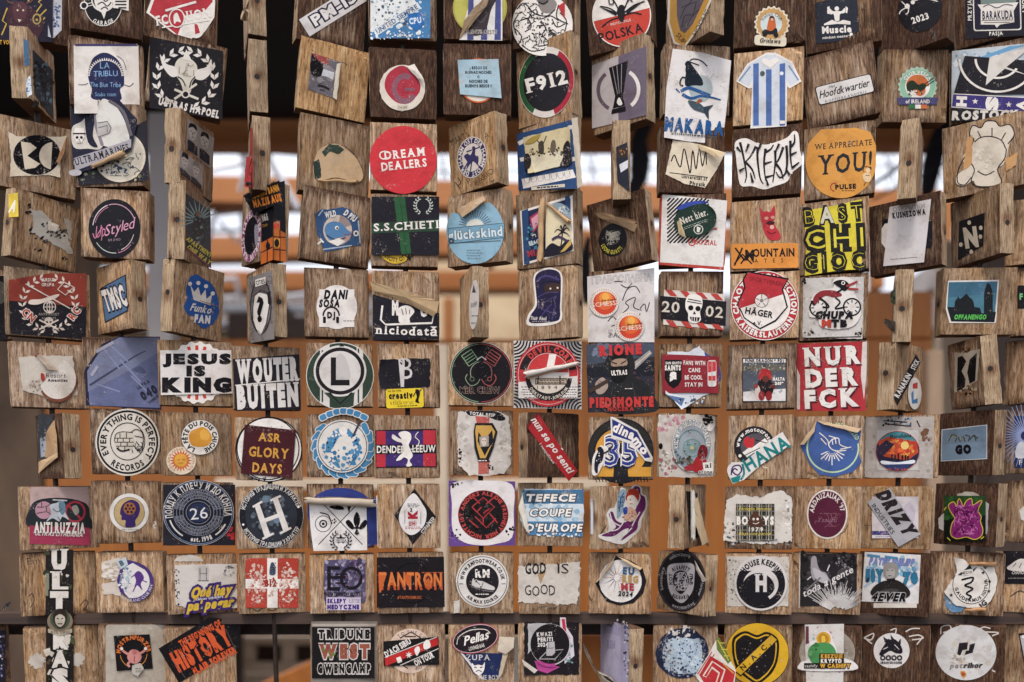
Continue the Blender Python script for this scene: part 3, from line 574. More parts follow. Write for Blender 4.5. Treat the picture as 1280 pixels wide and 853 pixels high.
PS([(858,86),(856,80),(860,76),(864,80),(870,88),(878,100),(878,107),(868,107),(858,108),(856,102)],'232c38'); CC([[(861,78),(866,74),(876,76),(884,83)],[(860,77),(866,79),(874,82)]],1.5,'232c38'); C([(861,100),(853,97),(850,105),(854,108)],2.2,'232c38'); PS([(857,84),(861,78),(865,86),(858,92)],'232c38'); CC([[(851,114),(860,110),(868,112),(878,116),(888,120)]],4,'2c5c94'); C([(845,111),(850,116)],2.5,'2c5c94',1); C([(853,118),(864,123),(876,120),(890,122),(901,125)],4,'2c5c94',1.5); PS([(860,126),(872,128),(880,134),(885,142),(876,140),(866,136)],'4a5a64'); PS([(878,126),(874,124),(870,130)],'a55a3a'); P([(879,134),(892,131),(886,138),(886,150),(880,140)],'3a4650')
T('MAKARA',868,158,15,'255b92',w=74,rot=5,bold=.1); fine(866,169,62,1,'5a5a60',1.6,rot=5)
b('B11', 960, 113, 87, 92, -1, 0, .15, .5, 'pale block with a cut-out football jersey striped pale blue and white')
s('striped jersey cut-out', lift=.5); J_=[(951,70),(958,66),(969,66),(975,69),(990,77),(1002,102),(987,111),(984,108),(983,158),(938,161),(940,110),(936,111),(920,102),(934,80)]; P(J_,W)
J2=[(951,72),(958,69),(969,69),(976,72),(988,79),(999,101),(988,107),(982,100),(982,156),(940,159),(941,100),(936,108),(923,101),(935,82)]; P(J2,'cfd3da')
for x in (945,961,978): P([(x-3.5,80 if x!=961 else 87),(x+3.5,79 if x!=961 else 87),(x+3.5,157),(x-3.5,157.5)],'5370a8')
P([(954,72),(962,76),(971,71),(974,76),(963,86),(952,78)],W); LL([[(924,101),(938,83)],[(998,100),(986,82)]],1.6,'7f93b8'); D(953,92,3,'4a5a52'); D(977,92,2.4,'e2e6ee'); B(978,153,6,4,W)
b('B12', 1050, 111, 88, 92, -2, -8, .6, .2, 'grey brown block with a tilted white rounded name strip in black script')
s('white rounded script strip', lift=.3); B(1056,112,72,24,K,rot=-14,rad=3); B(1056,112,70,22,'dbd6d2',rot=-14,rad=3); T('Hoofdkwartier',1056,111,9,K,w=64,rot=-14,sh=.35,bold=.02,gap=.06); T('Het',1040,108,3.6,K,rot=-14,sh=.3); T('KOFFIEBRANDERIJ',1057,121,2.8,'55505a',w=52,rot=-14,gap=.5)
b('B13', 1140, 112, 84, 92, -25, 0, .45, .3, 'block with a small green cog badge of a dark rider over a flag ribbon')
s('green cog badge with ribbon', lift=.4); gear(1147,108,23,'a9c0ae',22,.07); D(1147,108,21.5,'8fb79c'); D(1147,108,15.5,W); P(ell(1147,108,14.5,14.5,20,0,180),'c4703a'); D(1150,113,7,'d8763c'); PS([(1133,108),(1136,102),(1142,101),(1148,106),(1154,104),(1158,108),(1152,114),(1144,112),(1136,116)],'26341f'); LL([[(1152,108),(1168,97)],[(1152,111),(1168,101)]],1.1,'26341f'); specks(1145,116,10,5,['33452c','dfe0d8'],18,1.4); A('CLUB VESPA',1147,109,18.5,4,W,a=90,bold=.05); P([(1121,122),(1173,122),(1171,131),(1123,131)],'4c4a72'); T('of IRELAND',1147,127,4.6,W,w=30,bold=.04); Q(1136,131,1144,136,'3c7a4a'); Q(1144,131,1151,136,W); Q(1151,131,1159,136,'c4703a')
b('B14', 1236, 106, 92, 92, -2, -3, .5, .2, 'block under a black ring and pale star sticker with a violet scarf of turned letters')
s('pale blue sticker under the star', z=0, kind='p'); P([(1190,64),(1288,54),(1288,140),(1189,138)],'c3ccd2'); specks(1234,75,40,7,['6fa0c4','dfe2e4','9bb8cc'],50,4,'r'); P([(1224,72),(1262,58),(1284,56),(1236,72)],'74a5c8')
s('black star and violet scarf', z=1, lift=.5); P([(1206,70),(1288,76),(1288,118),(1192,118)],'231f27'); N(1247,74,46,49,W,.86,180,330,n=30); N(1247,74,26,29,W,.86,180,330,n=24); P([(1237,72),(1290,58),(1258,84),(1290,96),(1256,86),(1232,107)],'d8d2cb'); P([(1192,117),(1288,122),(1288,142),(1190,134)],'43387c'); LL([[(1192,117.5),(1288,122.5)],[(1190,134),(1288,141)]],1,W); T('H',1202,127,11,W,w=13,rot=93,bold=.1); star(1219,127,4,W); T('S',1240,130,13,W,w=18,rot=94,bold=.12); star(1261,131,4,W); T('V',1277,132,11,W,w=14,rot=94,bold=.1); P([(1189,135),(1284,143),(1284,150),(1189,152)],'1f1b20'); T('ROSTOCK',1232,144,10,'d6cfc6',w=84,rot=-1,bold=.09,sh=.1)
# ---- third row
b('C1', 46, 200, 92, 90, -3, 4, 0.15, .25, 'light block with a crumpled cream paper of a black disc around two half moons')
s('cream paper with black disc', lift=1.6, kind='p'); P([(10,165),(22,171),(78,171),(84,170),(76,200),(75,222),(60,219),(12,221),(14,196)],'d9cbb6',.5); D(46,194,29.5,K,ry=25); P([(26,177),(38,179),(46,185),(34,195),(50,205),(44,210),(31,212)],'d9cbb6'); P(ell(66,195,17,17,18,92,262),'d9cbb6')
F([(84,170,2),(70,202,0),(74,206,3),(80,192,5)],'a07a58')
b('C2', 138, 186, 90, 104, 22, -1, 0.45, .2, 'block layered with a peeling navy and grey ribbon sticker over an older round one')
s('older round sticker underneath', z=0); P([(96,196),(184,150),(186,226),(98,232)],'2e2b34'); specks(140,215,38,10,['5a6a4a','8a8f7a','2e2b34','b9a98a'],40,3,'r'); D(150,196,32,'d8cdbb'); D(150,196,29,'c9c2b4'); specks(148,210,24,8,['33415f','3d4a6a'],30,2); scrib(156,206,20,14,'4a4a48',30,.8)
s('peeling navy and grey ribbon sticker', z=2, lift=1.4); P([(88,124),(150,126),(172,150),(164,188),(128,208),(92,218),(89,170)],'24253a'); PS([(120,126),(112,140),(102,152),(90,160),(92,184),(110,186),(128,184),(124,150),(126,128)],'cfc8be'); PS([(126,126),(138,127),(150,140),(158,158),(160,180),(128,182),(122,156)],'d6d2cc'); C([(122,126),(118,148),(128,182)],4,'8a8288'); C([(136,126),(154,140),(164,170)],4,'6d666d'); P([(121,154),(134,152),(139,158),(139,166),(128,172),(122,170)],'bdb8b4'); LL([[(122,154),(134,152),(139,160),(136,167),(124,171)],[(123,160),(134,157),(134,166)]],1,'5c565c'); PS([(106,146),(114,136),(118,150),(116,170),(122,184),(110,178)],'1f2036')
P([(92,198),(130,186),(164,174),(164,184),(130,200),(94,214)],'a9a4aa'); T('ULTRAMARINES',127,193.5,8.5,K,w=70,rot=-16,bold=.03,serif=1); skull(99,172,6.5,W); P([(92,167),(94,160),(104,160),(106,167)],W); L([(91,167),(107,167)],1.4,K); D(94,216,8,'b9b4b8',ry=4)
U(118,210,158,194,3,4.5,'b59a7a')
b('C3', 237, 196, 84, 92, -61, 2, 0.2, .4, 'block turned aside carrying two grey strips of paired portrait photos')
s('upper strip of two portraits', kind='p', lift=.5); P([(234,148),(268,173),(263,211),(233,186)],'9b9690')
for dx,dy in ((0,0),(15,11)): PS([(236+dx,158+dy),(239+dx,154+dy),(244+dx,158+dy),(246+dx,168+dy),(242+dx,176+dy),(237+dx,170+dy)],'b9b4ad'); PS([(236+dx,160+dy),(238+dx,154+dy),(245+dx,157+dy),(246+dx,164+dy),(241+dx,159+dy)],'242228'); LL([[(238+dx,163.5+dy),(240+dx,164.6+dy)],[(242.2+dx,165.8+dy),(244.2+dx,167+dy)],[(239.6+dx,171+dy),(242.6+dx,172.8+dy)],[(241+dx,166+dy),(240.8+dx,169+dy)]],.9,'4a464a'); P([(234.5+dx,174+dy),(240+dx,177+dy),(247+dx,184+dy),(247+dx,196+dy),(234.5+dx,187+dy)],'34323a')
s('lower strip of two portraits', kind='p', lift=.5); P([(225,187),(254,208),(253,238),(224,212)],'a8a39c')
for dx,dy in ((0,0),(14,11)): PS([(227+dx,196+dy),(230+dx,191+dy),(234+dx,195+dy),(235+dx,204+dy),(231+dx,211+dy),(228+dx,206+dy)],'c2bdb6'); PS([(227+dx,197+dy),(229+dx,190+dy),(235+dx,194+dy),(235+dx,200+dy),(230+dx,196+dy)],'2a282e' if dx==0 else '8b8680'); LL([[(228.4+dx,199.5+dy),(230+dx,200.5+dy)],[(231.8+dx,201.4+dy),(233.6+dx,202.6+dy)],[(229.6+dx,206+dy),(232.4+dx,207.6+dy)]],.8,'5a5658'); P([(225+dx,209+dy),(231+dx,213+dy),(238+dx,221+dy),(238+dx,226+dy),(225+dx,215+dy)],'4a484e')
b('C4', 327, 191, 84, 94, 86, 1, 0.45, .35, 'edge-on block just above the black and orange poster, red sticker hanging from it')
s('red sticker hanging from its face', kind='p'); P([(313,160),(316,160),(317,235),(311,236)],'9a4038'); F([(315,196,0),(308,196,3),(305,233,8),(314,236,1)],'a93a3c'); F([(315,228,2),(306,227,6.2),(306,231,6.8),(315,232,2.2)],'1f1a1e')
b('C5', 417, 200, 90, 96, -10, 3, 0.37, .35, 'plain block with the bare oval scar of a sticker, one dark green shred left')
s('torn remains of a green sticker', kind='p', lift=.8); PS([(397,190),(408,182),(420,180),(432,186),(447,200),(454,220),(446,228),(420,222),(398,226),(391,212)],'c2a684'); P([(402,190),(412,180),(423,181),(430,187),(424,193),(412,190),(406,196)],'3d4a40',.6); P([(391,203),(399,199),(402,222),(394,224)],'34403a',.6); C([(430,182),(444,194),(453,212)],.7,'5a4634'); U(398,226,446,228,1.5,2.2,'b89a76')
b('C6', 504.5, 200, 86, 86, 0, 0, 0.2, .3, 'block filled by a bright red disc with two lines of fancy white lettering')
s('bright red disc', lift=.35); D(504,200,42,'c9303a',ry=42.5); T('DREAM',506,192,9.6,'ece2da',w=51,rot=-6,serif=1,bold=.05); T('DEALERS',505,206,9.6,'ece2da',w=57,rot=-6,serif=1,bold=.05); C([(484,197),(479,199),(475,196),(476,191),(482,189)],1.6,'ece2da')
b('C7', 598, 196, 84, 90, 44, -2, 0.08, .75, 'turned honey coloured block with pen scrawls round a purple and white horseman disc')
s('purple and white horseman disc', lift=.4); D(590,197,18.5,'cfc5bc',ry=26,rot=6); N(590,197,12.5,17.5,'36305a',1.42,rot=6); A('DER HAMM OST DER HAMM OST',590,197,15,3.8,'d9d0c8',a=90,span=345,k=1.42,bold=.04,rot=6); PS([(580,196),(584,192),(588,194),(591,188),(594,186),(594,194),(598,196),(597,206),(592,202),(587,206),(583,212),(584,203)],'3a3460'); CC([[(584,204),(580,212)],[(596,204),(600,210)],[(590,200),(588,214)],[(583,190),(600,184)]],1.3,'3a3460'); D(592,185,2,'3a3460')
penT('MARTA',575,173,8,w=26,rot=-26); penT('A',608,169,7,rot=-20); penT('FABIO',605,221,7,w=28,rot=-40); penT('P',586,227,7,rot=-20); penT('Y',616,228,7,rot=-20); pen([[(572,222),(576,228),(573,232)],[(569,228),(575,236)]],1)
b('C8', 687, 199, 84, 94, 36, 0, 0.2, .4, 'block with a blue edged yellowed old photo of a cheering crowd on a wall')
s('blue and white poster', z=0); P([(646,168),(722,148),(722,236),(648,238)],'2f4d78'); LL([[(648,180),(662,172)],[(650,200),(660,198)],[(710,160),(720,158)],[(712,200),(722,198)]],5,'d9d3cc'); P([(652,224),(716,212),(720,222),(654,236)],W); T('UUUUUUU',684,222,8,'38507a',w=58,rot=-8,bold=-.04); fine(681,235,40,1,K,2,rot=-5); P([(664,234),(706,230),(706,234),(664,238)],'d9d0c2'); fine(684,234,28,1,K,1.8,rot=-4)
s('yellowed crowd photo', z=1, kind='p', lift=1.0); P([(654,172),(712,158),(714,205),(660,217)],'cdbf9a',.4); P([(662,196),(706,188),(707,206),(668,216)],'dcd3b8'); specks(684,190,22,5,['4b463e','766e5e','2f2b28','a89c80'],46,1.8,'r'); PS([(673,180),(678,176),(680,184),(679,192),(674,192)],'4b463e'); LL([[(679,180),(683,170)],[(675,180),(671,175)]],1.2,'4b463e'); PS([(689,178),(693,175),(695,182),(693,190),(688,190)],'6a6050'); PS([(704,184),(709,176),(713,182),(714,204),(700,208),(704,196)],'2c282c'); PS([(655,196),(660,192),(664,200),(662,210),(656,210)],'2c282c'); PS([(656,180),(664,172),(676,168),(668,178)],'a8904a')
F([(714,148,1),(722,147,5),(728,232,4),(722,236,1)],'d2c6b4')
b('C9', 777, 199, 84, 100, 88, -1, 0.25, .35, 'edge-on block with a navy and white sticker folded round its pale edge')
s('navy sticker wrapped on the edge', face='R'); P([(770,184),(784,178),(787,240),(772,228)],'262938'); P([(772,186),(783,182),(784,196),(772,198)],'3a2e2a'); specks(777,190,4,4,['b5803c','8a5a34'],8,1.5); P([(774,206),(785,200),(785,210),(776,216)],'d3d3d6')
b('C10', 863, 204, 84, 84, -12, 0, 0.9, .15, 'dark block with a peeling cream paper of black zigzag lines and small print')
s('peeling cream paper with zigzag line', kind='p', lift=2.2); P([(841,175),(872,180),(907,191),(896,212),(881,235),(856,230),(832,218)],'ddd0ba',.4)
C([(839,202),(843,194),(847,204),(851,208),(855,186),(860,206),(863,216),(866,188),(870,212),(874,186),(878,208),(882,190),(883,206)],1.5,K,n=5); L([(837,216),(885,222)],1,K); T('Universität St',868,222,4.6,K,w=32,rot=6,bold=.04); T('Physik',872,230,4.8,K,w=20,rot=6,bold=.04)
F([(872,180,0),(907,191,8),(900,197,9),(876,188,2)],'c9b595')
b('C11', 958, 205, 87, 88, -1, 0, 0.8, .2, 'brown block with a white ragged cut-out of black thorny metal band lettering')
s('thorny black lettering cut-out', lift=.5)
KJ=[[(925,178),(929,195),(933,218),(931,229)],[(945,183),(938,196),(931,203)],[(932,203),(940,212),(944,224)],[(947,184),(947,200),(950,222),(954,230)],[(957,186),(955,205),(957,226)],[(956,191),(963,187),(967,181)],[(956,205),(965,202)],[(957,222),(967,219)],[(969,188),(969,205),(966,228)],[(979,184),(974,198),(969,205)],[(970,205),(976,213),(979,224)],[(983,182),(984,200),(982,216),(975,222),(970,215)],[(988,176),(988,195),(990,211)],[(988,184),(993,178),(993,168)],[(988,194),(996,190)],[(990,210),(999,203)],[(921,184),(926,190)],[(936,180),(932,190)],[(941,228),(938,216)],[(960,232),(958,224)],[(951,180),(947,190)],[(974,180),(969,190)],[(987,219),(982,210)],[(924,214),(931,210)]]
PS([(919,178),(932,173),(946,179),(958,181),(972,177),(984,172),(992,164),(998,168),(1000,188),(1003,204),(990,216),(984,227),(968,233),(955,237),(940,233),(926,232),(922,214),(920,196)],W); CC(KJ,9,W)
for q in KJ: C(q,3.4,K,1.2)
b('C12', 1049, 205, 86, 92, 0, -1, 0.4, .2, 'block with a large orange disc thanking the reader in tall serif capitals')
s('large orange disc', lift=.4); P(ell(1051,203,44,45,40,-180,0)+[(1095,182),(1088,165),(1070,160),(1026,162),(1010,180)],'d69a48'); T('WE APPRECIATE',1054,181,6.8,'2a2f33',w=72,rot=-5,serif=1,bold=.02,sh=.1); T('YOU!',1056,204,23,'262b32',w=68,rot=-5,serif=1,bold=.03,sh=.12); T('PULSE',1057,233.5,5.4,K,w=26,rot=-3,bold=.08); N(1043,234,4.2,5.4,'b03a34',1,60,270); fine(1060,238.5,16,1,K,.7); D(1085,213,3,'e2c7a0'); PS([(1079,218),(1086,216),(1089,222),(1086,228),(1080,226)],'e0c49c'); CC([[(1080,215),(1078,210),(1084,208),(1089,212)],[(1082,219),(1087,220)],[(1082,228),(1080,232)],[(1087,227),(1090,231)]],.8,'6a4a3a')
b('C13', 1135, 198, 84, 100, -86, 1, 0.3, .3, 'narrow edge-on block hanging under the green cog badge, split edge with a dark plug')
b('C14', 1229, 198, 94, 92, 3, -4, 0.2, .35, 'light block with a rubbed cream cut-out topped by a pleated cook hat')
s('rubbed cream cut-out with cook hat', lift=.7, kind='p'); PS([(1218,176),(1212,168),(1216,156),(1226,160),(1232,152),(1244,152),(1250,158),(1262,156),(1268,168),(1262,180),(1258,196),(1254,206),(1246,212),(1252,228),(1240,233),(1222,233),(1216,226),(1206,232),(1196,230),(1196,220),(1206,210),(1204,196)],'d8cdbd'); CC([[(1218,178),(1226,172),(1240,171),(1252,176),(1257,186)],[(1226,172),(1222,164)],[(1240,171),(1240,160)],[(1252,175),(1257,166)],[(1218,176),(1212,168),(1216,157),(1226,160),(1232,152),(1244,152),(1250,158),(1262,156),(1268,168),(1260,180)]],1.4,'3a3032'); CC([[(1216,178),(1210,196),(1218,212),(1214,226),(1222,233),(1240,233),(1252,228),(1247,212),(1256,198),(1258,186)],[(1206,196),(1198,212),(1197,228),(1206,231),(1214,222)],[(1222,214),(1232,219),(1243,214)]],1.4,'3a3032'); specks(1228,198,16,16,['d2c6b5','e0d7ca'],22,3.4); P([(1208,176),(1216,168),(1214,206),(1204,214)],'c79b6a',.8); P([(1256,200),(1272,190),(1270,206),(1258,214)],'c79b6a',.8)
# ---- fourth row
b('D1', 52, 290, 88, 86, -31, 7, 0.42, .5, 'turned block with a mostly scraped-off white sticker and a yellow tag on its edge')
s('yellow tag with a white letter', face='L'); P([(10.5,243),(22.5,241),(23,271),(11,272)],'d8bd2e'); T('A',16.5,258,14,'e8e4da',w=8,sh=.3,bold=.05)
s('scraped-off white sticker', kind='p', lift=1.0); P([(36,262),(52,264),(62,272),(66,282),(84,294),(92,316),(84,316),(66,304),(50,298),(40,290),(42,276)],'c9c2b6',1.6); P([(80,272),(89,276),(90,300),(86,300)],'bfb5a6',.8); specks(60,290,24,14,['2a2628','4a4440'],26,2.2,rot=-30,elong=1.6); specks(36,262,5,6,['3a3230'],7,2.5); specks(48,312,4,3,['2a2628'],5,2); specks(82,323,4,3,['2a2628'],5,2.6)
F([(60,276,0),(74,282,5),(70,290,6),(60,288,1)],'b9afa2')
b('D2', 148, 283, 86, 88, 20, 2, 0.42, .25, 'block with a big black disc of pink and white script between thin pale arcs')
s('big black disc with pink script', lift=.3); D(143,286,32.5,'1f1d25',ry=37); N(143,286,26.6,27.6,'d8c9c9',1.13,108,172); N(143,286,24.4,25.2,'b87a94',1.13,108,165); N(143,286,26.6,27.6,'c9a0b0',1.13,25,105); N(143,286,26.6,27.4,'c9d0c9',1.13,215,275); N(143,286,26.6,27.6,'b87a94',1.13,280,320); N(143,286,24.4,25.2,'d8c9c9',1.13,290,345)
T('Up',126,289,14,'c9839c',w=13,rot=-16,sh=.4); T('Styled',150,283.5,13,'d29ab0',w=38,rot=-16,sh=.45,gap=.06); C([(116,292),(119,298),(124,290),(128,284)],1.2,'c9839c'); T('BRAND',143,300,3,'b39aa4',w=15,rot=-4,gap=.5)
b('D3', 237, 286, 84, 98, -68, 3, 0.35, .35, 'block turned aside with a dark film poster sticker lettered in yellow at its foot')
s('dark film poster sticker', lift=.4); P([(232,241),(263,264),(264,334),(234,308)],'2b3540'); rays(248,275,6,26,2,'8fa9a8',12,20,200,.5); PS([(242,272),(248,264),(254,274),(256,304),(242,296)],'211d24'); D(248,268,3,'8a6a58',ry=4); specks(248,285,10,20,['46565c','7d9492','1d2126'],34,2.4); P([(233,296),(264,318),(264,334),(234,309)],'221f26'); T('APARTMENT',249,309,5,'cfc24a',w=38,rot=36,bold=.08); T('ONE WAY',249,319,5.5,'cfc24a',w=36,rot=37,bold=.08); L([(233,310),(264,335)],1.6,'8a3a5a')
b('D4', 331, 284, 84, 96, 62, 3, 0.45, .2, 'turned block with a black and orange poster folded round its edge over a pink ring')
s('pink ringed black disc', z=0); D(314,295,12,'c9a0b0',ry=33,rot=6); N(314,295,8.4,11.4,'8a4a68',2.85,rot=6); D(314,295,8.4,'1f1c24',ry=24,rot=6); A('NAZIS HATED NEVER BERLIN',314,295,9.9,3,'e0cfd4',a=90,span=340,k=2.85,rot=6,bold=.04); PS([(318,284),(322,282),(323,300),(319,306)],'8f8a94')
s('black and orange poster, face side', z=1, lift=.2); P([(312,246),(341,233),(341,325),(326,331),(327,270)],'1c1a22'); P([(326,304),(341,296),(341,325),(326,331)],'c0682a'); LL([[(326,316),(341,309)],[(334,300),(334,328)]],1.2,'1c1a22'); D(335,308,2.6,'1c1a22',ry=5); T('161',331,272,8,'cfc6b8',w=7,rot=-14,bold=.05); T('COOP',331,282,3.4,'d89a3c',w=7,rot=-14)
s('ragged top fold of the poster', z=4, lift=.8); P([(304,245),(322,236),(349,226),(354,250),(344,256),(330,262),(318,270),(311,258)],'1c1a22',.6); T('TECHNO BANN',331,240,7.5,'d89a3c',w=36,rot=-17,bold=.08); T('NAZIS AUS',334,251,8.5,'d8852f',w=36,rot=-14,bold=.1)
s('black and orange poster, edge side', face='R', z=1, lift=.2); P([(342,230),(356,226),(358,328),(342,325)],'1c1a22'); P([(342,278),(350,276),(350,288),(357,292),(358,328),(342,325)],'c9702c'); P([(342,280),(350,278),(350,284),(342,286)],'d8462a'); LL([[(342,296),(357,297)],[(342,312),(357,313)],[(350,288),(350,327)]],1.2,'1c1a22'); B(346,304,8,11,'e0a040'); D(346,304,3,'1c1a22',ry=5)
b('D5', 419, 287, 88, 92, -10, 5, 0.55, .2, 'block stained round a jagged blue sticker of a bird head on a striped ball')
s('jagged blue bird sticker', lift=1.2); P([(394,268),(402,261),(410,262),(428,259),(438,262),(448,272),(450,290),(451,307),(440,308),(424,312),(406,315),(402,306),(396,292)],'3a587f',.5); LL([[(398,270),(404,262)],[(448,276),(450,304)],[(404,312),(440,307)]],1.6,'a9b4c0'); D(422,288,18,'c9b9ab',ry=19); P(ell(422,288,18,19,10,20,80)+[(422,288)],'9a8a86'); P(ell(422,288,18,19,10,-60,-5)+[(422,288)],'b99a96'); PS([(406,290),(408,281),(416,277),(426,279),(434,287),(440,293),(430,296),(420,298),(412,300)],'5a83ab'); C([(430,293),(438,293),(443,288)],1.2,'9a5a54',.4); D(421,285,2.4,W); D(421.5,285.5,1.2,K); C([(408,294),(420,300),(432,297)],1.2,'2c4260'); P([(410,302),(424,298),(432,302),(422,308)],W); T('WILD',413,268,7,'ddd8d0',w=14,rot=-12,bold=.08); T('D PIU',438,270,7,'ddd8d0',w=17,rot=36,bold=.08); T('O',445,292,6,'ddd8d0',rot=85,bold=.08); T('T',400,303,7,'ddd8d0',rot=50,bold=.08)
b('D6', 505.5, 291, 86, 92, 0, 0, 0.25, .25, 'block under a black sticker with a green cross, laurel wreath and white capitals')
s('yellow round sticker beneath', z=0); D(495,308,22,'c9a72e'); A('OSCITY CITY',495,308,17,5,K,a=270,flip=True,span=100,bold=.05); star(511,322,5,K)
s('black sticker with green cross', z=1, lift=.6); Q(464.5,246,549,319,'211e28'); P([(492,247),(506,246),(514,317),(502,318)],'2d5c3a'); P([(464.5,279),(549,274),(549,289),(464.5,292)],'2d4a36'); T('S.S.CHIETI',508,282.5,9,W,w=82,rot=-3,serif=1,bold=.04); leaves(529,257,10,'c9cfc6',250,130,7,4,1.8); leaves(529,257,10,'c9cfc6',-70,50,7,4,1.8); L([(500,247),(508,318)],.6,'23422e')
b('D7', 600, 288, 86, 92, 28, 0, 0.27, .3, 'block with a large pale blue disc of a rising sun, top edge curling')
s('large pale blue sun disc', lift=1.1); P(ell(594,289,36,41,40,-215,62)+[(585,262),(575,268)],'8fb2c4'); P(ell(594,284,11,10,16,0,180),'d9d6cc'); rays(594,284,12,21,.8,'4a5058',17,10,170); P([(559,285),(630,279),(630,298),(560,305)],'7aa4ba'); LL([[(560,286),(630,279),(630,297),(561,305),(560,286)]],.7,'3d4a55'); T('glückskind',594,292,11,'cfdbe0',w=68,rot=-5,bold=.05,ol='46525c',olw=.05); L([(566,304),(626,301)],.7,'46525c'); fine(592,318,18,4,'5a7080',.7,3.4)
F([(571,263,.6),(588,252,3),(604,245,2),(607,250,5),(592,262,6),(578,272,4)],'b59a7c')
b('D8', 687, 289, 84, 96, 20, -1, 0.3, .3, 'block with a torn navy palm tree poster, a rolled paper strip down its middle')
s('navy palm poster', lift=.5); P([(650,264),(716,244),(717,314),(654,332)],W); P([(653,266),(713,248),(714,313),(657,328)],'262f52'); P([(652,264),(660,261),(662,330),(655,331)],'33507a'); P([(706,246),(712,244),(713,262),(708,264)],'33507a'); P([(662,272),(676,262),(676,280),(666,292)],'a83a5c'); P([(664,274),(674,266),(674,278),(667,288)],'d8a0b0'); specks(668,296,10,18,['3c7d9a','d8d2c8','1b2036','52a0b0'],34,2.2); T('MIA',668,316,7,'a83a4a',w=18,rot=-12,bold=.08); T('BEACH',669,303,5,'cfd6d8',w=16,rot=-14,bold=.04); P([(682,258),(694,254),(714,276),(714,300),(698,316),(682,320)],'dccfae'); PS([(690,256),(700,254),(712,262),(713,278),(704,272),(696,262)],'8fa3b0'); specks(704,264,8,6,['5a7290','b9c0c2','d9d6cc'],22,2)
for x,y,k_ in ((703,290,1),): 
    C([(x,y),(x-1,y+12),(x-3,y+22)],1.6,'2a2430'); 
    for q in ((-10,-1),(-8,6),(9,-3),(9,4),(-3,-6),(5,-7)): C([(x,y),(x+q[0]*.6,y+q[1]-2),(x+q[0],y+q[1]+2)],2.2,'2a2430',.5)
PS([(682,312),(690,304),(700,308),(708,300),(714,302),(714,313),(684,321)],'221d2c'); P([(700,316),(714,298),(714,306),(706,314)],'c9a95c'); C([(690,300),(698,296),(710,302)],3,'4a3a5c')
U(679.5,252,677,328,4.2,4.6,'c2a27c'); U(684,254,713,279,1.2,3.4,'c2a27c')
b('D9', 778, 292, 82, 90, 24, -7, 0.75, .2, 'dark streaked block with a small round black badge under a curl of peeled backing')
s('small round black badge', lift=.4); D(766,300,17.5,'1d1b20',ry=20.5,rot=10); N(766,297,8,8.8,'6a665f'); D(766,296,4.5,'9a958a',ry=5); P([(758,288),(764,291),(762,296),(757,294)],'8a857a'); P([(772,288),(768,292),(772,296),(776,292)],'8a857a'); scrib(766,298,8,8,'b9b4a8',16,.7); A('LEONI GUASTI',766,300,13.5,4.4,'c9bd4a',a=268,flip=True,span=120,k=1.15,bold=.04,rot=6)
F([(744,267,1),(754,266,4),(780,273,6),(797,281,7),(793,290,4),(772,281,2),(752,274,1)],'b39676'); U(750,267,794,279,1,3,'c0a080',turns=.7)
b('D10', 865, 290, 84, 90, -3, 0, 0.55, .2, 'block covered by a white paper, an oval dark green sticker on black hazard stripes')
s('white red edged paper', z=0, kind='p', lift=.5); P([(826,244),(909,252),(905,338),(823,331)],'b8483c'); P([(828,243),(909,251),(904,334),(825,328)],'ded9d4'); LL([[(max(834,q-304),q-max(834,q-304)),(min(886,q-248),q-min(886,q-248))] for q in range(1086,1190,5)],2,K); T('ASOZIAL',880,303,6,'b8483c',w=32,rot=3,bold=.05); N(865,303,3.4,4.8,'b8483c'); P([(890,287),(897,284),(896,288)],'b8483c')
s('dark green oval sticker', z=2, lift=1.4); D(869,275,27,'20382f',ry=21,rot=-14); PS([(846,261),(856,254),(876,251),(886,254),(868,256),(852,262)],'3a4fa0'); T('Nett hier.',867,271,8,'dcd6ca',w=36,rot=-20,bold=.03,serif=1); fine(868,281,34,2,'a9b0a4',.7,2,rot=-20); D(873,287,6,'d5d3c8'); D(873,287,5,'20382f'); P([(871,283),(876,285),(874,291),(871,290)],'d5d3c8'); F([(846,278,1),(850,274,4),(858,298,4),(848,292,1)],'c5b28f')
b('D11', 956, 297, 87, 90, -1, 0, 0.25, .3, 'block with a red horned devil mask above an orange strip of black mountain lettering')
s('red horned devil mask', lift=.3); PS([(949,258),(953,265),(958,264),(963,265),(968,257),(969,270),(967,278),(973,289),(976,296),(973,300),(962,300),(956,292),(953,282),(951,270)],'b8303c'); D(958,273,2.6,'d8a090',ry=2); D(966,272,2.6,'d8a090',ry=2); P([(957,279),(962,276),(969,278),(966,281),(960,281)],'4a1a20'); D(965,284,2.6,'d8b0a0'); C([(959,289),(964,292),(970,290)],1,'7a1a26')
s('orange strip with black lettering', lift=.4); B(956,320,84,31,'d8903f',rot=-1,rad=3); T('OUNTAIN',967,316,9.5,K,w=52,rot=-1,bold=.05); T('ATES',961,326,5,K,w=36,rot=-1,gap=1.6); LL([[(918,330),(928,318),(940,330)],[(926,330),(936,316),(942,328)]],1.8,K); LL([[(919,310),(931,326)],[(928,310),(918,332)]],2,K); T('M',937,319,12,K,w=11,bold=.06)
b('D12', 1042, 298, 86, 92, 1, -2, 0.3, .25, 'block under a wrinkled yellow sticker packed with huge black letters in three lines')
s('wrinkled yellow sticker', lift=1.0); P([(1003,264),(1045,257),(1077,249),(1078,290),(1077,337),(1050,338),(1006,345),(1008,300)],'d8c93e'); T('BAST',1042,268,19,'24221f',w=76,rot=-6,bold=.16,gap=.3); T('BAST',1042,268,18,'d8c93e',w=72,rot=-6,bold=-.04,gap=.38); T('A',1033.5,269,19,'cfc9bd',w=17,rot=-4,bold=.04)
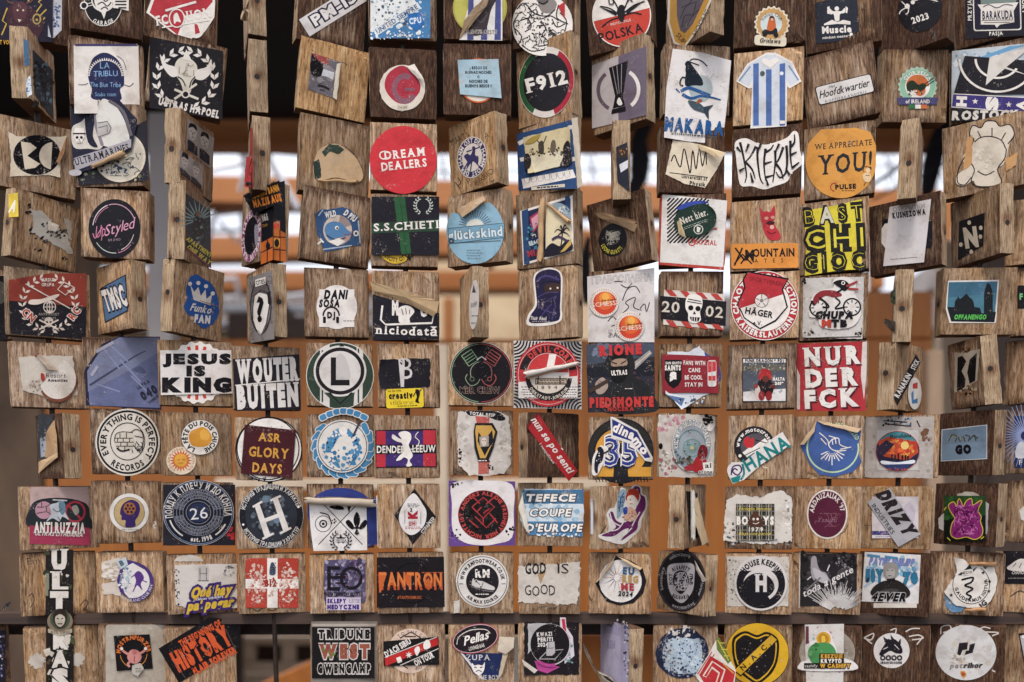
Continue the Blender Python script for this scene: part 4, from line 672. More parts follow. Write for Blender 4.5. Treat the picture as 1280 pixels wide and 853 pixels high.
T('CHI',1043,298,25,'24221f',w=78,rot=-3,bold=.2,gap=.3); T('CHI',1043,298,24,'d8c93e',w=72,rot=-3,bold=-.01,gap=.4); T('GIOC',1043,327,21,'24221f',w=78,rot=-3,bold=.14,gap=.3); T('GIOC',1043,327,20,'d8c93e',w=74,rot=-3,bold=-.05,gap=.36)
b('D13', 1134, 296, 90, 92, 18, -3, 0.75, .2, 'brown block with a tall white paper headed by one line of black slab capitals')
s('black edged sticker behind', z=0, lift=.3); B(1134,292,63,36,K,rad=5); P([(1106,280),(1102,286),(1102,304),(1106,310),(1116,310),(1116,278)],'d9d2cb')
s('tall white paper', z=1, kind='p', lift=.4); P([(1112,259),(1164,249),(1155,328),(1104,333)],'d6d0cf'); T('ОТКРЫТКИ',1136,260,5,'b3adac',w=40,rot=-7,ol='7a7474',olw=.03); T('KUSNEZOWA',1136,267.5,6.5,K,w=42,rot=-7,bold=.09,serif=1); fine(1130,323,36,1,'6a6464',.7,rot=-5)
b('D14', 1227, 285, 86, 88, 48, -3, 0.4, .3, 'turned block with a black square bearing one pale letter N among round dots')
s('black square with pale letter', lift=.2); P([(1199,277),(1231,266),(1229,307),(1197,326)],'1e1b20'); T('N',1213.5,297,22,'d2c5b2',w=17,rot=-8,bold=.1); 
for x,y in ((1211.5,278.5),(1226,285),(1225.5,296),(1201,306),(1214,315)): D(x,y,2.3,'d2c5b2',ry=2.8,n=14)
b('D15', 1305, 290, 88, 84, -4, 0, 0.2, .5, 'bare block cut by the frame beyond the block with the pale letter N')
b('D0', -34, 380, 88, 90, 3, 0, 0.45, .2, 'dark stickered block mostly cut by the frame beside the red and black flag')
s('black sticker'); Q(-60,345,9,425,'1d1a20'); D(0,366,9,'5a5650',ry=14)
# ---- fifth row
b('E1', 60, 382, 98, 86, -1, 1, 0.15, .3, 'block under a red over black flag sticker with a wreath, skull and crossed bones')
s('red and black flag sticker', lift=.5); P([(11,350),(60,342),(108,342),(108,384),(11,378)],'8c3a2b'); P([(11,376),(108,384),(107,424),(13,417)],'1f1b22'); leaves(61,380,33,'d8c9bd',262,110,11,8,3.4); leaves(61,380,33,'d8c9bd',-82,70,11,8,3.4); skull(61,403,5.5,'d8c9bd'); LL([[(49,400),(73,412)],[(73,400),(49,412)]],2,'d8c9bd'); D(62,384,8,'d8c9bd'); D(62,384,7,'1f1b22'); LL([[(54,384),(70,384)],[(62,376),(62,392)],[(56,379),(68,379)],[(56,389),(68,389)]],.8,'d8c9bd'); N(62,384,3,3.8,'d8c9bd',2); LL([[(32,355),(88,386)]],1.4,'d8c9bd'); L([(80,353),(92,359),(82,369),(72,362),(80,353)],1.2,'d8c9bd'); PS([(36,380),(38,375),(52,374),(64,370),(74,368),(70,373),(56,378),(46,381)],'d8c9bd'); T('CURDUR',60,350,4,'d8c9bd',w=17,bold=.04); T('GRUPA',60,356,4,'d8c9bd',w=16,bold=.04); T('ANTIFASCIST',61,393,3,'a8a09a',w=26); T('ALWAYS',61,398,3,'a8a09a',w=18); T('CN',36,394,9,'b0503c',w=18,rot=40,bold=.06,ol=W); T('RC',93,392,9,'b0503c',w=16,rot=-52,bold=.06,ol=W)
b('E2', 152, 374, 84, 88, 61, 0, 0.4, .5, 'turned pale block with a slanted blue grey sticker of tall white capitals')
s('blue grey TMSC sticker', lift=.3); P([(126,360),(157,343),(160,389),(131,404)],'2a2d38'); P([(127,361),(156,345),(159,388),(132,402)],'54708f'); T('TMSC',143,373,24,'dcd5cf',w=28,rot=-17,bold=.08,ol='26232c',olw=.1)
b('E3', 241, 377, 84, 92, -43, 4, 0.23, .5, 'turned pale block with a torn blue sticker of a white crown and script')
s('torn blue crown sticker', lift=.7); P([(237,346),(246,343),(256,349),(262,352),(268,360),(273,374),(274,392),(266,406),(254,412),(244,402),(234,392),(230,384),(234,374),(232,364)],'2b5a9c',.6); P([(238,357),(243,365),(248,359),(251,370),(257,362),(258,374),(265,368),(263,382),(242,375)],'dfd9d2')
for x,y in ((237.5,355),(248,354),(257.5,358),(266,367)): D(x,y,2.6,'dfd9d2',n=12)
T('Funko',252,386,9,'dfd9d2',w=26,rot=10,sh=.25,bold=.04); T('FAN',253,399,8.5,'dfd9d2',w=20,rot=6,bold=.12); L([(250,376),(272,383)],.7,'9a7a5a'); D(232,372,2,'c9a98a'); D(240,398,2.5,'c9a98a')
b('E4', 333, 382, 84, 92, 69, 0, 0.4, .4, 'turned block with a grey sticker of a white masked face bearing a question mark')
s('grey question mark mask sticker', lift=.3); P([(310,348),(340,338),(343,424),(313,429)],'8b8583'); scrib(326,384,14,40,'5a5454',50,.7); N(326,383,12,13.5,'3a3538',2.6); PS([(316,384),(318,370),(326,363),(334,366),(337,380),(333,404),(327,418),(320,412),(316,400)],W); P([(315,372),(318,358),(326,354),(334,358),(338,374),(333,368),(324,366)],'6a6262'); P([(334,366),(338,364),(339,382),(335,380)],'2b262c'); LL([[(316,384),(318,370),(326,363),(334,366),(337,380),(333,404),(327,418),(320,412),(316,400),(316,384)]],1,K); T('?',325,387,28,K,w=9,bold=.06); P([(319,350),(332,346),(332,355),(319,359)],W); T('CITIES',325.5,353,5,K,w=11,rot=-12,bold=.04)
b('E5', 421, 381, 82, 88, 1, 0, 0.4, .25, 'block with a white disc of three black words and a pair of headphones')
s('white headphone disc', lift=.4); D(421,384,25.5,'e2dbd6',ry=27.5); Q(399,362,443,409,'e2dbd6'); T('DANI',420,368.5,10,K,w=29,bold=.1,sh=.15); T('SOSA',412,379.5,8.5,K,w=26,bold=.09,sh=.12); N(414,395,9,11,K,1.1,0,180); B(405.5,400,3.6,8,K,rad=1); B(422,400,3.6,8,K,rad=1); T('DJ',414,394,7,K,w=10,bold=.09); fine(435,401,12,1,'8a8480',.8)
b('E6', 507, 384, 86, 88, 0, 0, 0.25, .3, 'block with a black fist sticker, a wide wood coloured paper curled over it')
s('black fist sticker', lift=.5); P([(466,368),(549,392),(549,424),(466,426)],'23202a'); LL([[(478,382),(476,400),(482,406),(540,404),(542,394),(536,386)]],2.4,W,); PS([(498,386),(506,382),(514,384),(518,390),(512,398),(512,404),(500,404),(498,396)],W); CC([[(502,386),(504,394)],[(507,385),(508,393)],[(512,387),(512,393)]],.9,K); T('M',494,385,16,W,w=8,bold=.1); T('U',530,388,14,W,w=9,bold=.1); T('niciodată',508,413.5,10,W,w=78,rot=2,bold=.04,serif=1,wob=.04)
N(512,360,27,28,'9a7c5e',.7,20,160); F([(462,352,3),(466,363,1.2),(505,377,1.2),(541,396,1.8),(546,391,5),(549,377,7),(505,363,7)],'c9ad88')
b('E7', 601, 377, 84, 92, 78, 0, 0.2, .5, 'sharply turned block with a narrow seeming white oval sticker on its face')
s('white oval sticker', lift=.2); D(592.5,381,6,'dcd6d0',ry=31,rot=3); P([(590,366),(592,356),(595,366)],'3a3a40'); T('Atelier',592.5,380,7,'4a4448',w=9,rot=-30,sh=.3); fine(592.5,395,6,1,K,1); fine(591,404,5,1,K,1)
b('E8', 688, 381, 82, 92, 20, -1, 0.22, .35, 'block with a cut-out sticker of a person in a dark violet turban and veil')
s('veiled person cut-out', lift=.3); PS([(667,346),(676,337),(690,335),(702,342),(703,362),(702,384),(703,394),(700,402),(686,407),(660,407),(660,394),(668,382),(668,366)],W); PS([(669,347),(677,339),(690,337),(700,343),(701,362),(700,384),(700,396),(694,402),(664,404),(663,395),(671,382),(670,366)],'2c2648'); C([(670,352),(682,345),(699,350)],2.4,'4d4476'); C([(670,358),(684,352),(700,354)],1.6,'1c1930'); PS([(681,357),(692,354),(700,356),(700,364),(690,366),(682,368)],'46342e'); D(688,361,1.3,'d8cfc4',n=8); D(697,360,1.3,'d8cfc4',n=8); CC([[(672,372),(684,366),(698,366)],[(674,384),(684,376),(696,370)],[(690,400),(694,384),(692,372)],[(676,396),(684,386),(690,380)],[(671,380),(680,388),(696,392)]],1.1,'554c80'); T('Thair Abud',673,398,4.4,'d8d0cc',w=20,rot=2,bold=.05); fine(676,402,24,1,'b0a8b0',.8)
b('E9', 776, 385, 82, 92, 1, 0, 0.45, .3, 'block papered white with marker doodles and two orange sun discs')
s('white paper with marker doodles', z=0, kind='p', lift=.3); P([(734,346),(818,335),(818,428),(735,428)],'d4cdca'); T('ПРАВОСЛАВНА',777,349,9,'d4cdca',w=74,rot=-3,ol='55504f',olw=.035); CC([[(778,376),(784,362),(794,358),(800,366)],[(778,392),(786,384),(782,378),(794,372),(792,384),(802,388)],[(800,386),(806,380),(808,390),(812,378)],[(760,402),(766,396),(772,404),(764,408)],[(768,352),(778,352)],[(776,356),(784,360),(790,354)],[(800,392),(798,400)]],1.2,'4a4546'); T('5',763,417,9,'d4cdca',ol='55504f',olw=.04); T('PAL',769,419,6,'5a5554',w=14)
for i,(x,y) in enumerate(((755,378),(787,408))):
    s(('sun disc, upper','sun disc, lower')[i], z=1, lift=.3); D(x,y,18.5,'ded6ce'); D(x+1,y+1,14.5,'c8452a'); D(x+1,y-2,11.5,'d8642e'); D(x+2,y-5,8,'e08a3c'); D(x+2,y-7,4.5,'e8aa50'); T('SCHIESSE',x+2,y+2,5.4,'e6dccf',w=34,rot=-6); T('die perle',x+6,y-3,2.6,K,w=20,rot=-6); rays(x,y,15.6,17,.7,'c97a5a',36)
b('E10', 863, 382, 80, 84, -12, 0, 0.55, .3, 'block with a black strip of a skull between the numbers 20 and 02')
s('black strip with skull', lift=.7); P([(830,362),(906,368),(904,412),(829,406)],'d5cbc2'); P([(825,370),(908,377),(907,408),(826,399)],'221e24')
for i in range(4): P([(831+i*19,362+i*1.6),(840+i*19,362.8+i*1.6),(847+i*19,371+i*1.5),(838+i*19,370+i*1.5)],'b8443c'); P([(832+i*19,400+i*1.6),(841+i*19,400.8+i*1.6),(848+i*19,410+i*1),(838+i*19,408+i*1.2)],'b8443c')
T('20',838.5,384,13,'cfc4b8',w=22,rot=4,serif=1,bold=.02,ol='6a625c',olw=.03); T('02',893,390,13,'cfc4b8',w=22,rot=6,serif=1,bold=.02,ol='6a625c',olw=.03); PS([(857,376),(861,369),(869,368),(877,372),(878,382),(875,390),(876,400),(870,404),(861,402),(860,392),(857,386)],W); LL([[(860,374),(876,377)],[(859,377),(877,380)]],1.2,K); D(863.5,385,3.3,K,n=12); D(872.5,386,3.3,K,n=12); P([(868,389),(870,393),(866,393)],K); P([(862,396),(875,397),(873,402),(864,401)],K); LL([[(865,396),(865,402)],[(868,396),(868,402)],[(871,397),(871,402)]],.8,W)
b('E11', 955, 384, 86, 86, -1, 0, 0.2, .3, 'block behind a big round red and white handball club crest, a ball in a shield')
s('round red and white crest', lift=.5); D(956,382,42.5,W,ry=43.5); D(956,382,41.5,'b9303a',ry=42.5); D(956,382,32,W); A('CHAOTEN CONNECTION',956,382,36.5,6.5,W,a=90,span=215,bold=.08,ol='8a1f2a'); A('KAISERSLAUTERN',956,382,36.5,6.5,W,a=270,flip=True,span=130,bold=.08,ol='8a1f2a'); P([(934,339),(986,348),(979,362),(985,384),(970,402),(950,412),(930,398),(921,380),(930,360),(928,350)],K); P([(935,341),(984,350),(977,362),(983,384),(969,400),(950,410),(931,397),(923,380),(932,360),(930,350)],W); P([(935,341),(984,350),(977,362),(979,368),(924,386),(923,380),(932,360),(930,350)],'b5303a'); T('SPORTVEREIN',958,352,5,'7a1d26',w=42,rot=10); D(952,376,8.6,K); D(952,376,8,W); D(952,376,2.6,'8a8380',n=6); LL([[(952,373),(952,368)],[(955,375),(959,373)],[(954,379),(957,383)],[(950,379),(947,383)],[(949,375),(945,373)]],1,'8a8380'); T('HÄGER',949,391,7.5,K,w=35,rot=10,bold=.04); T('e.V.',947,404,5,K,w=11,rot=4,bold=.03)
b('E12', 1041, 386, 84, 84, 0, 0, 0.45, .3, 'block with a scuffed white sticker of a dog like creature riding a bicycle')
s('scuffed white sheet', z=0, kind='p', lift=.5); P([(1004,348),(1080,346),(1078,424),(1003,422)],'c9c4c0',.4); specks(1040,385,36,36,['b9b2ae','d9d4d0','a8a19d'],60,2.4,'r'); specks(1006,352,3,4,[K],5,2); specks(1072,418,5,3,[K],8,2); specks(1012,416,8,5,[K,'6a6460'],14,1.8); LL([[(1004,423),(1076,421),(1077,410)]],1.2,K)
s('dog on a bicycle cut-out', z=1, lift=.3); PS([(1012,384),(1016,370),(1030,362),(1042,360),(1042,350),(1056,346),(1070,354),(1068,366),(1074,378),(1076,394),(1066,408),(1044,412),(1026,408),(1022,398),(1012,396)],'dcd6d1')
N(1023,385,9.5,11.5,K); N(1065,384,9.5,11.5,K); rays(1023,385,5.5,9,1.2,K,8); rays(1065,384,5.5,9,1.2,K,8); PS([(1017,372),(1026,364),(1040,363),(1050,366),(1052,370),(1042,372),(1032,370),(1024,376),(1018,382)],'8c2f34'); C([(1024,372),(1032,378),(1036,384),(1028,384)],2,K); C([(1044,372),(1050,378),(1044,386),(1056,384)],2,K); CC([[(1046,366),(1054,360),(1052,354)],[(1018,382),(1014,376)]],2.2,K); PS([(1042,353),(1050,350),(1058,352),(1062,358),(1056,364),(1050,360),(1044,356)],K); D(1054,354,2.4,W); D(1054,354,1.3,K); LL([[(1058,358),(1072,352)],[(1060,361),(1073,362)]],2.6,'a33a3c'); T('CHUPA',1043,394,8,K,w=48,bold=.12,sh=.15); T('M',1033,404.5,8,'b9402f',w=12,bold=.12); T('TB',1049,404.5,8,K,w=20,bold=.12)
b('E13', 1129, 382, 84, 94, 88, 1, 0.3, .4, 'edge-on block in front of the orange boarding, two torn sticker flaps peeping past it')
s('torn flaps on its hidden face', kind='p'); P([(1119.5,350),(1120.5,350),(1120.5,420),(1119.5,420)],'b9a58a'); F([(1119.5,360,0),(1113,366,6),(1113,378,6),(1119.5,382,0)],'2f3a2c'); F([(1119.5,402,0),(1106,398,9),(1105,404,10),(1119.5,420,0)],'3a2f28')
b('E14', 1219, 379, 94, 86, -24, 0, 0.13, .45, 'block with a teal evening sticker of a dark tower and domed skyline')
s('teal skyline sticker', lift=.6); P([(1185,351),(1249,350),(1245,404),(1187,404),(1182,386)],'dcd6d0'); P([(1186,353),(1247,352),(1243,403),(1189,402),(1184,385)],'4f7d8f'); P([(1186,353),(1247,352),(1246,366),(1185,372)],'456f86'); P([(1184,384),(1193,384),(1194,376),(1197,373),(1197,370),(1200,374),(1204,371),(1208,367),(1212,372),(1215,374),(1217,378),(1218,384),(1225,385),(1227,392),(1230,392),(1230,370),(1231,362),(1234,354),(1238,356),(1241,366),(1241,390),(1245,390),(1243,403),(1189,402),(1185,388)],'1d2126'); T('OFFANENGO',1213,396.5,5.4,'5fb85a',w=40,rot=0,bold=.08,sh=.2)
b('E15', 1312, 378, 88, 86, -5, 0, 0.45, .3, 'block cut by the frame beside the teal skyline, a black sticker with green letters')
s('black sticker with green letters'); Q(1272,357,1330,386,'1c1b1f'); T('F',1276.5,371,7,'7fc98a',w=4,bold=.06)
# ---- sixth row
b('F1', 62, 471, 92, 84, 0, 0, 0.3, .15, 'greyed block with a scrap of white paper and half a white disc edged brown')
s('white paper scrap', z=0, kind='p', lift=.6); P([(23,446),(50,445),(91,445),(97,494),(60,497),(28,488)],'ccc2b6',.7); specks(46,482,12,8,['b3a598','8f7f70'],24,2)
s('half peeled white disc', z=1, kind='p', lift=1.4); P(ell(72,476,24,27,30,-150,64,),'7d4a38'); P(ell(72,474,23,25,30,-160,70),'d9d1c8'); T('Resort',70,469.5,5.6,'5a4648',w=25,bold=.0); T('Amenities',72,475.5,3.6,'4a4044',w=25,bold=.06); PS([(51,467),(55,468),(56,475),(52,476)],'a8403a'); F([(46,445,1),(50,442,3),(74,464,1),(60,462,4)],'b9a898'); C([(44,446),(49,443),(53,445)],2.4,'8f3a2c')
b('F2', 154, 466, 92, 86, 0, -1, 0.55, .15, 'block sealed under a large translucent lavender blue sheet with grey wrinkles')
s('lavender blue sheet', lift=1.4); P([(128,430),(148,421),(200,421),(202,513),(108,507),(106,462)],'2c2a44'); P([(129,433),(149,422),(199,422),(200,510),(112,507),(109,464)],'6c7294'); P([(109,464),(129,433),(149,422),(199,422),(199,440),(150,470),(110,490)],'7d819b'); C([(112,482),(140,464),(168,446),(182,439)],3,'4a4d66',1.2); LL([[(128,434),(150,462)],[(136,430),(160,452)],[(150,450),(176,478)],[(164,470),(186,492)],[(120,480),(150,490)]],2,'8b90ae'); PS([(166,462),(176,458),(182,466),(174,466)],'565a78'); T('040',186,491,10,'2d2a42',w=22,rot=-30,bold=.1); T('ULTRA',179,481,4,'3a3750',w=18,rot=-32,bold=.04); T('HAMBURG',193,498,3.6,'3a3750',w=18,rot=-40,bold=.04); LL([[(120,440),(142,428)],[(114,470),(122,458)]],4,'a5a3b0')
b('F3', 245, 468, 90, 84, 0, 0, 0.15, .25, 'block with a wide white banner of heavy black capitals JESUS IS KING')
s('red and white round sticker beneath', z=0); gear(246,466,37,W,20,.06); rays(246,466,20,34,4,'c9483c',20)
s('wide white banner', z=1, lift=.5); P([(200,438),(290,438),(291,492),(201,494)],'dcd5d1'); T('JESUS',246,449,11,K,w=86,bold=.12); T('IS',245,464,11,K,w=24,bold=.12); T('KING',246,481.5,15,K,w=87,bold=.13)
b('F4', 333, 474, 85, 82, -2, 0, 0.35, .25, 'block with a dark square sticker of bulky white capitals in two rows')
s('dark sticker with two rows of capitals', lift=.6); P([(291,449),(374,443),(376,512),(294,514)],'251f28'); T('WOUTER',334,463,25,'dcd5d0',w=78,rot=-3,bold=.11,gap=.1,serif=1); L([(294,482),(375,474)],1.4,'dcd5d0'); T('BUITEN',335,495,25,'dcd5d0',w=78,rot=-3,bold=.11,gap=.1,serif=1)
b('F5', 425, 470, 84, 82, -1, 0, 0.35, .3, 'block behind a round green sticker with a big black L ringed in black and white')
s('round green sticker with L', lift=.3); D(425,470,42.5,'d2ccc6',ry=42); D(425,470,41.5,'38483c',ry=41)
for q in ([(400,436),(412,430),(412,510),(400,504)],[(446,432),(454,440),(453,502),(442,508)]): P(q,'d5cfca')
LL([[(403,438),(403,503)],[(448,436),(448,504)]],2,'38483c'); D(425,464,33,'d5cfca',ry=32); D(425,464,30.5,'241f24',ry=29.5); D(425,464,26,'d5cfca',ry=25); PS([(414,470),(418,450),(426,442),(434,452),(438,472),(426,478)],'c3bebb'); P([(413.5,447),(420,447),(420,475),(437,475),(437,482),(413.5,482)],'211c22'); P([(405,491),(426,511),(444,491),(438,491),(426,504),(412,491)],'38483c'); L([(412,491),(425,505),(440,491)],2,'211c22'); P([(424,433),(427,429),(430,433)],'211c22')
b('F6', 511, 471, 80, 82, 0, 0, 0.4, .25, 'block with a torn black paper bearing a white B over a yellow stitching shop card')
s('torn black paper with B', z=0, lift=1.0); P([(475,450),(500,449),(538,448),(537,484),(476,486),(473,468)],'201d25',.8); P([(498,449),(506,449),(505,484),(501,484)],'cfc8c6'); T('B',509,461,26,'cfc8c6',w=13,bold=.0); specks(503,452,5,3,['201d25'],5,1.6)
s('yellow card', z=1, lift=.3); B(506,498,48,25,'25201c',rot=-2,rad=3); B(506,498,47,24,'dfc42b',rot=-2,rad=3); T('creativ',501,494.5,7,K,w=30,rot=-2,bold=.12); T('stickerei',502,503,6,K,w=29,rot=-2,bold=-.03); T('aus der halle',493,488.5,2.6,K,w=17,rot=-2); fine(509,507.5,26,1,K,.8,rot=-2); PS([(519,488),(523,487),(525,492),(523,500),(524,504),(519,502),(521,496)],K); CC([[(520,490),(516,496)],[(524,490),(527,486)]],1,K)
b('F7', 601, 469, 84, 82, -1, 0, 0.15, .35, 'block with a black disc of crossed pistons over a skull outline in green to red')
s('black disc with crossed pistons', lift=.3); D(601.5,466.5,39.5,'d0c4bb',ry=38.5); D(601.5,466.5,38.8,'1f1b20',ry=37.8); N(601.5,466.5,36.8,37.6,'8fb08a',.97,95,265); N(601.5,466.5,36.8,37.6,'b85050',.97,-90,95); L([(577,445),(589,437),(598,450),(586,458),(577,445)],1,'8fae88'); L([(626,445),(614,437),(605,450),(618,458),(626,445)],1,'b8605c')
LL([[(580,448),(592,440)],[(582,451),(594,443)],[(584,454),(596,446)]],1,'7d9a78'); LL([[(623,448),(611,440)],[(621,451),(609,443)],[(619,454),(607,446)]],1,'b8605c'); LL([[(596,450),(602,446),(608,450)]],1.2,W); N(601.5,466,13,13.9,'9aa08f',1.0,100,230); N(601.5,466,13,13.9,'b87068',1.0,-50,80); C([(584,468),(582,474),(588,482),(596,480),(600,474)],1,'9aa58c'); C([(618,468),(620,474),(614,482),(606,480),(602,474)],1,'b8605c'); D(590,474,3,'6a7a64'); D(590,474,2,'1f1b20'); D(612,474,3,'a05a56'); D(612,474,2,'1f1b20'); T('MBR CREW',600,488,7.5,'1f1b20',w=50,bold=.04,rot=0,ol='b99a8c',olw=.05,sh=-.1)
b('F8', 686, 469, 86, 86, 0, 0, 0.35, .3, 'block under a white sticker of radiating black lines and a torn red ringed disc')
s('white sticker of radiating lines', lift=.4); P([(642,426),(727,427),(727,512),(642,510)],'d6cfca')
for cx_,cy_,a0,a1 in ((642,426,-88,-2),(727,427,182,268),(642,510,2,88),(727,512,92,178)):
    for r_ in range(4,44,4): N(cx_,cy_,r_,r_+2,K,1,a0,a1,n=4)
D(685,468,40,'b9343a',ry=40.5); D(685,468,37.5,'d6cfca',ry=38); D(685,468,37,'b9343a',ry=37.5); N(685,468,27,36,'2a2326',1,10,170); A('DEVIL CORP',685,468,31.5,7,'c9403c',a=82,bold=.08,span=112,serif=1); D(685,468,26.5,'d6cfca'); P(ell(685,468,26,26,20,5,175),'c03a3c'); T('1',689,453,16,W,w=9,bold=.12,sh=.2)
P([(648,478),(722,470),(722,498),(648,498)],'d9d2cd'); fine(686,492,70,6,'3a3436',1,3.2); P(ell(686,472,29,29,24,-178,-2),'2a2428'); P(ell(686,470,24,22,24,-176,-4),'cfc4b6'); B(689,477,40,8,'4a3e38'); B(689,477,38,5,'b9a998'); fine(689,477,34,2,'4a3e38',1,2.6); T('1894',684,484.5,4.4,'4a3e38',w=25,gap=.8); LL([[(672,480),(673,470)],[(700,480),(700,470)]],1.6,'4a3e38'); A('DIEKSTADT-JUBILEUM',686,472,26,3.6,'cfc4b6',a=270,flip=True,span=120,bold=.04); P([(656,466),(720,452),(720,458),(660,474)],'c9a98c')
U(657,469,722,455,4.4,2.4,'cfc6bf')
b('F9', 776, 472, 84, 86, 0, 0, 0.35, .3, 'block under a dark poster of a hooded masked figure with a bat, red stencil capitals')
s('dark hooded figure poster', lift=.4); P([(733,431),(818,428),(819,515),(735,516)],'34343d'); P([(733,431),(818,428),(818,446),(733,456)],'4d5462'); specks(760,440,24,8,['6a7284','3c4252','7a8292'],24,5); P([(733,460),(818,452),(818,470),(734,472)],'23242e'); specks(790,474,28,8,['6a3a44','3a3c48','8a8a90','54505a'],30,2,'r'); P([(790,455),(812,438),(815,442),(794,462)],'a8a09a'); LL([[(794,457),(813,441)]],.8,'d8d0c8')
PS([(754,516),(758,490),(764,476),(756,462),(758,448),(766,438),(776,436),(788,442),(794,456),(792,470),(806,478),(818,496),(819,515)],'2a2a2c'); PS([(762,462),(763,450),(770,442),(780,443),(786,452),(785,468),(778,478),(768,478),(763,470)],'1c1b1e'); PS([(764,453),(770,449),(782,449),(784,456),(774,458),(765,458)],'a58a78'); LL([[(765,453),(771,455)],[(776,455),(783,451)]],1.4,K); P([(763,459),(785,457),(784,470),(777,478),(768,478),(764,470)],'17161a'); T('ULTRAS',774,466,5.4,W,w=20,bold=.08,rot=-4); PS([(744,480),(752,472),(758,476),(760,484),(754,492),(746,492)],'a8958a'); CC([[(747,478),(752,482)],[(749,476),(755,480)],[(746,483),(750,486)]],.8,'5a4640'); LL([[(736,490),(760,476)]],5,'4a3a32'); LL([[(758,500),(770,506)],[(790,478),(796,506)],[(766,482),(762,512)]],1,'434345'); fine(786,486,10,1,'d8d0c8',1)
T('RIONE',775,437.5,11,'c5383a',w=54,rot=-3,bold=.12,serif=1); T('PIEDIMONTE',777,503,10.5,'c03a36',w=80,rot=-1,bold=.12,serif=1); T('NOCERA',776,511.5,4.6,'b03a36',w=33,rot=-1,bold=.08)
b('F10', 862, 471, 80, 82, -10, 0, 0.4, .25, 'block with a red wrinkled sticker of a black shield and a can, over torn blue')
s('torn blue and white sticker beneath', z=0, lift=1.6); P([(834,440),(860,440),(874,433),(886,446),(898,452),(901,470),(896,488),(878,496),(852,512),(842,500),(832,492)],'cfd2d8',.6); P([(880,440),(898,452),(902,472),(894,486)],'3a5090'); P([(834,494),(856,498),(852,508)],'5a7098'); specks(866,500,18,5,['4a5a70','20242c','d8d8d8'],22,2)
s('red supporters sticker', z=1, lift=.7); P([(828,443),(860,444),(899,446),(898,492),(860,491),(828,492)],'8f2a36'); P([(831,450),(852,450),(852,474),(848,482),(842,486),(836,482),(831,474)],K); T('SAN GIUSTO',842,454,3,W,w=20,bold=.06); T('SAINTS',841,460,5.6,W,w=20,bold=.1); T('S',841.5,472,11,W,w=9,bold=.14); T('FANS WITH',868,454,5,W,w=27,rot=1,bold=.04,wob=.05); T('CANS',868,463,5,W,w=15,bold=.04,wob=.05); T('BE COOL',867,472,5,W,w=22,bold=.04,wob=.05); T('STAY IN',867,481,5,W,w=22,bold=.04,wob=.05); B(890,467,11,33,'d8d0cc',rad=3); P([(885,452),(895,452),(895,464),(885,466)],'c23a40'); B(890,473,9,6,'c23a40'); L([(890,451),(890,483)],.8,'b0a8a4')
b('F11', 951, 472, 86, 84, -1, 0, 0.5, .15, 'block with a small photo sticker of a red capped doll in snow, framed in black')
s('red capped doll photo', lift=.4, kind='p'); B(955.5,475,55.5,55,'28252a'); B(955.5,475,53.5,53,'5a5f6a'); P([(929,449),(982,449),(982,453.5),(929,453.5)],'dcd6d2'); T('PUNK DRAGON & PDJ',955.5,451.2,3.6,K,w=48,bold=.08); P([(929,456),(982,456),(982,464),(929,464)],'6a675f'); specks(956,459,26,4,['4b4a46','8a867a','b5b0a6'],40,1.6,'r'); P([(929,490),(982,486),(982,501.5),(929,501.5)],'d9d6d4'); specks(956,489,26,3,['a8a8ac'],16,2); PS([(948,472),(950,464),(956,461),(963,464),(965,472),(962,476),(951,476)],'a82f30'); PS([(947,480),(952,474),(962,474),(967,482),(964,494),(950,494)],'2b2226'); D(957,474,4,'6a3a34'); PS([(943,492),(946,482),(950,486),(950,498),(946,500)],'cfc0b8'); D(952,495,4,'8f2a30',ry=6); D(961,495,4,'8f2a30',ry=6); D(945,483,2.4,'9a3030'); D(966,483,3,'6a2a2c'); T('MALTA',973.5,474,3.6,W,w=15,bold=.1); T('2019',974,479.5,3.4,W,w=11,bold=.1)
b('F12', 1039, 470, 88, 86, 0, -1, 0.35, .25, 'block under a big red sticker of three rows of cracked white block capitals')
s('big red sticker with cracked capitals', lift=.5); P([(996,430),(1083,427),(1082,514),(997,514)],'ad323a'); P([(1078,428),(1084,427),(1083,470),(1080,500),(1076,470)],'d4c8c2'); P([(996,460),(1000,470),(1000,512),(996,512)],'d0c0b8')
for t_,y,w_ in (('NUR',445,72),('DER',472,66),('FCK',498,68)): T(t_,1041.5,y+1.5,20,'5a2028',w=w_,rot=-3,bold=.12,serif=1,gap=.2); T(t_,1039.5,y,20,'e2dcd6',w=w_,rot=-3,bold=.09,serif=1,gap=.2); 
scrib(1038,470,34,36,'a8928c',36,.35)
b('F13', 1126, 473, 84, 86, -66, 0, 0.15, .5, 'turned pale block with a black diagonal name strip and a small white oval')
s('black diagonal name strip', z=0, lift=.3); P([(1117,495),(1145,443),(1151,453),(1122,507)],'221e22'); T('RANAKIN',1128.5,482,6.5,W,w=33,rot=-60,bold=.06); T('STICK',1144,456,6,W,w=13,rot=-60,bold=.04)
s('small white oval', z=1, lift=.3); D(1143.5,492,8.4,'dcd5cd',ry=20); P([(1141,480),(1147,478),(1147,486),(1141,486)],'b9433c'); P([(1139,492),(1142,488),(1142,500),(1147,498),(1147,504),(1140,505)],'4a7fa8')
b('F14', 1217, 467, 84, 88, 62, -7, 0.45, .35, 'turned block with a stained cream square of two black curved shapes, scraped wood beneath')
s('cream square with black shapes', kind='p', lift=.8); P([(1193,441),(1225,437),(1221,476),(1208,486),(1193,491)],'cfc3b0',.4); P([(1197,447),(1203,445),(1208,452),(1202,464),(1207,474),(1206,484),(1196,490)],'1d1b20'); P([(1221,441),(1219,476),(1212,480),(1209,466),(1212,450)],'1d1b20')
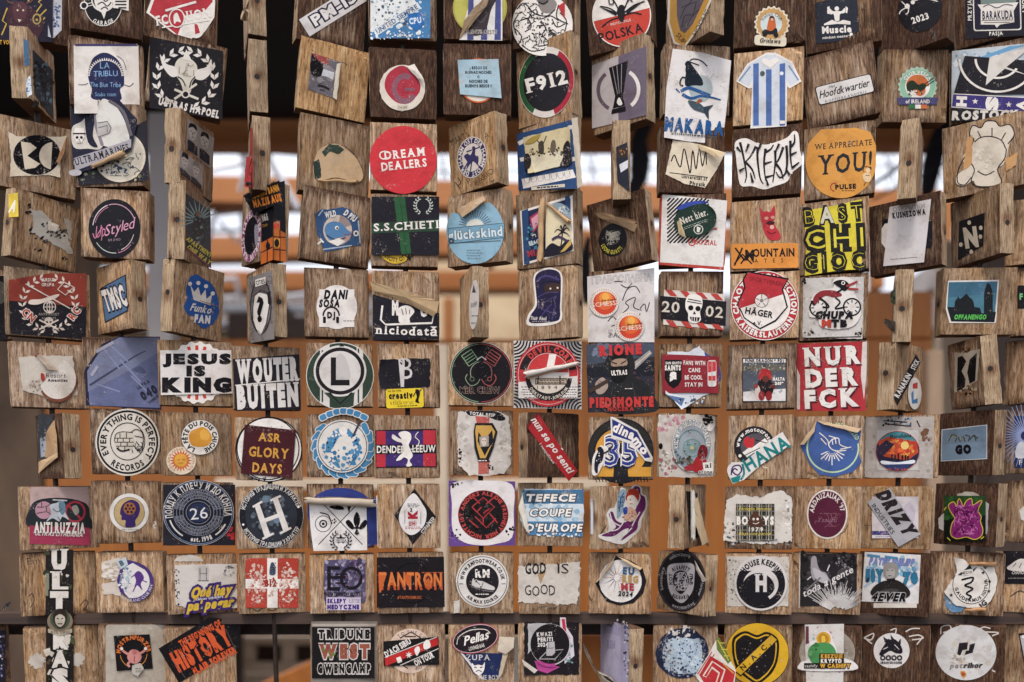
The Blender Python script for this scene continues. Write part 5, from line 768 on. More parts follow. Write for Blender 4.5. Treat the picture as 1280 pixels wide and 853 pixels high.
s('scraped paper scar', kind='p'); specks(1206,488,14,6,['a5784a','8a5a34','3a2a20','c9b89a'],36,2.6); specks(1202,438,12,4,['5a3a26','8a6a4a'],20,2)
b('F15', 1300, 464, 84, 84, 30, 0, 0.5, .4, 'block cut by the frame beside the stained cream square, pale edge turned forward')
# ---- seventh row
b('G1', 73, 559, 84, 84, 68, 0, 0.65, .35, 'turned block with a dark sticker crumpled on its narrow face and a plugged edge')
s('crumpled dark sticker', lift=1.2); P([(47,518),(66,518),(70,540),(68,566),(56,580),(48,572)],'23252e',.5); P([(50,548),(57,546),(58,570),(51,572)],'a8abb2'); specks(54,545,4,20,['7d8188','3a3c46'],20,1.6)
F([(68,525,1),(71,545,4),(72,572,5),(56,572,1),(58,540,2)],'b0906c'); F([(48,578,0),(72,566,6),(72,572,6),(48,592,1)],'c2a480')
b('G2', 158, 553, 84, 84, 0, 0, 0.5, .2, 'block with a huge white record label disc of a half fist half brick drawing')
s('white record label disc', lift=.3); D(159.5,553,40.5,'d9d1c6',ry=42); N(159.5,553,36,38.4,K,1.04); A('EVERYTHING IS PERFECT',159.5,553,30.5,7,K,a=86,span=248,bold=.05,k=1.04); A('RECORDS',159.5,553,30.5,7,K,a=270,flip=True,bold=.05,span=78,k=1.04); N(159.5,552,21,22,K,1.08); PS([(143,552),(145,543),(153,540),(160,541),(166,541),(167,556),(162,562),(152,564),(146,560)],'cfc6b8'); LL([[(144,548),(166,548)],[(143,553),(167,553)],[(145,558),(166,558)],[(150,542),(150,548)],[(158,541),(158,548)],[(147,548),(147,553)],[(154,548),(154,553)],[(162,548),(162,553)],[(151,553),(151,558)],[(159,553),(159,558)],[(148,558),(148,562)],[(156,558),(156,563)]],1.0,K); C([(143,552),(145,543),(153,540),(166,541)],1,K); C([(146,560),(152,564),(162,562)],2,K); CC([[(164,540),(170,537),(177,540),(179,548),(178,558),(172,562),(166,556)],[(168,545),(178,547)],[(170,552),(174,557)],[(172,562),(176,567)],[(165,562),(166,566)]],1,K); scrib(174,558,5,6,K,7,.7)
b('G3', 246, 556, 86, 82, -1, 0, 0.27, .25, 'block with a white chickpea disc touching a smaller cream sun disc')
s('white chickpea disc', z=1, lift=.3); D(250,547,23,'ddd6ce',ry=21.5); A('LA FÊTE DU POIS CHICHE',250,547,18.5,5.4,K,a=88,span=318,bold=.07,k=.95); PS([(236,549),(238,540),(246,536),(254,534),(262,540),(265,549),(260,557),(249,559),(240,557)],'cf9434'); PS([(250,540),(256,537),(262,543),(260,550),(252,550)],'dda94a')
s('small cream sun disc', z=0, lift=.3); D(226.5,576,18.5,'dccbb4',ry=17.5); star(226,576,14.5,'c8603a',20,.62); D(226,576,9,'cf8434'); D(226,575.5,8,'dda444'); LL([[(222,575),(225,575)],[(228,575),(231,575)],[(223,579),(229,579)]],.7,'8a4a2a'); A('CELEBRONS LE SOLEIL',226.5,576,15.6,2.6,'b98a6a',a=90,span=300,k=.95)
b('G4', 336, 562, 84, 82, 0, 0, 0.25, .25, 'block with a dark maroon square of mustard capitals over a black ringed white disc')
s('black ringed white disc', z=0); D(336,562,42,K,ry=41); D(336,562,40.5,W,ry=39.5); N(335,561,38,39.5,K); specks(320,598,14,3,[K,'6a6468'],14,2)
s('dark maroon square', z=1, lift=.5); P([(306,531),(370,538),(365,598),(301,592)],'4c2028'); specks(338,538,30,6,['7a5a58','8f7874'],26,1.3); T('ASR',337,547,10,'cf9a45',w=28,rot=4,bold=.05); T('GLORY',336,566,11.5,'cf9a45',w=50,rot=4,bold=.05); T('DAYS',334,585.5,11,'cf9a45',w=37,rot=4,bold=.05)
b('G5', 426, 558, 86, 82, 0, 0, 0.45, .2, 'dark edged block with a scratched blue and white disc in a blue leaf wreath')
s('scratched blue wreath disc', lift=.5); 
for i in range(15):
    a=-218+i*256/14; x,y=429+math.cos(R(a))*35, 558-math.sin(R(a))*35*1.02; B(x,y,17,9,'dcd6d0',rot=-a+90+18,rad=4); B(x,y,15,7.4,'4a86ae',rot=-a+90+18,rad=3.4)
for i in range(7):
    x=404+i*8.5; y=524-10*math.sin((i+.5)/7*3.14); B(x,y,11,9,'dcd6d0',rot=i*9-27,rad=3); B(x,y,9,7,'4a86ae',rot=i*9-27,rad=2.5)
D(428,558,32.5,'dcd6d0',ry=33); D(428,558,31,'36485a',ry=31.5); D(428,558,30,'d8d2cb',ry=30.5); P([(408,550),(420,538),(436,536),(448,548),(452,564),(444,580),(428,586),(412,580),(404,566)],'4a86ae',2.0); specks(428,562,25,25,['4a86ae','6a9cba','3a6f98','ddd6d0'],90,2.8); specks(428,556,20,12,['27354a','2c3c55'],30,2.4); specks(428,560,22,22,['ded8d2'],40,3.2); D(429,539,5,W); P([(416,560),(424,546),(438,546),(444,566),(436,584),(426,586)],'d8d2cb'); L([(441,546),(450,527)],2.4,'3a4250'); specks(430,572,14,12,['5a92b4','3a6f98'],26,3)
b('G6', 509, 559, 84, 82, -1, 0, 0.27, .25, 'block with a violet and red flag sticker of a white rampant lion')
s('violet flag with white lion', lift=.4); P([(469,538),(545,536),(546,584),(470,585)],'231f26'); Q(470.5,539,544.5,556,'46326f'); Q(470.5,568,544.5,583,'46326f'); Q(470.5,539,482,556,'b83040'); Q(470.5,568,482,584,'b83040'); Q(529,538,544.5,556,'b83040'); Q(529,567,544.5,583,'b83040'); T('DENDER',489,562,8.5,W,w=36,bold=.04); T('LEEUW',530,561,8.5,W,w=29,bold=.04)
PS([(498,542),(506,539),(513,542),(514,549),(511,556),(513,562),(516,570),(512,576),(515,582),(508,583),(510,575),(505,572),(501,575),(495,576),(499,570),(503,566),(504,560),(502,554),(496,552),(490,548),(491,543),(497,547),(502,549)],W); C([(512,562),(520,560),(524,552),(519,546),(523,540)],1,W)
b('G7', 602, 554, 80, 84, -12, 0, 0.4, .25, 'block under shredded white paper around a gold and black wolf mask hexagon')
s('shredded white paper layer', z=0, kind='p', lift=1.4); P([(572,516),(584,514),(604,515),(622,514),(636,522),(639,548),(638,580),(630,592),(612,595),(586,594),(574,582),(571,552)],'cdc5bd',1.2); PS([(583,514),(600,514),(622,515),(632,524),(622,526),(604,519),(588,520)],'252126'); T('TOTAL RESP',603,518,3.6,W,w=32,rot=5,bold=.05); specks(582,552,8,34,['c2b9b1','d6cec7','b8aea6'],36,4); specks(630,556,7,32,['bfb6ae','d6cec7','aca198'],30,4); P([(594,520),(612,522),(611,530),(596,529)],'c2605a'); P([(598,575),(612,575),(611,592),(598,593)],'b8665c'); specks(574,570,3,10,['252126'],10,2); specks(614,580,4,8,['252126'],8,1.6)
s('gold and black wolf hexagon', z=1, lift=.5); P([(594,529),(616,529),(622,540),(617,560),(610,577),(598,577),(593,560),(592,540)],'252126'); P([(595,532),(614,532),(619,540),(614,558),(607,573),(600,573),(596,558),(594,540)],'c9a055'); P([(597,552),(598,540),(602,546),(609,546),(615,538),(617,552),(610,562),(606,570),(602,562)],'252126'); P([(599,546),(611,545),(611,558),(600,559)],'a59c94'); PS([(602,549),(605,547),(608,549),(608,555),(605,558),(602,555)],'d6c4b6'); LL([[(603,551),(604.4,551)],[(606,551),(607.4,551)]],.9,K); fine(603,576,12,1,W,1.2)
b('G8', 686, 557, 84, 84, -38, 0, 0.85, .2, 'dark mottled block with a red strip slanting down across it in white script')
s('slanting red strip', lift=.4); P([(672,516),(722,589),(711,602),(658,533)],'b02a30'); P([(672,516),(674,518),(660,535),(658,533)],'7d1f26'); T('nun se po senti',691,557,8.5,'e6ded6',w=82,rot=55,bold=.04,sh=.2,gap=.1); L([(701.5,560),(704,562.5)],1.3,'e6ded6'); T('I neapolitani',684,567,3,'e0d0c8',w=30,rot=55,bold=.02)
b('G9', 776, 561, 84, 82, 0, 0, 0.35, .3, 'block with an orange black horseshoe disc under a blue pennant and big blue 35')
s('orange and black disc', z=0); D(776,564,41,'27252a',ry=41); D(776,564,39,'33302f',ry=39); D(776,566,34,'27252a'); D(776,566,32,'d09a3e',ry=31); P([(742,584),(772,584),(772,596),(742,596)],'d09a3e'); P([(782,584),(814,584),(814,596),(782,596)],'d09a3e'); D(776,570,17,'27252a',ry=16); P([(768,578),(784,578),(786,602),(766,602)],'27252a'); LL([[(x,598),(x+2,603)] for x in range(744,812,4)],1.2,K)
s('blue pennant and 35', z=1, lift=.5); T('35',776,565,34,'27326a',w=40,bold=.09,ol=W,olw=.06); T('35',776,565,34,'d9d4d0',w=40,bold=.03); T('35',776,565,34,'2f3f88',w=40,bold=-.01); P([(763,521),(768,522),(797,538),(816,572),(815,578),(806,576),(790,556),(764,547)],'d9d4d0'); P([(765,524),(796,540),(813,572),(806,573),(790,552),(766,544)],'2b3478'); T('dina',780,539,11,W,w=29,rot=24,bold=.07); T('mo',801,557,10,W,w=24,rot=52,bold=.07); PS([(740,592),(741,572),(748,560),(752,557),(757,562),(756,576),(752,584),(746,594)],'dcd6d0'); PS([(743,588),(744,573),(749,563),(753,561),(755,566),(753,576),(748,582),(747,592)],'222230'); D(750,562,3.4,'222230'); C([(752,568),(760,564),(765,558)],2,'222230'); specks(749,575,4,10,['6a78b0','dcd6d0'],10,1)
b('G10', 859, 557, 84, 82, -40, 0, 0.35, .3, 'block wrapped in peeling pink and white paper with an oval wheel and red dancer sticker')
s('peeling pink and white paper', z=0, kind='p', lift=.8); P([(823,519),(858,518),(894,520),(892,596),(858,597),(824,596)],'cbc2b8',.5); specks(840,528,16,10,['c79aa2','b9808c','d8d0c8'],40,3.4,'r'); specks(836,576,12,18,['d8d2c8','8a7a70','a0948a','b0626c'],40,3); specks(884,526,8,6,['2a2226'],20,3); D(826,558,2.4,K,ry=4)
s('oval wheel sticker', z=1, lift=.4); D(865,557,25,'cfc9c4',ry=33.5); D(865,557,23.5,'8f9aa2',ry=32); D(865,552,22,'a3a9b0',ry=24); A('KISS MY WORLD TOUR FOREVER',865,556,20,5,W,a=92,span=196,k=1.38,bold=.07,ol='5a6068'); N(865,558,16.5,17.5,'5f8f8c',1.2,10,190); rays(865,560,2,11,.9,'7fa8a0',16); D(865,560,2.4,'c9b98a'); N(865,560,10.5,11.3,'6a9a94'); specks(862,558,19,24,['3c6a68'],22,1.4); specks(858,576,16,6,['5a5f60','4a4438','8a8070'],30,2.6); PS([(866,582),(869,574),(874,570),(882,574),(884,584),(878,590),(868,590)],'a8262c'); PS([(872,570),(874,560),(878,556),(884,560),(884,570),(878,574)],'7a1c24'); D(877,565,2,'3a1418'); P([(855,584),(866,580),(868,588),(857,589)],'a8303a'); B(885,584,12,12,W,rot=-6); T('al',885,582,6,K,w=8,bold=.02); T('store',882,590,5,K,w=17,bold=.02,ol=W,olw=.1); PS([(884,534),(888,530),(892,532),(890,538),(885,539)],W)
b('G11', 951, 560, 82, 84, 3, 0, 0.2, .25, 'block with a turquoise cut-out word slanting over a black club disc')
s('black club disc with red heart', z=0); D(943,558,25.5,'29262b',ry=25); D(944,559,18,'5a545a',ry=17); A('www.motocross',943,558,21,5,W,a=100,span=165,bold=.05); PS([(930,556),(931,548),(935,546),(938,549),(941,547),(943,552),(941,560),(938,563)],'b92f36'); P([(940,560),(956,548),(960,552),(944,568)],W); P([(928,566),(936,560),(950,560),(934,572)],W); LL([[(930,570),(950,560)],[(944,550),(958,554)]],1,K); D(925,570,2,W); scrib(952,582,8,3,W,6,.6)
s('turquoise slanting cut-out', z=1, lift=.5); P([(910,594),(914,578),(930,578),(944,566),(966,548),(978,540),(988,556),(968,570),(950,582),(930,600),(916,605)],'dad6d2'); D(919,588,10,'dad6d2'); T('HANA',958,567,16,'1d7f80',w=62,rot=-31,bold=.05); C([(914,594),(916,584),(924,582),(927,588),(922,594),(916,590),(918,586),(922,588)],1.8,'4a2a66'); C([(928,580),(930,592),(926,600)],2.6,'1d7f80'); P([(913,598),(926,594),(924,602),(916,604)],'1d7f80')
b('G12', 1035, 560, 86, 82, 0, 0, 0.2, .25, 'block with a blue jagged disc of a knocking fist in a pale green circle')
s('blue jagged fist disc', lift=1.4); P([(1021,526),(1040,531),(1077,536),(1072,560),(1077,578),(1066,590),(1044,596),(1024,594),(1012,580),(1000,556),(1012,540)],'48639c',.4); N(1041,560,31,33,'b9d0a8',.95,-150,10); N(1041,560,31,33,'b9d0a8',.95,140,232); A('S. SPECIALIZED',1043,563,32,5,'b9d0a8',a=62,span=74,bold=.05); CC([[(1024,541),(1034,550),(1036,558)],[(1026,548),(1033,556)],[(1060,560),(1050,556),(1048,548),(1040,550),(1036,556),(1040,562),(1048,564),(1058,563)],[(1040,549),(1041,556)],[(1044,548),(1045,555)],[(1036,545),(1046,548)],[(1050,562),(1064,559)]],1.2,W); rays(1040,562,7,16,1.2,W,9,205,335,jit=.3); rays(1040,562,5,6.5,.8,W,6,210,330)
F([(1021,526,.6),(1077,536,1.2),(1072,541,4),(1030,531,4)],'b9a184'); F([(1021,526,.6),(1000,556,1),(1005,556,4),(1018,540,4)],'b9a184')
b('G13', 1124, 559, 92, 82, -1, 0, 0.35, .2, 'block rubbed grey with a round sunset sticker of hikers on a mountain')
s('rubbed grey paper layer', z=0, kind='p', lift=.5); P([(1082,522),(1168,521),(1166,598),(1081,597)],'b3aaa4',.6); specks(1124,560,40,36,['bdb4ae','a79e97','9d938b','b7aea8'],110,3,'r'); specks(1158,545,6,8,['7a5a44'],20,3); specks(1120,527,20,5,['222026','5a5c66','8fa0b0'],30,2,'r'); LL([[(1104,526),(1134,528)],[(1106,530),(1138,533)],[(1146,526),(1150,534)]],1.4,K); Q(1096,538,1148,588,'c2bdb9')
s('round sunset sticker', z=1, lift=.3); D(1122,564,27.5,'c9503c',ry=25); D(1122,564,27,'2a2f4a',ry=24.5); P(ell(1122,564,26.5,24,20,30,150),'4f8a92'); P([(1098,552),(1110,546),(1130,550),(1146,552),(1148,566),(1134,576),(1100,570)],'b84a2c'); specks(1126,560,20,10,['cf7a3a','d8a04a','b83a2a','d86a34'],60,3.2); D(1131,557,5,'e2c478'); P([(1096,560),(1108,550),(1118,556),(1112,562),(1104,570),(1097,572)],'3a2c44'); P([(1096,568),(1116,574),(1140,576),(1144,570),(1146,578),(1100,580)],'2a2440'); PS([(1102,576),(1122,578),(1142,575),(1140,580),(1106,581)],'d6d8de'); P([(1102,581),(1140,580),(1134,586),(1122,588.5),(1110,586)],'33406a'); specks(1122,587,12,1.4,['b8443a'],8,1.6); T('Bandidos',1126,545,4.5,K,w=26,rot=-4,sh=.2)
for x,h_ in ((1115,6),(1119,5),(1123,7),(1128,5),(1132,5),(1135,4)): B(x,575-h_/2,2,h_,'1c1a22'); D(x,575-h_,1.2,'1c1a22')
b('G14', 1214, 555, 82, 84, 38, 0, 0.9, .2, 'dark block with a blue grey metallic card of doodled letters above a bold GO')
s('blue grey card', lift=.3); P([(1177,537),(1234,531),(1234,574),(1176,577)],'cfcfd0'); P([(1178,538),(1233,532),(1233,573),(1177,576)],'75889a'); P([(1178,556),(1233,552),(1233,573),(1177,576)],'7f93a6'); CC([[(1186,552),(1190,544),(1196,546),(1194,552)],[(1198,546),(1200,552),(1204,546),(1206,552)],[(1206,544),(1212,546),(1210,552)],[(1212,550),(1218,544),(1220,551)],[(1216,545),(1223,548)]],1.4,'4a4638'); CC([[(1187,552),(1191,545),(1196,547)],[(1200,551),(1204,547)]],.7,'b5a87a'); T('GO',1204,562,9.5,K,w=20,bold=.13,rot=-3)
b('G15', 1302, 552, 82, 84, -6, 0, 0.45, .3, 'block cut by the frame beside the metallic card, a navy starburst sticker on it')
s('navy starburst sticker', lift=.2); Q(1268,520,1330,585,'26305a'); rays(1282,545,6,40,1.6,'8f9ac0',22,90,270,.6); PS([(1270,560),(1276,552),(1281,556),(1281,572),(1270,572)],'c9c9d0'); T('F',1276,578,6,W,w=4)
# ---- eighth row
b('H1', 74, 647, 92, 82, -3, 0, 0.3, .35, 'block with a pink and black sticker of a ball and a red no entry ring')
s('pink and black banner sticker', lift=.5); P([(38,609),(110,609),(113,682),(37,680)],'c9aaa8'); P([(38,609),(110,609),(112,628),(92,622),(60,620),(40,632)],'c2a9a4'); PS([(38,634),(52,624),(84,623),(108,630),(112,645),(112,662),(38,660)],'2f3438'); P([(37,657),(112,660),(113,682),(37,680)],'a23a58'); D(56,638,12,'2a2327'); D(55,638,11,'b98f9c'); CC([[(46,634),(56,634),(64,630)],[(46,642),(58,640),(64,644)],[(52,628),(52,634)],[(58,634),(58,640)]],1,'4a343c'); N(94,640,10.5,13,'b03a4c',1.05); L([(86,632),(102,650)],2.6,'b03a4c'); PS([(90,634),(96,632),(99,640),(94,644)],'a8a59a'); PS([(62,632),(70,629),(76,627),(80,634),(82,642),(86,650),(78,646),(74,652),(66,648),(58,652),(64,642)],'c2c6cc'); PS([(74,628),(80,627),(82,638),(78,644),(74,638)],'6f8a9c'); L([(66,625),(84,626)],1.6,'c9c9cc'); CC([[(66,636),(72,640),(78,636)],[(72,646),(76,652)]],1,'5a626a'); T('ANTI RUZZIA',74.5,660,12,'e0d8d0',w=64,rot=1,bold=.08,ol='2a2529',olw=.05); T('ULTRAS LITHUANIA',74,668,4.6,'d8d0c8',w=60,rot=2,bold=.04,sh=.3)
b('H2', 160, 640, 84, 82, 2, 0, 0.4, .35, 'brown block with a cream disc of a violet head holding a film reel')
s('cream film head disc', lift=.3); D(161.5,641,24.5,'ddd8d2',ry=24); N(161.5,641,18.5,19.5,'6a5a58'); D(161.5,641,18.8,'bda577'); PS([(150,642),(152,633),(158,627),(166,625),(173,629),(175,637),(173,645),(169,651),(169,658),(157,659),(157,651),(152,650),(152,645)],'3f2a68'); D(162,636,8,'7a4a2c'); D(162,636,7.4,'a0683a'); 
for i in range(6): D(162+4.6*math.cos(i*1.047),636-4.6*math.sin(i*1.047),1.7,'2c2140',n=8)
D(162,636,1.3,'2c2140',n=8); fine(161,662,20,1,'8a8078',.8)
pen([[(193,652),(195,655),(192,657),(194,661)]],2,True)
b('H3', 248, 642, 88, 82, 0, 0, 0.35, .25, 'block hidden by a large navy record disc of ringed print around the number 26')
s('red edged sticker beneath', z=0); Q(204,606,294,682,'2a2830'); specks(286,666,6,8,['b9343a','a82c34'],26,2.6,'r')
s('large navy record disc', z=1, lift=.4); D(248,641,44.5,'c9c4c4',ry=41); D(248,641,44,'1d1f2c',ry=40.5); N(248,641,42,42.8,'7d8fae',.92); A('ПОЙДУ К ПЛЕЧУ И ДО КОНЦА',248,641,37,8,'d0cac6',a=92,span=200,k=.92,bold=.04,serif=1); 
for r_ in (31,27,23,19,15): N(248,641,r_,r_+.7,'8a8c98',.92)
for r_,t_ in ((29,'ИЩИТЕ ПОДЛИННЫЙ ГОРОД ДОРОГА'),(25,'ДОРОГА ДОМОЙ ВМЕСТЕ НАВСЕГДА'),(21,'ВМЕСТЕ ДО КОНЦА ВСЕГДА')): A(t_,248,641,r_,2.8,'9a9ca8',a=90,span=160,k=.92); A(t_,248,641,r_,2.8,'9a9ca8',a=270,flip=True,span=160,k=.92)
D(248,641,13,'2a3450',ry=12); T('26',248.5,642,14,'d8d4d2',w=22,rot=-6,serif=1); N(248,641,36,38,'d0cac6',.92,196,238); N(248,641,36,38,'d0cac6',.92,305,335); A('est. 1998',248,641,36.6,6,'d0cac6',a=276,flip=True,span=42,k=.92,bold=.06)
b('H4', 338, 647, 84, 82, 0, 0, 0.35, .25, 'block with a round black and grey sticker of a giant white H on patterned hexagons')
s('round black sticker with giant H', lift=.3); D(339,645,40.5,'c9c4c0',ry=40); D(339,645,40,'22222a',ry=39.5); N(339,645,36,39,'22222a'); A('ИСТОРИЯ ТРАДИЦИИ И ХАРАКТЕР',339,645,36.2,5,'d5cfca',a=92,span=150,bold=.04); A('ИСТОРИЯ ТРАДИЦИИ ХАРАКТЕР',339,645,36.2,5,'d5cfca',a=272,flip=True,span=130,bold=.04); D(339,645,32.5,'33363f'); specks(339,645,26,26,['4a5058','5a626c','2b2d36','6a7680'],70,4); 
for x,y in ((332,624),(346,650),(330,652)): P([(x+5*math.cos(R(60*i)),y+5*math.sin(R(60*i))) for i in range(6)],'6f8294')
for q in ([(318,632),(324,629),(338,669),(331,672)],[(341,625),(347,622),(361,661),(354,664)]): P(q,'dcd5cf')
LL([[(316,634),(328,627)],[(338,626),(351,620)],[(328,674),(342,667)],[(350,667),(364,660)]],2.6,'dcd5cf'); L([(328,652),(352,643)],5,'dcd5cf'); D(304,656,1.4,W); D(373,634,1.4,W)
b('H5', 426, 645, 84, 84, 0, 0, 0.45, .25, 'block with a white paper of a crossed X, fleur-de-lis and starred laurel')
s('blue edged sticker beneath', z=0); D(426,640,42,'343f80',ry=30); P([(460,624),(474,622),(473,680),(460,684)],'343f80'); P([(470,620),(476,618),(475,684),(472,684)],W)
s('white paper with crossed X', z=1, lift=1.1, kind='p'); P([(386,622),(458,626),(459,688),(392,689),(388,660)],'ded9d6'); LL([[(402,628),(453,681)],[(449,628),(398,681)]],1,K); N(404,655,9.5,10.4,'5a5658'); N(404,655,3.4,5,K); D(404,655,1.8,K); C([(400,641),(410,644),(414,653)],1.3,K); specks(415,652,6,4,[K],7,1.2)
PS([(446,640),(450,648),(449,656),(446,660),(443,656),(442,648)],K); PS([(442,657),(436,650),(432,653),(436,659),(441,662)],K); PS([(450,657),(456,650),(459,653),(456,659),(450,662)],K); L([(439,660),(453,660)],2,K); P([(446,660),(449,667),(446,669),(443,667)],K); star(426,674,7,K); leaves(426,676,11,K,250,130,7,5,2); leaves(426,676,11,K,-70,50,7,5,2); B(426,675.5,15,3.6,'ded9d6'); T('VERONA',426,675.5,2.6,K,w=14,bold=.04); PS([(411,634),(418,632),(427,633),(430,637),(420,637)],K); P([(434,633),(439,633),(436,641)],K)
U(383,625,468,629,4.6,6.4,'b8aa9a')
b('H6', 511, 645, 80, 84, -2, 0, 0.2, .25, 'block with a black diamond around a white shield lettered in red')
s('black diamond', lift=.4); P([(518,611),(545,646),(516,681),(493,644)],'231f22'); PS([(516,617),(522,621),(528,630),(533,640),(531,655),(523,665),(514,669),(505,664),(499,652),(500,640),(507,626)],'ddd7d4'); T('K',516,643.5,10,'a8283a',w=11,rot=-90,bold=.12); T('БЕЛЫЙ ?',516,655,4.4,'a8283a',w=10,bold=.08); fine(516,660,20,2,'a83a44',.8,2); fine(516,632,14,3,'5a5658',.8,1.8); T('2',514,637.5,4,K,w=3,bold=.06); LL([[(506,638),(506,654)],[(526,640),(526,656)]],.7,'8a8688'); T('СТРАЙКЕР',535,657,4,W,w=24,rot=-52,bold=.02,ol='231f22')
b('H7', 602, 642, 85, 82, 0, 0, 0.25, .3, 'block under a violet edged white sticker with a black disc of red angular lines')
s('violet edged sticker with black disc', lift=.5); P([(561,601),(644,602),(644,682),(561,683)],'6a4a8a'); PS([(566,604),(602,601),(640,606),(642,640),(640,672),(620,680),(602,682),(580,678),(566,664),(565,630)],'ddd6d4'); specks(570,668,6,6,[K],10,1.8); specks(638,664,5,8,[K],10,1.8); specks(572,606,8,4,['252126'],6,2); D(604,644,31.5,'8f2a30',ry=31); D(604,644,30.5,'262024',ry=30); D(604,644,24,'1f1b1e',ry=23.5); specks(604,644,20,20,['3a3032','12100f','2c2426'],50,3); A('NICHTS IST ANDERS ALS DIE FREIHEIT HIER',604,644,27.2,4.4,'c04a46',a=90,span=350,bold=.05); LL([[(590,634),(604,648),(618,634),(604,622),(590,634)],[(594,646),(608,660),(620,648)],[(600,630),(590,620)],[(608,630),(620,620)],[(586,650),(598,660)],[(604,648),(604,656)],[(612,642),(622,654)]],1.4,'b03a3c'); LL([[(596,640),(602,634)],[(604,642),(612,636)]],1.4,'b03a3c')
b('H8', 688, 643, 84, 82, 0, 0, 0.15, .3, 'block with a pale blue banded paper of slanted white capitals in three rows')
s('pale blue banded paper', lift=.7, kind='p'); P([(656,611),(727,612),(730,640),(728,671),(660,669),(650,650),(652,622)],'c9d2d8',.4); P([(652,613),(729,612),(730,630),(651,630)],'4c7696'); P([(656,652),(729,652),(728,671),(660,669)],'4f7ea4'); specks(690,640,36,10,['8fb0c6','d5dade','a8c2d2'],40,4.5,'r'); specks(664,622,10,8,['3a5060','55707f'],20,3); T('TEFECE',688.5,622.5,8.5,'e6e0da',w=62,bold=.07,sh=.2,ol='3a4450',olw=.1); T('COUPE',688,641,9,'e6e0da',w=52,bold=.05,sh=.2,ol='3a4450',olw=.09); T("D'EUROPE",693,660,9,'e6e0da',w=70,bold=.06,sh=.2,ol='3a4450',olw=.09); specks(695,669,30,2,['dfe2e2'],24,1.8)
F([(653,618,.5),(648,634,3),(656,660,4),(662,668,1),(657,640,.5)],'d8d0c4')
b('H9', 775, 647, 84, 82, -41, 0, 0.3, .35, 'block with a cut-out of a red haired mermaid with purple tentacles')
s('pale sticker on its edge', face='L', kind='p'); P([(738.4,624),(741.5,624),(741.5,668),(738.4,668)],'cfd0da')
s('purple tentacle cut-out', lift=.4); PS([(774,618),(776,610),(782,612),(784,620),(790,608),(796,606),(802,610),(803,618),(808,620),(809,632),(806,642),(802,650),(800,662),(790,672),(780,680),(772,680),(764,678),(752,674),(748,669),(760,664),(760,650),(758,644),(762,636),(768,634)],'dcd6d0'); PS([(790,614),(794,608),(800,610),(801,618),(806,622),(807,634),(803,642),(798,652),(796,662),(786,670),(776,676),(786,662),(780,662),(768,670),(758,671),(752,669),(764,664),(770,658),(764,650),(761,642),(766,640),(770,650),(778,654),(786,650),(792,642),(796,632),(797,622)],'6a2a60'); specks(788,650,12,12,['8a4a80','4f1f4a'],22,1.4)
CC([[(760,664),(772,662),(780,652)],[(770,676),(782,668),(790,660)],[(796,612),(800,622),(796,632)],[(800,640),(794,650),(790,658)],[(762,640),(766,652),(776,658)]],1.3,'dcd6d0'); PS([(782,622),(786,613),(793,611),(799,616),(798,626),(793,620),(787,620),(784,626)],'a83a22'); PS([(784,622),(790,619),(795,623),(794,631),(789,634),(785,630)],'e0d2c6'); D(788,625,.8,K,n=6); C([(787,630),(791,630)],.8,'a8303a'); PS([(780,640),(786,634),(794,638),(796,646),(790,652),(782,650)],'cfa992'); specks(788,646,8,6,['d8c4b4','7a5a4a','c9907a'],20,1.6); PS([(779,636),(784,634),(784,642),(780,643)],'2f4a9a'); PS([(771,642),(772,622),(777,612),(783,615),(780,628),(778,640),(772,648)],'8fa6b4'); CC([[(774,640),(776,624),(780,616)],[(774,628),(780,628)]],1.2,'3a5068'); scrib(777,630,4,9,'3a5a80',7,.8)
pen([[(748,671),(756,660),(758,656)]],1.2)
b('H10', 859, 645, 84, 82, -71, 0, 0.4, .35, 'narrow looking block with a rolled white paper hanging open from a black strip')
s('black strip of paper', kind='p'); P([(858,614),(872,616),(873,672),(862,674)],'24201e');
U(862.5,614,862.5,674,4.6,4.8,'d5cec4',turns=.9); F([(868,624,1),(872,622,3),(885,678,8),(878,682,7),(868,652,2)],'cdb593'); U(870,640,882,680,2.6,3.6,'c9ad88',turns=.9)
b('H11', 949, 647, 86, 82, -1, 0, 0.45, .3, 'block papered white with a tartan sticker of a brown blob face')
s('torn white paper layer', z=0, kind='p', lift=.9); P([(908,626),(920,618),(950,622),(976,612),(990,622),(990,678),(950,680),(904,676)],'cfc8c0',1.0); specks(984,645,5,24,['b9b0a6','8a8078','e0dad4'],30,2.6); specks(914,664,8,12,['2a3038','5a6a78','b9b0a6'],24,2); specks(948,678,40,3,['2a2c30','c9c4bc','8a9098'],30,2,'r')
s('tartan sticker', z=1, lift=.3); Q(920,630,968,676,'33312f'); 
LL([[(x,630),(x,676)] for x in range(922,968,6)],1.4,'8a8478'); LL([[(920,y),(968,y)] for y in range(633,676,6)],1.2,'7d776c'); LL([[(x,630),(x,676)] for x in range(925,968,12)],.8,'c9c2b4'); T('Pattuglie Azzurre',944,636,3.6,'cdb84a',w=40,sh=.3,bold=.02); T('Boys con parole',944,667,3.6,'cdb84a',w=40,sh=.3,bold=.02); T('BO',927.5,651,9,'e2dcd4',w=15,bold=.1,serif=1); T('YS',960.5,651,9,'e2dcd4',w=14,bold=.1,serif=1); PS([(936,656),(938,646),(943,640),(946,639),(949,645),(953,650),(954,656),(950,659),(940,659)],'5a3a2c'); D(942,649,1.6,W,n=8); D(947,649,1.6,W,n=8); C([(941,654),(945,655),(949,653)],1,'e2dcd4'); T('1979',945,662,4.6,W,w=18,bold=.08,gap=.3)
b('H12', 1035, 647, 82, 82, 0, 0, 0.27, .35, 'block with a maroon oval edged in white, a name arched along its top')
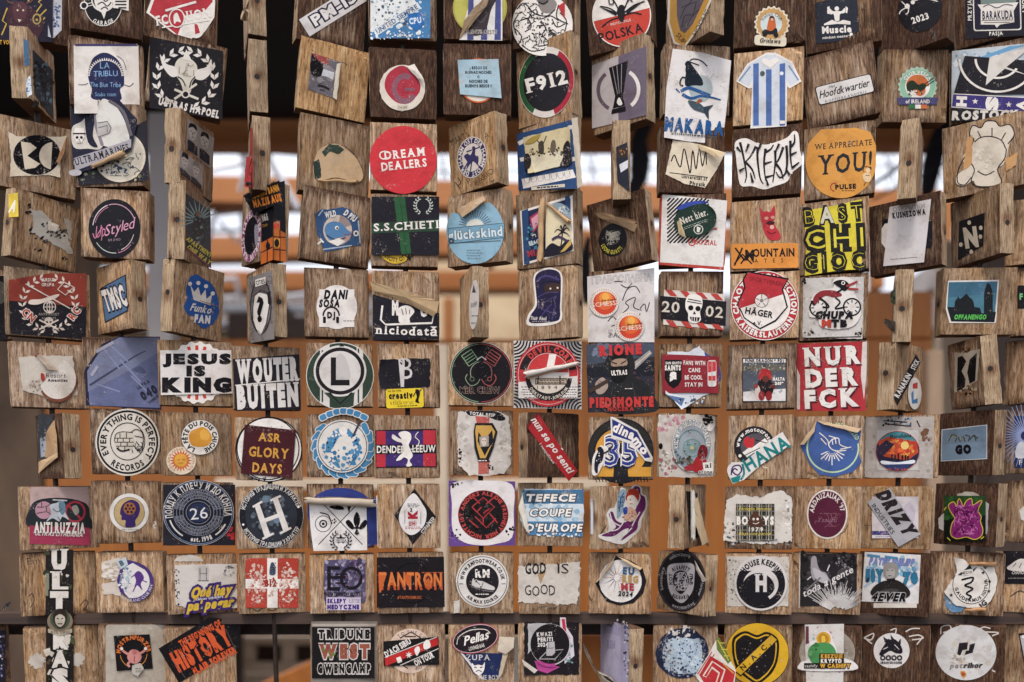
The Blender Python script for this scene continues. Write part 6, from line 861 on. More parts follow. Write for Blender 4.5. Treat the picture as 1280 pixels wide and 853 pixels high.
s('maroon oval', lift=.3); D(1034,643,25.5,'d8cfc8',ry=31); D(1034,643,23.6,'5a2038',ry=29); A("ARDAUZALIAK '97",1034,643,19.5,5.2,'dcd2cc',a=92,span=165,k=1.25,bold=.04); scrib(1034,650,15,8,'8a5a68',14,.7); T('Ysauzu',1034,650,6,'94687a',w=24,sh=.3); pen([[(1050,668),(1056,664),(1060,656)]],1)
b('H13', 1119, 647, 88, 82, -1, 0, 0.1, .6, 'pale block with a silver strip of heavy italic capitals slanting over a violet footed card')
s('violet footed card', z=0, kind='p'); Q(1090,621,1148,673,'ccc4c6'); Q(1090,664,1148,669,'5a4a80'); Q(1092,664,1099,669,'2a3a78'); fine(1112,671,40,1,'8a7aa0',.8); PS([(1130,634),(1138,628),(1144,640),(1140,656),(1132,652)],'bdb3bd'); fine(1108,666.5,10,1,'a8a0b4',.8)
s('silver slanting strip', z=1, lift=.4); P([(1084,628),(1112,610),(1151,668),(1123,684)],'a8a5a8'); T('DRIZY',1121,642,14,'2c2226',w=66,rot=55,bold=.14,sh=.3); T('INDUSTRIES',1104,649,5.4,'2c2a30',w=44,rot=55,bold=.02)
pen([[(1080,657),(1100,657.5),(1116,656.5)]],.6)
b('H14', 1212, 643, 84, 82, 30, 0, 0.85, .2, 'dark block with a green and black card of pink bubble graffiti outlined in yellow')
s('pale scraped paper beneath', z=0, kind='p', lift=.6); D(1210,622,15,'b9b0a4',ry=7,rough=.1); P([(1173,648),(1180,642),(1180,664),(1173,660)],'bdb6b0',.6); P([(1231,626),(1236,630),(1234,668),(1230,666)],'b0aaa8',.6)
s('graffiti card', z=1, lift=.4); Q(1180,620,1232,677,'2c4a28'); P([(1180,650),(1232,644),(1232,677),(1180,677)],'151a14'); specks(1206,636,24,12,['4a7a34','35602e','254424'],40,4,'r'); GP=[(1186,632),(1192,628),(1196,634),(1199,624),(1204,634),(1208,627),(1214,624),(1216,632),(1227,626),(1222,638),(1226,646),(1225,652),(1228,662),(1226,670),(1218,674),(1208,671),(1196,673),(1189,668),(1190,656),(1194,648),(1189,640)]
C(GP,2.2,'c9b43a',closed=True); PS(GP,'8a2a72'); scrib(1208,650,15,18,'c06aa8',40,.9); scrib(1208,652,15,17,'4a1440',34,.8); LL([[(1184,672),(1188,676)],[(1226,674),(1230,671)],[(1183,634),(1180,638)]],1.2,'c9b43a')
b('H15', 1300, 640, 84, 82, -3, 0, 0.5, .35, 'block cut by the frame beside the graffiti card, a crumpled white scrap on it')
s('crumpled white scrap', lift=1, kind='p'); P([(1281,632),(1274,638),(1276,650),(1281,652),(1320,652),(1320,632)],'d5cec8',.5)
# ---- ninth row
b('I1', 74, 729, 88, 82, 2, 0, 0.45, .55, 'honey streaked block with the upper half of a camouflage strip of stacked letters')
s('camouflage strip with stacked letters', lift=.3); Q(57,687,91.5,770,'2b2624'); specks(74,712,16,26,['4a5238','3a4030','cfc6b8','5a4a3a'],26,6,'r'); Q(57,717,62,745,'8a8a78'); 
for t_,y in (('U',700),('L',728),('T',753)): T(t_,74,y,22,'ddd5cc',w=23,bold=.12,serif=1,ol='241f1f',olw=.1)
specks(74,726,10,30,['8a8078'],18,.9)
penT('Em',42,701,8,w=16,rot=-6); pen([[(36,746),(40,742),(43,750),(38,760)],[(100,758),(106,750),(110,754),(104,764)]],1)
b('I2', 166, 727, 84, 80, 18, 0, 0.3, .4, 'block with a scraped white smear and half a violet and white club disc')
s('scraped white smear', z=0, kind='p', lift=.4); P([(127,702),(150,698),(156,720),(150,744),(129,742),(128,730),(146,726),(128,722)],'cabfb4',1.2); specks(140,714,12,12,['dcd4cc','b8a898'],34,2.4,elong=2,rot=0)
s('half violet and white disc', z=1, lift=.9); P(ell(166,728,26,25,30,-88,60)+[(186,712),(172,703),(160,700),(150,712),(146,726),(150,740),(158,746)],'4f3a78'); P(ell(165,727,22,21,30,-100,50)+[(180,712),(166,704),(158,708),(150,724),(156,742)],'d6cfce'); A('1903 GRAND CLUB 1904',166,727,23.8,3.4,'d6cfce',a=290,flip=True,span=120); PS([(168,718),(174,714),(180,722),(176,730),(178,738),(172,732),(168,734),(170,726)],'5a3a80'); CC([[(172,716),(164,722)],[(174,724),(184,728)],[(170,732),(166,740)]],1.2,'5a3a80'); specks(156,724,9,16,['8fa5b0','a9bcc4','6a7f8c','dcd6d4'],44,2.2); P([(145,702),(157,696),(160,706),(151,712)],'b5c0c6'); T('B',152,704,6,'4a5a66',rot=-25,bold=.08)
b('I3', 253, 729, 84, 78, 0, 0, 0.4, .35, 'block with a torn white note of violet and yellow script lettering')
s('torn white note', z=0, kind='p', lift=.8); P([(218,706),(296,705),(296,760),(240,762),(219,756)],'cdc5be',.6); P(ell(236,702,18,8,16,0,180),'c9c0b6',.4); specks(221,734,3,22,[K,'6a6460'],30,1.4,'r'); specks(286,714,8,7,['3a3638','6a6468','a8a2a0'],22,1.8); B(254,717,13,18,'b9b4b0'); LL([[(250,710),(250,726)],[(258,710),(258,726)],[(249,717),(259,717)],[(247,726),(261,726)]],1,'6a6664')
s('violet and yellow script', z=1, lift=.3); T('Qué hay',265,739,12.5,'cfae3c',w=52,rot=-6,bold=.06,sh=.35,gap=.06,ol='3f2a6a',olw=.26); T('Qué hay',265,739,12.5,'cfae3c',w=50,rot=-6,bold=.06,sh=.35,gap=.06); T("pa' pegar",264,755,11.5,'cfae3c',w=58,rot=-6,bold=.06,sh=.35,gap=.06,ol='3f2a6a',olw=.26); T("pa' pegar",264,755,11.5,'cfae3c',w=56,rot=-6,bold=.06,sh=.35,gap=.06); T('calcas stickers',262,747.5,3,'d8d2e0',w=34,rot=-6,bold=.03,ol='3f2a6a')
b('I4', 341, 728.5, 84, 78, 0, 0, 0.22, .3, 'block with a scraped red sticker quartered by a white cross')
s('scraped red sticker with white cross', lift=.5, kind='p'); Q(307,698,373,760,'b04334'); Q(334,698,347,760,W); Q(307,724,373,736,W); specks(321,729,12,26,['d0b0a4','c9a89c','d8c4ba','b9604e'],110,2.4); specks(360,729,11,25,['d0b0a4','c9a89c','d8c4ba','b9604e'],100,2.4); specks(340,728,14,5,['b04a3e','a03a30'],20,1.8,'r'); T('812',338,729,8,'9a3a30',w=15,bold=.1,serif=1); PS([(338,706),(341,703),(344,708),(344,718),(337,718)],'4a5468'); fine(341,708,5,4,'33394a',1.2,2.6); specks(340,742,4,5,['c9a89c'],8,1.6); pen([[(316,761),(322,764),(328,760)],[(334,762),(342,763),(346,760)]],1)
b('I5', 428, 729, 82, 78, 0, 0, 0.15, .3, 'block with a nebula violet square of joined black E and O above a lilac strip')
s('nebula violet square', z=0, lift=.3); B(431,727,52,54,'5a5470',rad=5); specks(431,724,24,24,['7d7890','8a7f9a','4a4462','9a94a8','6d5a78','a8a0b4'],130,3.4,'r'); specks(442,716,14,12,['7a4a66','4a3a5a'],30,3); N(439,723,10.4,14.4,'231e28',1.02); P([(409,708),(425,708),(425,712.5),(413.5,712.5),(413.5,720),(432,720),(432,724),(413.5,724),(413.5,734),(425,734),(425,738.5),(409,738.5)],'231e28'); L([(419,729),(434,729)],2,'231e28'); L([(419,718),(434,718)],2,'231e28'); T('ELEKTRONICZNY OLSZTYN',431.5,743,4,'231e28',w=43,bold=.1); specks(408,746,3,10,['2a242c','4a4048'],14,2)
s('lilac strip', z=1, kind='p', lift=.3); Q(408,747,451,763,'cdc2d0'); T('SKLEPY',421,751.5,5,'4a2a78',w=24,bold=.12); T('LEŻE',443,751.5,4,'8a80a0',w=13); T('MEDYCZNE',429,759,5,'4a2a78',w=40,bold=.12)
b('I6', 513, 728, 84, 80, -1, 0, 0.3, .3, 'block with a wide black sticker of angular orange band lettering')
s('wide black sticker with orange lettering', lift=.5); P([(471,697),(555,696),(556,759),(471,760)],'221d22'); N(515,729,24,25.4,'151216'); specks(515,720,36,26,['3a3036','2c242a'],26,1.2); T('TANTRON',513,726.5,20,'b8542c',w=80,bold=.06,sh=-.02); T('TANTRON',513,724.5,16,'cf7a3e',w=78,bold=.04); P([(473,719),(483,719),(476,741),(474,741)],'c2632f'); P([(505,718),(513,719),(514,738),(508,730)],'c2632f'); P([(536,722),(540,736),(530,728)],'c2632f'); fine(540,716,26,1,'b0603a',1); T('#TANTRONMUSIC',512,747,3.6,'b0603a',w=30,bold=.04)
b('I7', 602, 728, 82, 80, -1, 0, 0.22, .35, 'block with a white rimmed footwear disc of a shoe under two letters')
s('white rimmed shoe disc', lift=.3); D(603,727,33,'d9d3ce',ry=33); N(603,727,30.5,31.3,K); D(603,727,20.5,'29252a',ry=21); A('WWW.RMFOOTWEAR.CO.UK',603,727,25.8,4.4,K,a=90,span=170,bold=.06); A('AIR MAX SOURCE',603,727,25.8,4,K,a=270,flip=True,span=92,bold=.06); LL([[(574,730),(579,730)],[(627,730),(632,730)]],.8,K); T('RM',603,717,9,W,w=18,bold=.09); PS([(590,728),(592,723),(598,726),(604,727),(612,731),(618,734),(617,738),(604,736),(591,733)],'c9c4c0'); CC([[(590,734),(604,738),(617,740)],[(594,726),(600,731)],[(604,728),(602,734)]],1.1,'7a7478'); fine(602,743,16,1,W,1.2); specks(603,727,17,17,['3a363a','1d1a1e'],30,1.6)
s('pale torn corner'); P([(567,752),(575,750),(574,766),(567,767)],'c9c2b8',.5); penT('AI',575,701,7,w=9)
b('I8', 687, 729, 80, 80, 0, 0, 0.13, .35, 'block with a rubbed white patch scrawled in black marker, GOD IS GOOD')
s('rubbed white patch', kind='p', lift=.5); P([(648,708),(690,706),(726,702),(722,756),(690,754),(648,753)],'c5bdb4',1.4); specks(686,732,36,22,['cbc3ba','beb5ab','c8c0b7'],70,4,'r'); P([(672,716),(682,714),(676,730)],'a88a68',.8); specks(684,759,14,2,['5a5048','8a7f74'],16,1.6)
T('GOD',669.5,711,13,'2a2426',w=26,bold=.05,wob=.06,rot=2); T('IS',704,711,12,'2a2426',w=14,bold=.0); T('GOOD',675,738,12.5,'2a2426',w=38,bold=.0,rot=-3,wob=.08)
b('I9', 775, 729, 80, 80, 1, 0, 0.25, .35, 'block with a black edged white disc of blue and red rays, its rim curling')
s('black edged ray disc', lift=1.2); P([(770,694),(790,702),(803,710),(808,726),(804,742),(792,754),(774,757),(758,752),(750,740),(744,729),(757,712)],'231f24'); D(775.5,726.5,26.5,'ddd7d2',ry=26.5,rough=.01); 
for i in range(14):
    a=i*360/14; P([(771+math.cos(R(a-7))*4,722-math.sin(R(a-7))*4),(771+math.cos(R(a))*(20 if i not in (0,1,13,12) else 8),722-math.sin(R(a))*(20 if i not in (0,1,13,12) else 8)),(771+math.cos(R(a+7))*4,722-math.sin(R(a+7))*4)],['54708f','a8705a','7d8fa5','c9a08a'][i%4])
T('EU',786,714,8,'3f5f86',w=15,bold=.08,serif=1,rot=4); T('REG',787.5,724,8,'b5925a',w=21,bold=.08,serif=1,rot=2); T('ME',784,734,8,'a83a44',w=17,bold=.08,serif=1); T('2024',782,742.5,5.5,K,w=18,bold=.06,rot=4,sh=.1)
F([(770,694,.6),(803,710,1),(800,713,4),(778,700,4)],'b9a080'); F([(770,694,.6),(744,729,1),(747,727,4),(763,708,4)],'c5ac8a')
b('I10', 858, 728, 84, 80, 43, 1, 0.27, .35, 'block with a black shiny oval of a silver shield holding a patterned lion head')
s('black oval with silver shield', lift=.8); D(852,726,30,'1d1a1e',ry=38.5); N(852,726,28.4,28.9,'55505a',1.28); A('intellectual property',852,726,26,3.6,'b5b0b0',a=95,span=60,k=1.28); A('www.research.org',852,726,26,3.6,'b5b0b0',a=275,flip=True,span=62,k=1.28); A('lionsecure',852,726,26,3.6,'b5b0b0',a=175,span=50,k=1.28); A('safe forever',852,726,26,3.6,'b5b0b0',a=350,span=50,k=1.28); PS([(836,707),(852,704),(867,706),(868,722),(866,738),(858,750),(851,754),(842,748),(836,736),(834,720)],'a9a4a6'); A('AI SAFETY',851,730,20.5,4.4,K,a=90,span=66,bold=.09); A('BULGARIA',851,724,23,4.2,K,a=270,flip=True,span=54,bold=.09); T('КОТ',838.5,724,3.8,K,w=14,rot=-90,bold=.05); T('ЛЪВ',864,724,3.8,K,w=14,rot=90,bold=.05); PS([(851,713),(859,717),(861,728),(857,738),(851,743),(845,738),(841,728),(843,717)],'2a262c'); scrib(851,727,8,11,'b5b0b0',34,.8); specks(851,727,7,10,['b5b0b0'],16,1.2)
F([(868,700,.6),(876,714,2),(884,726,3),(878,728,1),(870,712,.5)],'b5aaa0')
b('I11', 948, 729, 84, 80, -1, 0, 0.25, .35, 'block with a black disc of a white crescent round a letter H on scraped paper')
s('scraped white paper', z=0, kind='p', lift=.4); Q(909,696,986,758,'c3bbb2',.8); specks(920,726,9,26,['3a3638','8a8278','d9d3cc','a59c92'],60,1.8,'r'); specks(980,724,5,24,['b0a698','7a7068'],18,2)
s('black crescent disc', z=1, lift=.4); D(951,729,33.5,'cdc7c4',ry=34.5); D(951,730,30.5,'211e24',ry=31); P(ell(951,726,34,33,24,28,152)+ell(951,726,30,27,24,152,28)[0:25] if 0 else ell(951,729,31.5,32.5,24,28,152),'cdc7c4'); D(951,738,27,'211e24',ry=21); A('HOUSE KEEPIN',951,730,27.5,6.6,K,a=90,span=112,bold=.07); D(951,731,22,'cdc7c4',ry=20); D(948,736,20.5,'211e24',ry=19.5); N(951,731,18,22,'cdc7c4',.95,-60,60); T('H',951.5,729,19,'cdc7c4',w=17,bold=.09,serif=1)
b('I12', 1033, 729, 84, 80, 0, 0, 0.25, .3, 'block with a black and white photo card of a dancer, slanting script and white grass')
s('black and white photo card', lift=.4); Q(1000,692,1071,758,'2c282b'); specks(1035,712,34,20,['1d1a1d','3d393c','4c484a'],60,5,'r'); PS([(1014,698),(1020,696),(1022,706),(1026,714),(1032,716),(1036,724),(1034,728),(1030,722),(1022,720),(1018,726),(1014,718)],'9a9498'); PS([(1016,710),(1028,716),(1036,724),(1030,729),(1020,724)],'b5afb2'); LL([[(1008,738),(1026,722)],[(1012,742),(1024,730)]],2,'7d777a'); LL([[(1009,725),(1014,721)],[(1034,714),(1037,706)]],1.4,'cfc9c6'); specks(1030,735,26,8,['5a5658','6d6869'],20,2.4); T('toda a gente',1035,727,8,'d9d3d0',w=70,rot=-27,sh=.35,gap=.08,bold=.02); rays(1046,766,8,32,1.1,'d0cbc8',44,35,155,.6,jit=.35); rays(1052,764,5,26,1,'b9b4b2',34,20,140,.5,jit=.4); specks(1056,704,12,8,['8a8588','6a6568'],22,1.6)
s('pale strip at the edge'); LL([[(1000,690),(999,760)]],1.4,'cfc8c0')
b('I13', 1118, 730, 86, 82, 0, 0, 0.9, .2, 'dark block with a pale blue portrait flyer of a bald man in black')
s('pale blue portrait flyer', lift=.4); P([(1081,690),(1151,694),(1148,755),(1077,752)],'d5d1d0'); Q(1092,754,1146,760,'cfc6bc'); specks(1114,712,32,14,['8fb2c2','5a93b0','c5d0d6','7a98b8'],60,4.4,'r'); CC([[(1082,712),(1096,722),(1112,716)],[(1080,734),(1096,726),(1108,738)],[(1124,728),(1136,734),(1148,724)],[(1126,712),(1140,704),(1148,712)]],3,'a8b8c8'); T('PATER PHILIPP',1115,702.5,7.5,'7a86b8',w=56,rot=2,bold=.1,sh=.2,ol='4a4f70',olw=.05); T('50Y',1093,720,12,'2f7696',w=22,rot=0,bold=.15,ol='2a3f52',olw=.05); T('70',1138,723,11,'2f7696',w=18,bold=.15,ol='2a3f52',olw=.05); LL([[(1084,694),(1100,696)],[(1106,696),(1122,698)]],3,'4f86a8'); PS([(1104,712),(1106,705),(1114,703),(1121,706),(1123,714),(1120,722),(1113,726),(1106,722)],'8f8a86'); PS([(1107,713),(1112,711),(1118,712),(1118,720),(1112,723),(1108,720)],'a8a39e'); LL([[(1108,713),(1111,713)],[(1114,713),(1117,713)],[(1110,720),(1115,720)]],.9,'4a4646'); PS([(1088,742),(1094,732),(1106,726),(1113,728),(1120,725),(1132,732),(1138,742),(1130,748),(1100,748)],'2a2624'); P([(1108,724),(1119,723),(1118,728),(1110,729)],'1d1a1c'); PS([(1098,740),(1112,736),(1124,738),(1112,743)],'4a4644'); T('4EVER',1112,746.5,9.5,K,w=44,bold=.1,sh=.3,rot=1,ol='d5d1d0',olw=.05)
b('I14', 1207, 729, 86, 82, -8, 0, 0.45, .3, 'block with the torn remains of a white starred seal with a staff and hat')
s('blue paper scrap', z=0, kind='p', lift=.9); P([(1181,742),(1190,748),(1206,758),(1202,765),(1190,766),(1182,758)],'5f86a8'); P([(1182,742),(1192,750),(1206,756),(1190,754)],'d5cfc8')
s('torn starred seal', z=1, lift=1.3); P([(1193,697),(1204,699),(1212,706),(1224,708),(1240,702),(1247,724),(1244,740),(1238,752),(1230,760),(1210,760),(1194,757),(1184,746),(1180,740),(1190,726),(1196,714)],'dad4cd',.5); N(1214,731,22.5,23.4,K,1.05,-62,60); N(1214,731,22.5,23.4,K,1.05,150,298); A('GAUDEAMUS IGITUR',1214,731,18.8,3.8,K,a=285,flip=True,span=190,bold=.05,k=1.05); P([(1197,719),(1206,712),(1212,706),(1216,712),(1222,708),(1215,718),(1206,720)],'26303a'); P([(1201,714),(1216,711),(1217,718),(1202,720)],'dad4cd'); T('MEDIA',1208.5,716,3.4,K,w=14,rot=-8,bold=.03); C([(1202,725),(1216,722),(1214,728),(1206,732),(1216,736),(1208,742),(1214,746),(1210,750)],2.2,K); star(1229,716,2.6,K); star(1237,727,2.6,K); star(1236,739,2.6,K); star(1189,744,2.6,K); T('G',1232,708,5,K,rot=50,bold=.05); T('IG',1229,755,6,K,w=9,rot=-40,bold=.06)
U(1210,704,1243,705,2,3.2,'b58a62'); U(1206,762,1232,761,2,3,'b58a62')
b('I15', 1290, 728, 86, 80, -2, 0, 0.27, .4, 'block cut by the frame, a black square of a white hill drawing on it')
s('black square with white hill', lift=.3); P([(1254,689),(1330,689),(1330,731),(1253,730)],'231f25'); PS([(1259,709),(1263,706),(1272,700),(1280,699),(1300,706),(1300,714),(1270,714),(1260,712)],'ddd6d2'); CC([[(1266,709),(1270,704)],[(1274,710),(1277,704)]],.9,K); T('CHAMONIX',1276,716,4,W,w=22,sh=.2); fine(1272,723,24,1,'a8a0a0',.7)
pen([[(1263,746),(1270,741),(1276,739),(1284,743)]],1.4)
# ---- bottom row
b('J1', 78, 823, 86, 88, 2, 0, 0.17, .55, 'honey streaked block with the lower half of a camouflage strip and a monkey badge')
s('pale paper smears', z=0, kind='p', lift=.3); D(46,826,11,'c5bbb0',ry=9,rough=.2); D(97,824,8,'c5bbb0',ry=9,rough=.2)
s('camouflage strip with monkey badge', z=1, lift=.3); Q(57.5,778,92,870,'2b2624'); specks(75,826,16,40,['4a5238','3a4030','cfc6b8','5a4a3a'],34,6,'r'); 
for t_,y in (('R',801,),('A',824),('S',848)): T(t_,75,y,18 if t_!='S' else 20,'ddd5cc',w=21,bold=.12,serif=1,ol='241f1f',olw=.1)
D(75,777,16,'8a7a66',ry=14); D(75,774,12.5,'4f5a48',ry=13); PS([(66,770),(70,762),(80,762),(84,770),(82,780),(75,786),(68,780)],'3a2f2a'); PS([(69,772),(75,768),(81,772),(80,780),(75,784),(70,780)],'c9bfb0'); LL([[(71,773),(73.6,774)],[(76.6,774),(79,773)],[(72,780),(78,780)]],1.2,K); P([(60,786),(75,790),(90,786),(90,791),(75,795),(60,791)],'b5a894'); T('ATE ORIG',75,790.5,3.6,K,w=24)
b('J2', 169, 821, 84, 90, 2, 0, 0.45, .4, 'block with a pale paper square around a black card of a pink ape')
s('pale worn paper square', z=0, kind='p', lift=.5); B(170,820,76,78,'b3a99c',rad=4); specks(170,820,34,36,['ada294','bbb1a5','b7ac9f'],70,4,'r')
s('black card with pink ape', z=1, lift=.3); P([(142,795),(187,793),(191,836),(146,839)],'1d1a1c'); A('MOSTRNFURZER',167,816,19,5,'cf702c',a=92,span=180,bold=.07); N(167,816,16.5,17.3,'cf8a3c',1.1,190,250); N(167,816,16.5,17.3,'cf8a3c',1.1,-60,-5); PS([(159,822),(162,814),(168,812),(174,815),(177,822),(172,829),(164,829)],'c98a84'); C([(160,818),(154,814),(152,811)],3,'c98a84'); C([(175,817),(180,814),(182,811)],3,'c98a84'); C([(164,826),(160,830),(162,834)],3,'c98a84'); D(168,815,3,'b0706c'); LL([[(168,820),(168,828)]],.8,'8a4a48'); D(152,811,2,W,n=10); D(182,811,2,W,n=10); P([(165,832),(176,829),(180,836),(172,846),(165,842)],'b9b2a8',.4); fine(173,838,8,3,'5a5450',.8,2)
b('J3', 251, 822, 88, 86, 0, 0, 0.25, .35, 'block with a black sticker tilted up its corner, bold orange words the beginning of history')
s('tilted black sticker with orange words', lift=.6); P([(198,811),(262,772),(301,776),(300,808),(224,854)],'1d1a1d'); T('THE BEGINNING OF',250,792,7.5,'cf5a2c',w=58,rot=-28,bold=.08); T('HISTORY',252,811,22,'cf5a2c',w=78,rot=-28,bold=.12); T('FLAIR FOREVER',268,826,8,'cf5a2c',w=60,rot=-28,bold=.1); CC([[(246,786),(248,800),(242,814),(246,826),(240,838)]],1.2,'1d1a1d'); specks(250,812,30,6,['1d1a1d'],26,1.3,rot=60,elong=2.4); LL([[(214,824),(232,848)],[(282,786),(294,812)]],.7,'6a5a58')
b('J5', 430, 821, 84, 86, 0, 0, 0.55, .3, 'block under a black sticker of three outlined rows of fat capitals')
s('grey edged sheet beneath', z=0); Q(389,777,472,868,'8a8078'); Q(390,780,470,783,'b5aaa0'); Q(391,853,470,857,'9a9088')
s('black sticker of fat capitals', z=1, lift=.3); Q(390,784,468,848,'221e20'); T('TRIBUNE',430,793,9.5,'221e20',w=64,bold=.11,serif=1,ol='d5cdc8',olw=.14,gap=.3); T('WEST',430,814.5,15,'9a5a48',w=64,bold=.12,serif=1,ol='d5cdc8',olw=.1,gap=.24); specks(410,816,8,6,['6a8a4a'],6,2.2); T('GWENGAMP',430,836,10,'221e20',w=66,bold=.11,serif=1,ol='d5cdc8',olw=.14,gap=.3)
b('J6', 514, 820, 86, 86, -1, 0, 0.42, .25, 'block with a cream disc crossed by a slanted black, red and white tour strip')
s('cream disc', z=0, lift=.3); D(513,814,28,'d8bfae',ry=28); A('TO THE GO',513,814,23.5,4.4,K,a=85,span=92,gap=.6); A('WO',513,814,23.5,4.4,K,a=295,flip=True,span=22); LL([[(500,798),(514,790),(526,798)],[(506,796),(520,796)]],1.4,K); LL([[(498,828),(510,836)]],1.2,K)
s('slanted tour strip', z=1, lift=.5); P([(479,802),(548,796),(549,831),(480,833)],'221e20'); P([(481,823),(547,797),(548,806),(482,833)],'bb2d2c'); LL([[(481,822),(546,796.5)],[(500,832),(548,811)]],1,'d8cfc8'); T("D'ACII SIBIU",497,810,7,W,w=36,rot=-30,bold=.06); T('ON TOUR',530,824,7,W,w=26,rot=-26,bold=.06); B(499,825,6,7,W,rot=-20,rad=1); star(511,819,4.6,W,7,.4); PS([(518,812),(523,808),(525,813),(521,820)],W); PS([(529,806),(533,800),(537,802),(538,809),(531,812)],W)
b('J7', 602, 820, 84, 86, 0, 0, 0.2, .3, 'block with a black oval lounge badge above a navy cat face flap')
s('black oval lounge bar badge', z=1, lift=.3); D(594,798.5,29.5,'b5485c',ry=18,rot=-14); D(594,798.5,28.4,'d5c9c8',ry=17,rot=-14); D(594,798.5,27.8,'2a2126',ry=16.4,rot=-14); T('Pellas',596,797,10.5,W,w=32,rot=-16,sh=.4,bold=.03,gap=.06); T('LOUNGE-BAR',596,809,4.5,W,w=20,rot=-14,bold=.02); C([(571,806),(574,796),(588,788),(606,787),(613,792)],.9,W)
s('navy cat face sticker', z=0, lift=1.0); P([(575,816),(628,817),(627,834),(622,848),(608,850),(592,842)],'26335c'); P([(575,816),(578,816),(606,850),(600,848)],'d5cdc6'); T('ŻUPA',598,822,6.5,'cfc9c6',w=30,bold=.02,serif=1); PS([(590,829),(593,832),(598,831),(603,832),(606,828),(605,838),(600,844),(594,842),(590,836)],W); LL([[(593,834),(596,835)],[(600,835),(603,834)]],1.4,'26335c'); C([(595,840),(598,838),(602,840)],1,'26335c'); T('THE BOYS',612,847,5.4,'cfc9c6',w=30,bold=.02,serif=1)
F([(624,796,0),(643,797,5),(642,810,7),(632,818,4),(622,814,1)],'c5b8a8'); F([(628,818,.5),(636,814,3),(628,842,3),(622,850,.5)],'bfae9a')
b('J8', 687, 818, 82, 86, 0, 0, 0.2, .35, 'block with a black disc of a white chair outline on black and magenta shreds')
s('black and magenta shreds', z=0, lift=.6); Q(655,778,724,844,'252024',.8); P([(660,780),(690,779),(676,800),(660,818)],'b9b5b5',.6); P([(700,772),(707,772),(708,784),(716,796),(718,820),(706,830),(700,790)],'cfc8cc'); P([(702,774),(706,774),(708,790),(714,800),(704,790)],'b82f48'); specks(712,818,5,16,['8fa8ac','6a8a90'],12,2.6); P([(668,826),(700,834),(684,842),(672,838)],'b0488a'); P([(652,824),(672,838),(668,842),(655,832)],'cdc4bb')
s('black disc with chair outline', z=1, lift=.5); D(688,806,25,'cdc5c8',ry=26); D(687.5,805.5,24.4,'221e22',ry=25.4); N(688,808,22,26,'b0488a',1,230,285); T('KWAZI',680.5,793,4.6,'d5cfcc',w=19,rot=-3,bold=.08); T('PERITI',681.5,799.5,4.6,'d5cfcc',w=19,rot=-2,bold=.08); T('2024',678.5,806,4.6,'d5cfcc',w=13,bold=.08); P([(685,803),(693,802),(694,816),(690,820),(683,820),(683,811)],'b5b0b0'); LL([[(686,804),(686,811)],[(683,811),(692,810)]],.8,'6a6468'); L([(674,824),(684,814),(704,812),(694,824),(674,824)],1,'b5b0b0')
penT('0',656,845,5)
b('J9', 777, 820, 84, 86, 66, 1, 0.3, .35, 'turned block faced with a faded lilac sticker, a twisted paper ribbon hanging off it')
s('faded lilac sticker', lift=.5); P([(751,776),(770,778),(786,784),(785,868),(750,868)],'a8a2ba',.3); specks(768,780,14,5,['2a262c','d5d0d8','6a6470'],30,1.8,'r'); specks(783,812,3,34,['2a262c','cfcad6','54608a'],44,1.6,'r'); P([(755,790),(776,796),(776,866),(754,866)],'b3adc2'); T('REN',764,806,9,'9a94b0',w=10,bold=.1)
F([(746,842,1),(734,812,24),(728,803,30),(723,797,33),(727,804,33),(734,822,28),(744,840,10)],'c9bca8'); F([(734,820,25),(742,836,14),(764,848,8),(776,862,6),(760,868,6),(748,846,14)],'b9ac98'); F([(748,842,15),(760,846,10),(772,858,7),(764,856,8)],'2b2626')
b('J10', 856, 822, 82, 88, -1, 0, 0.37, .35, 'block with a scraped navy and pale blue disc, a red seven hanging off its corner')
s('scraped navy and pale blue disc', z=0, kind='p', lift=.5); D(853,817,33,'29304a',ry=32,rough=.03); P([(832,800),(850,797),(874,799),(878,812),(879,834),(868,842),(846,843),(830,834),(828,816)],'aebcc8',1.2); specks(853,820,23,19,['b8c4ce','a3b4c2','c5cfd6','8fa2b4'],120,2.4,'r'); specks(854,820,24,21,['3a4460','55627c'],60,1.3,'r'); specks(832,806,4,10,['29304a'],14,2); specks(852,790,18,8,['cfc9c4','252432','bdb8b4','33364a'],50,2.6); specks(850,818,24,22,['29304a','343c58'],50,1.5); specks(852,842,18,6,['29304a','8a94a4'],30,2)
s('red seven sticker', z=2, lift=1.4); P([(869,844),(886,818),(895,800),(902,806),(912,824),(920,838),(916,870),(884,868)],'d8d0c6'); P([(895,798),(899,797),(914,826),(910,830),(896,812)],'6a7a44'); LL([[(897,800),(911,826)],[(899,804),(906,804)],[(902,812),(910,812)],[(905,820),(912,820)]],1.2,'c9b44a'); P([(874,844),(888,820),(908,832),(919,840),(914,868),(888,866)],'b52d35'); LL([[(872,843),(890,815)],[(876,846),(893,818)]],1.2,'b52d35'); P([(878,845),(890,826),(907,837),(900,860),(893,858),(898,842),(890,836),(883,847)],'d8cabb'); P([(880,845),(891,828),(905,838),(898,858),(895,857),(900,841),(890,833),(883,846)],'b52d35'); L([(904,830),(917,842)],1.4,'c9a94a')
b('J11', 947, 819, 84, 84, 0, 0, 0.35, .4, 'block with a yellow disc of a black shield crossed by a yellow band')
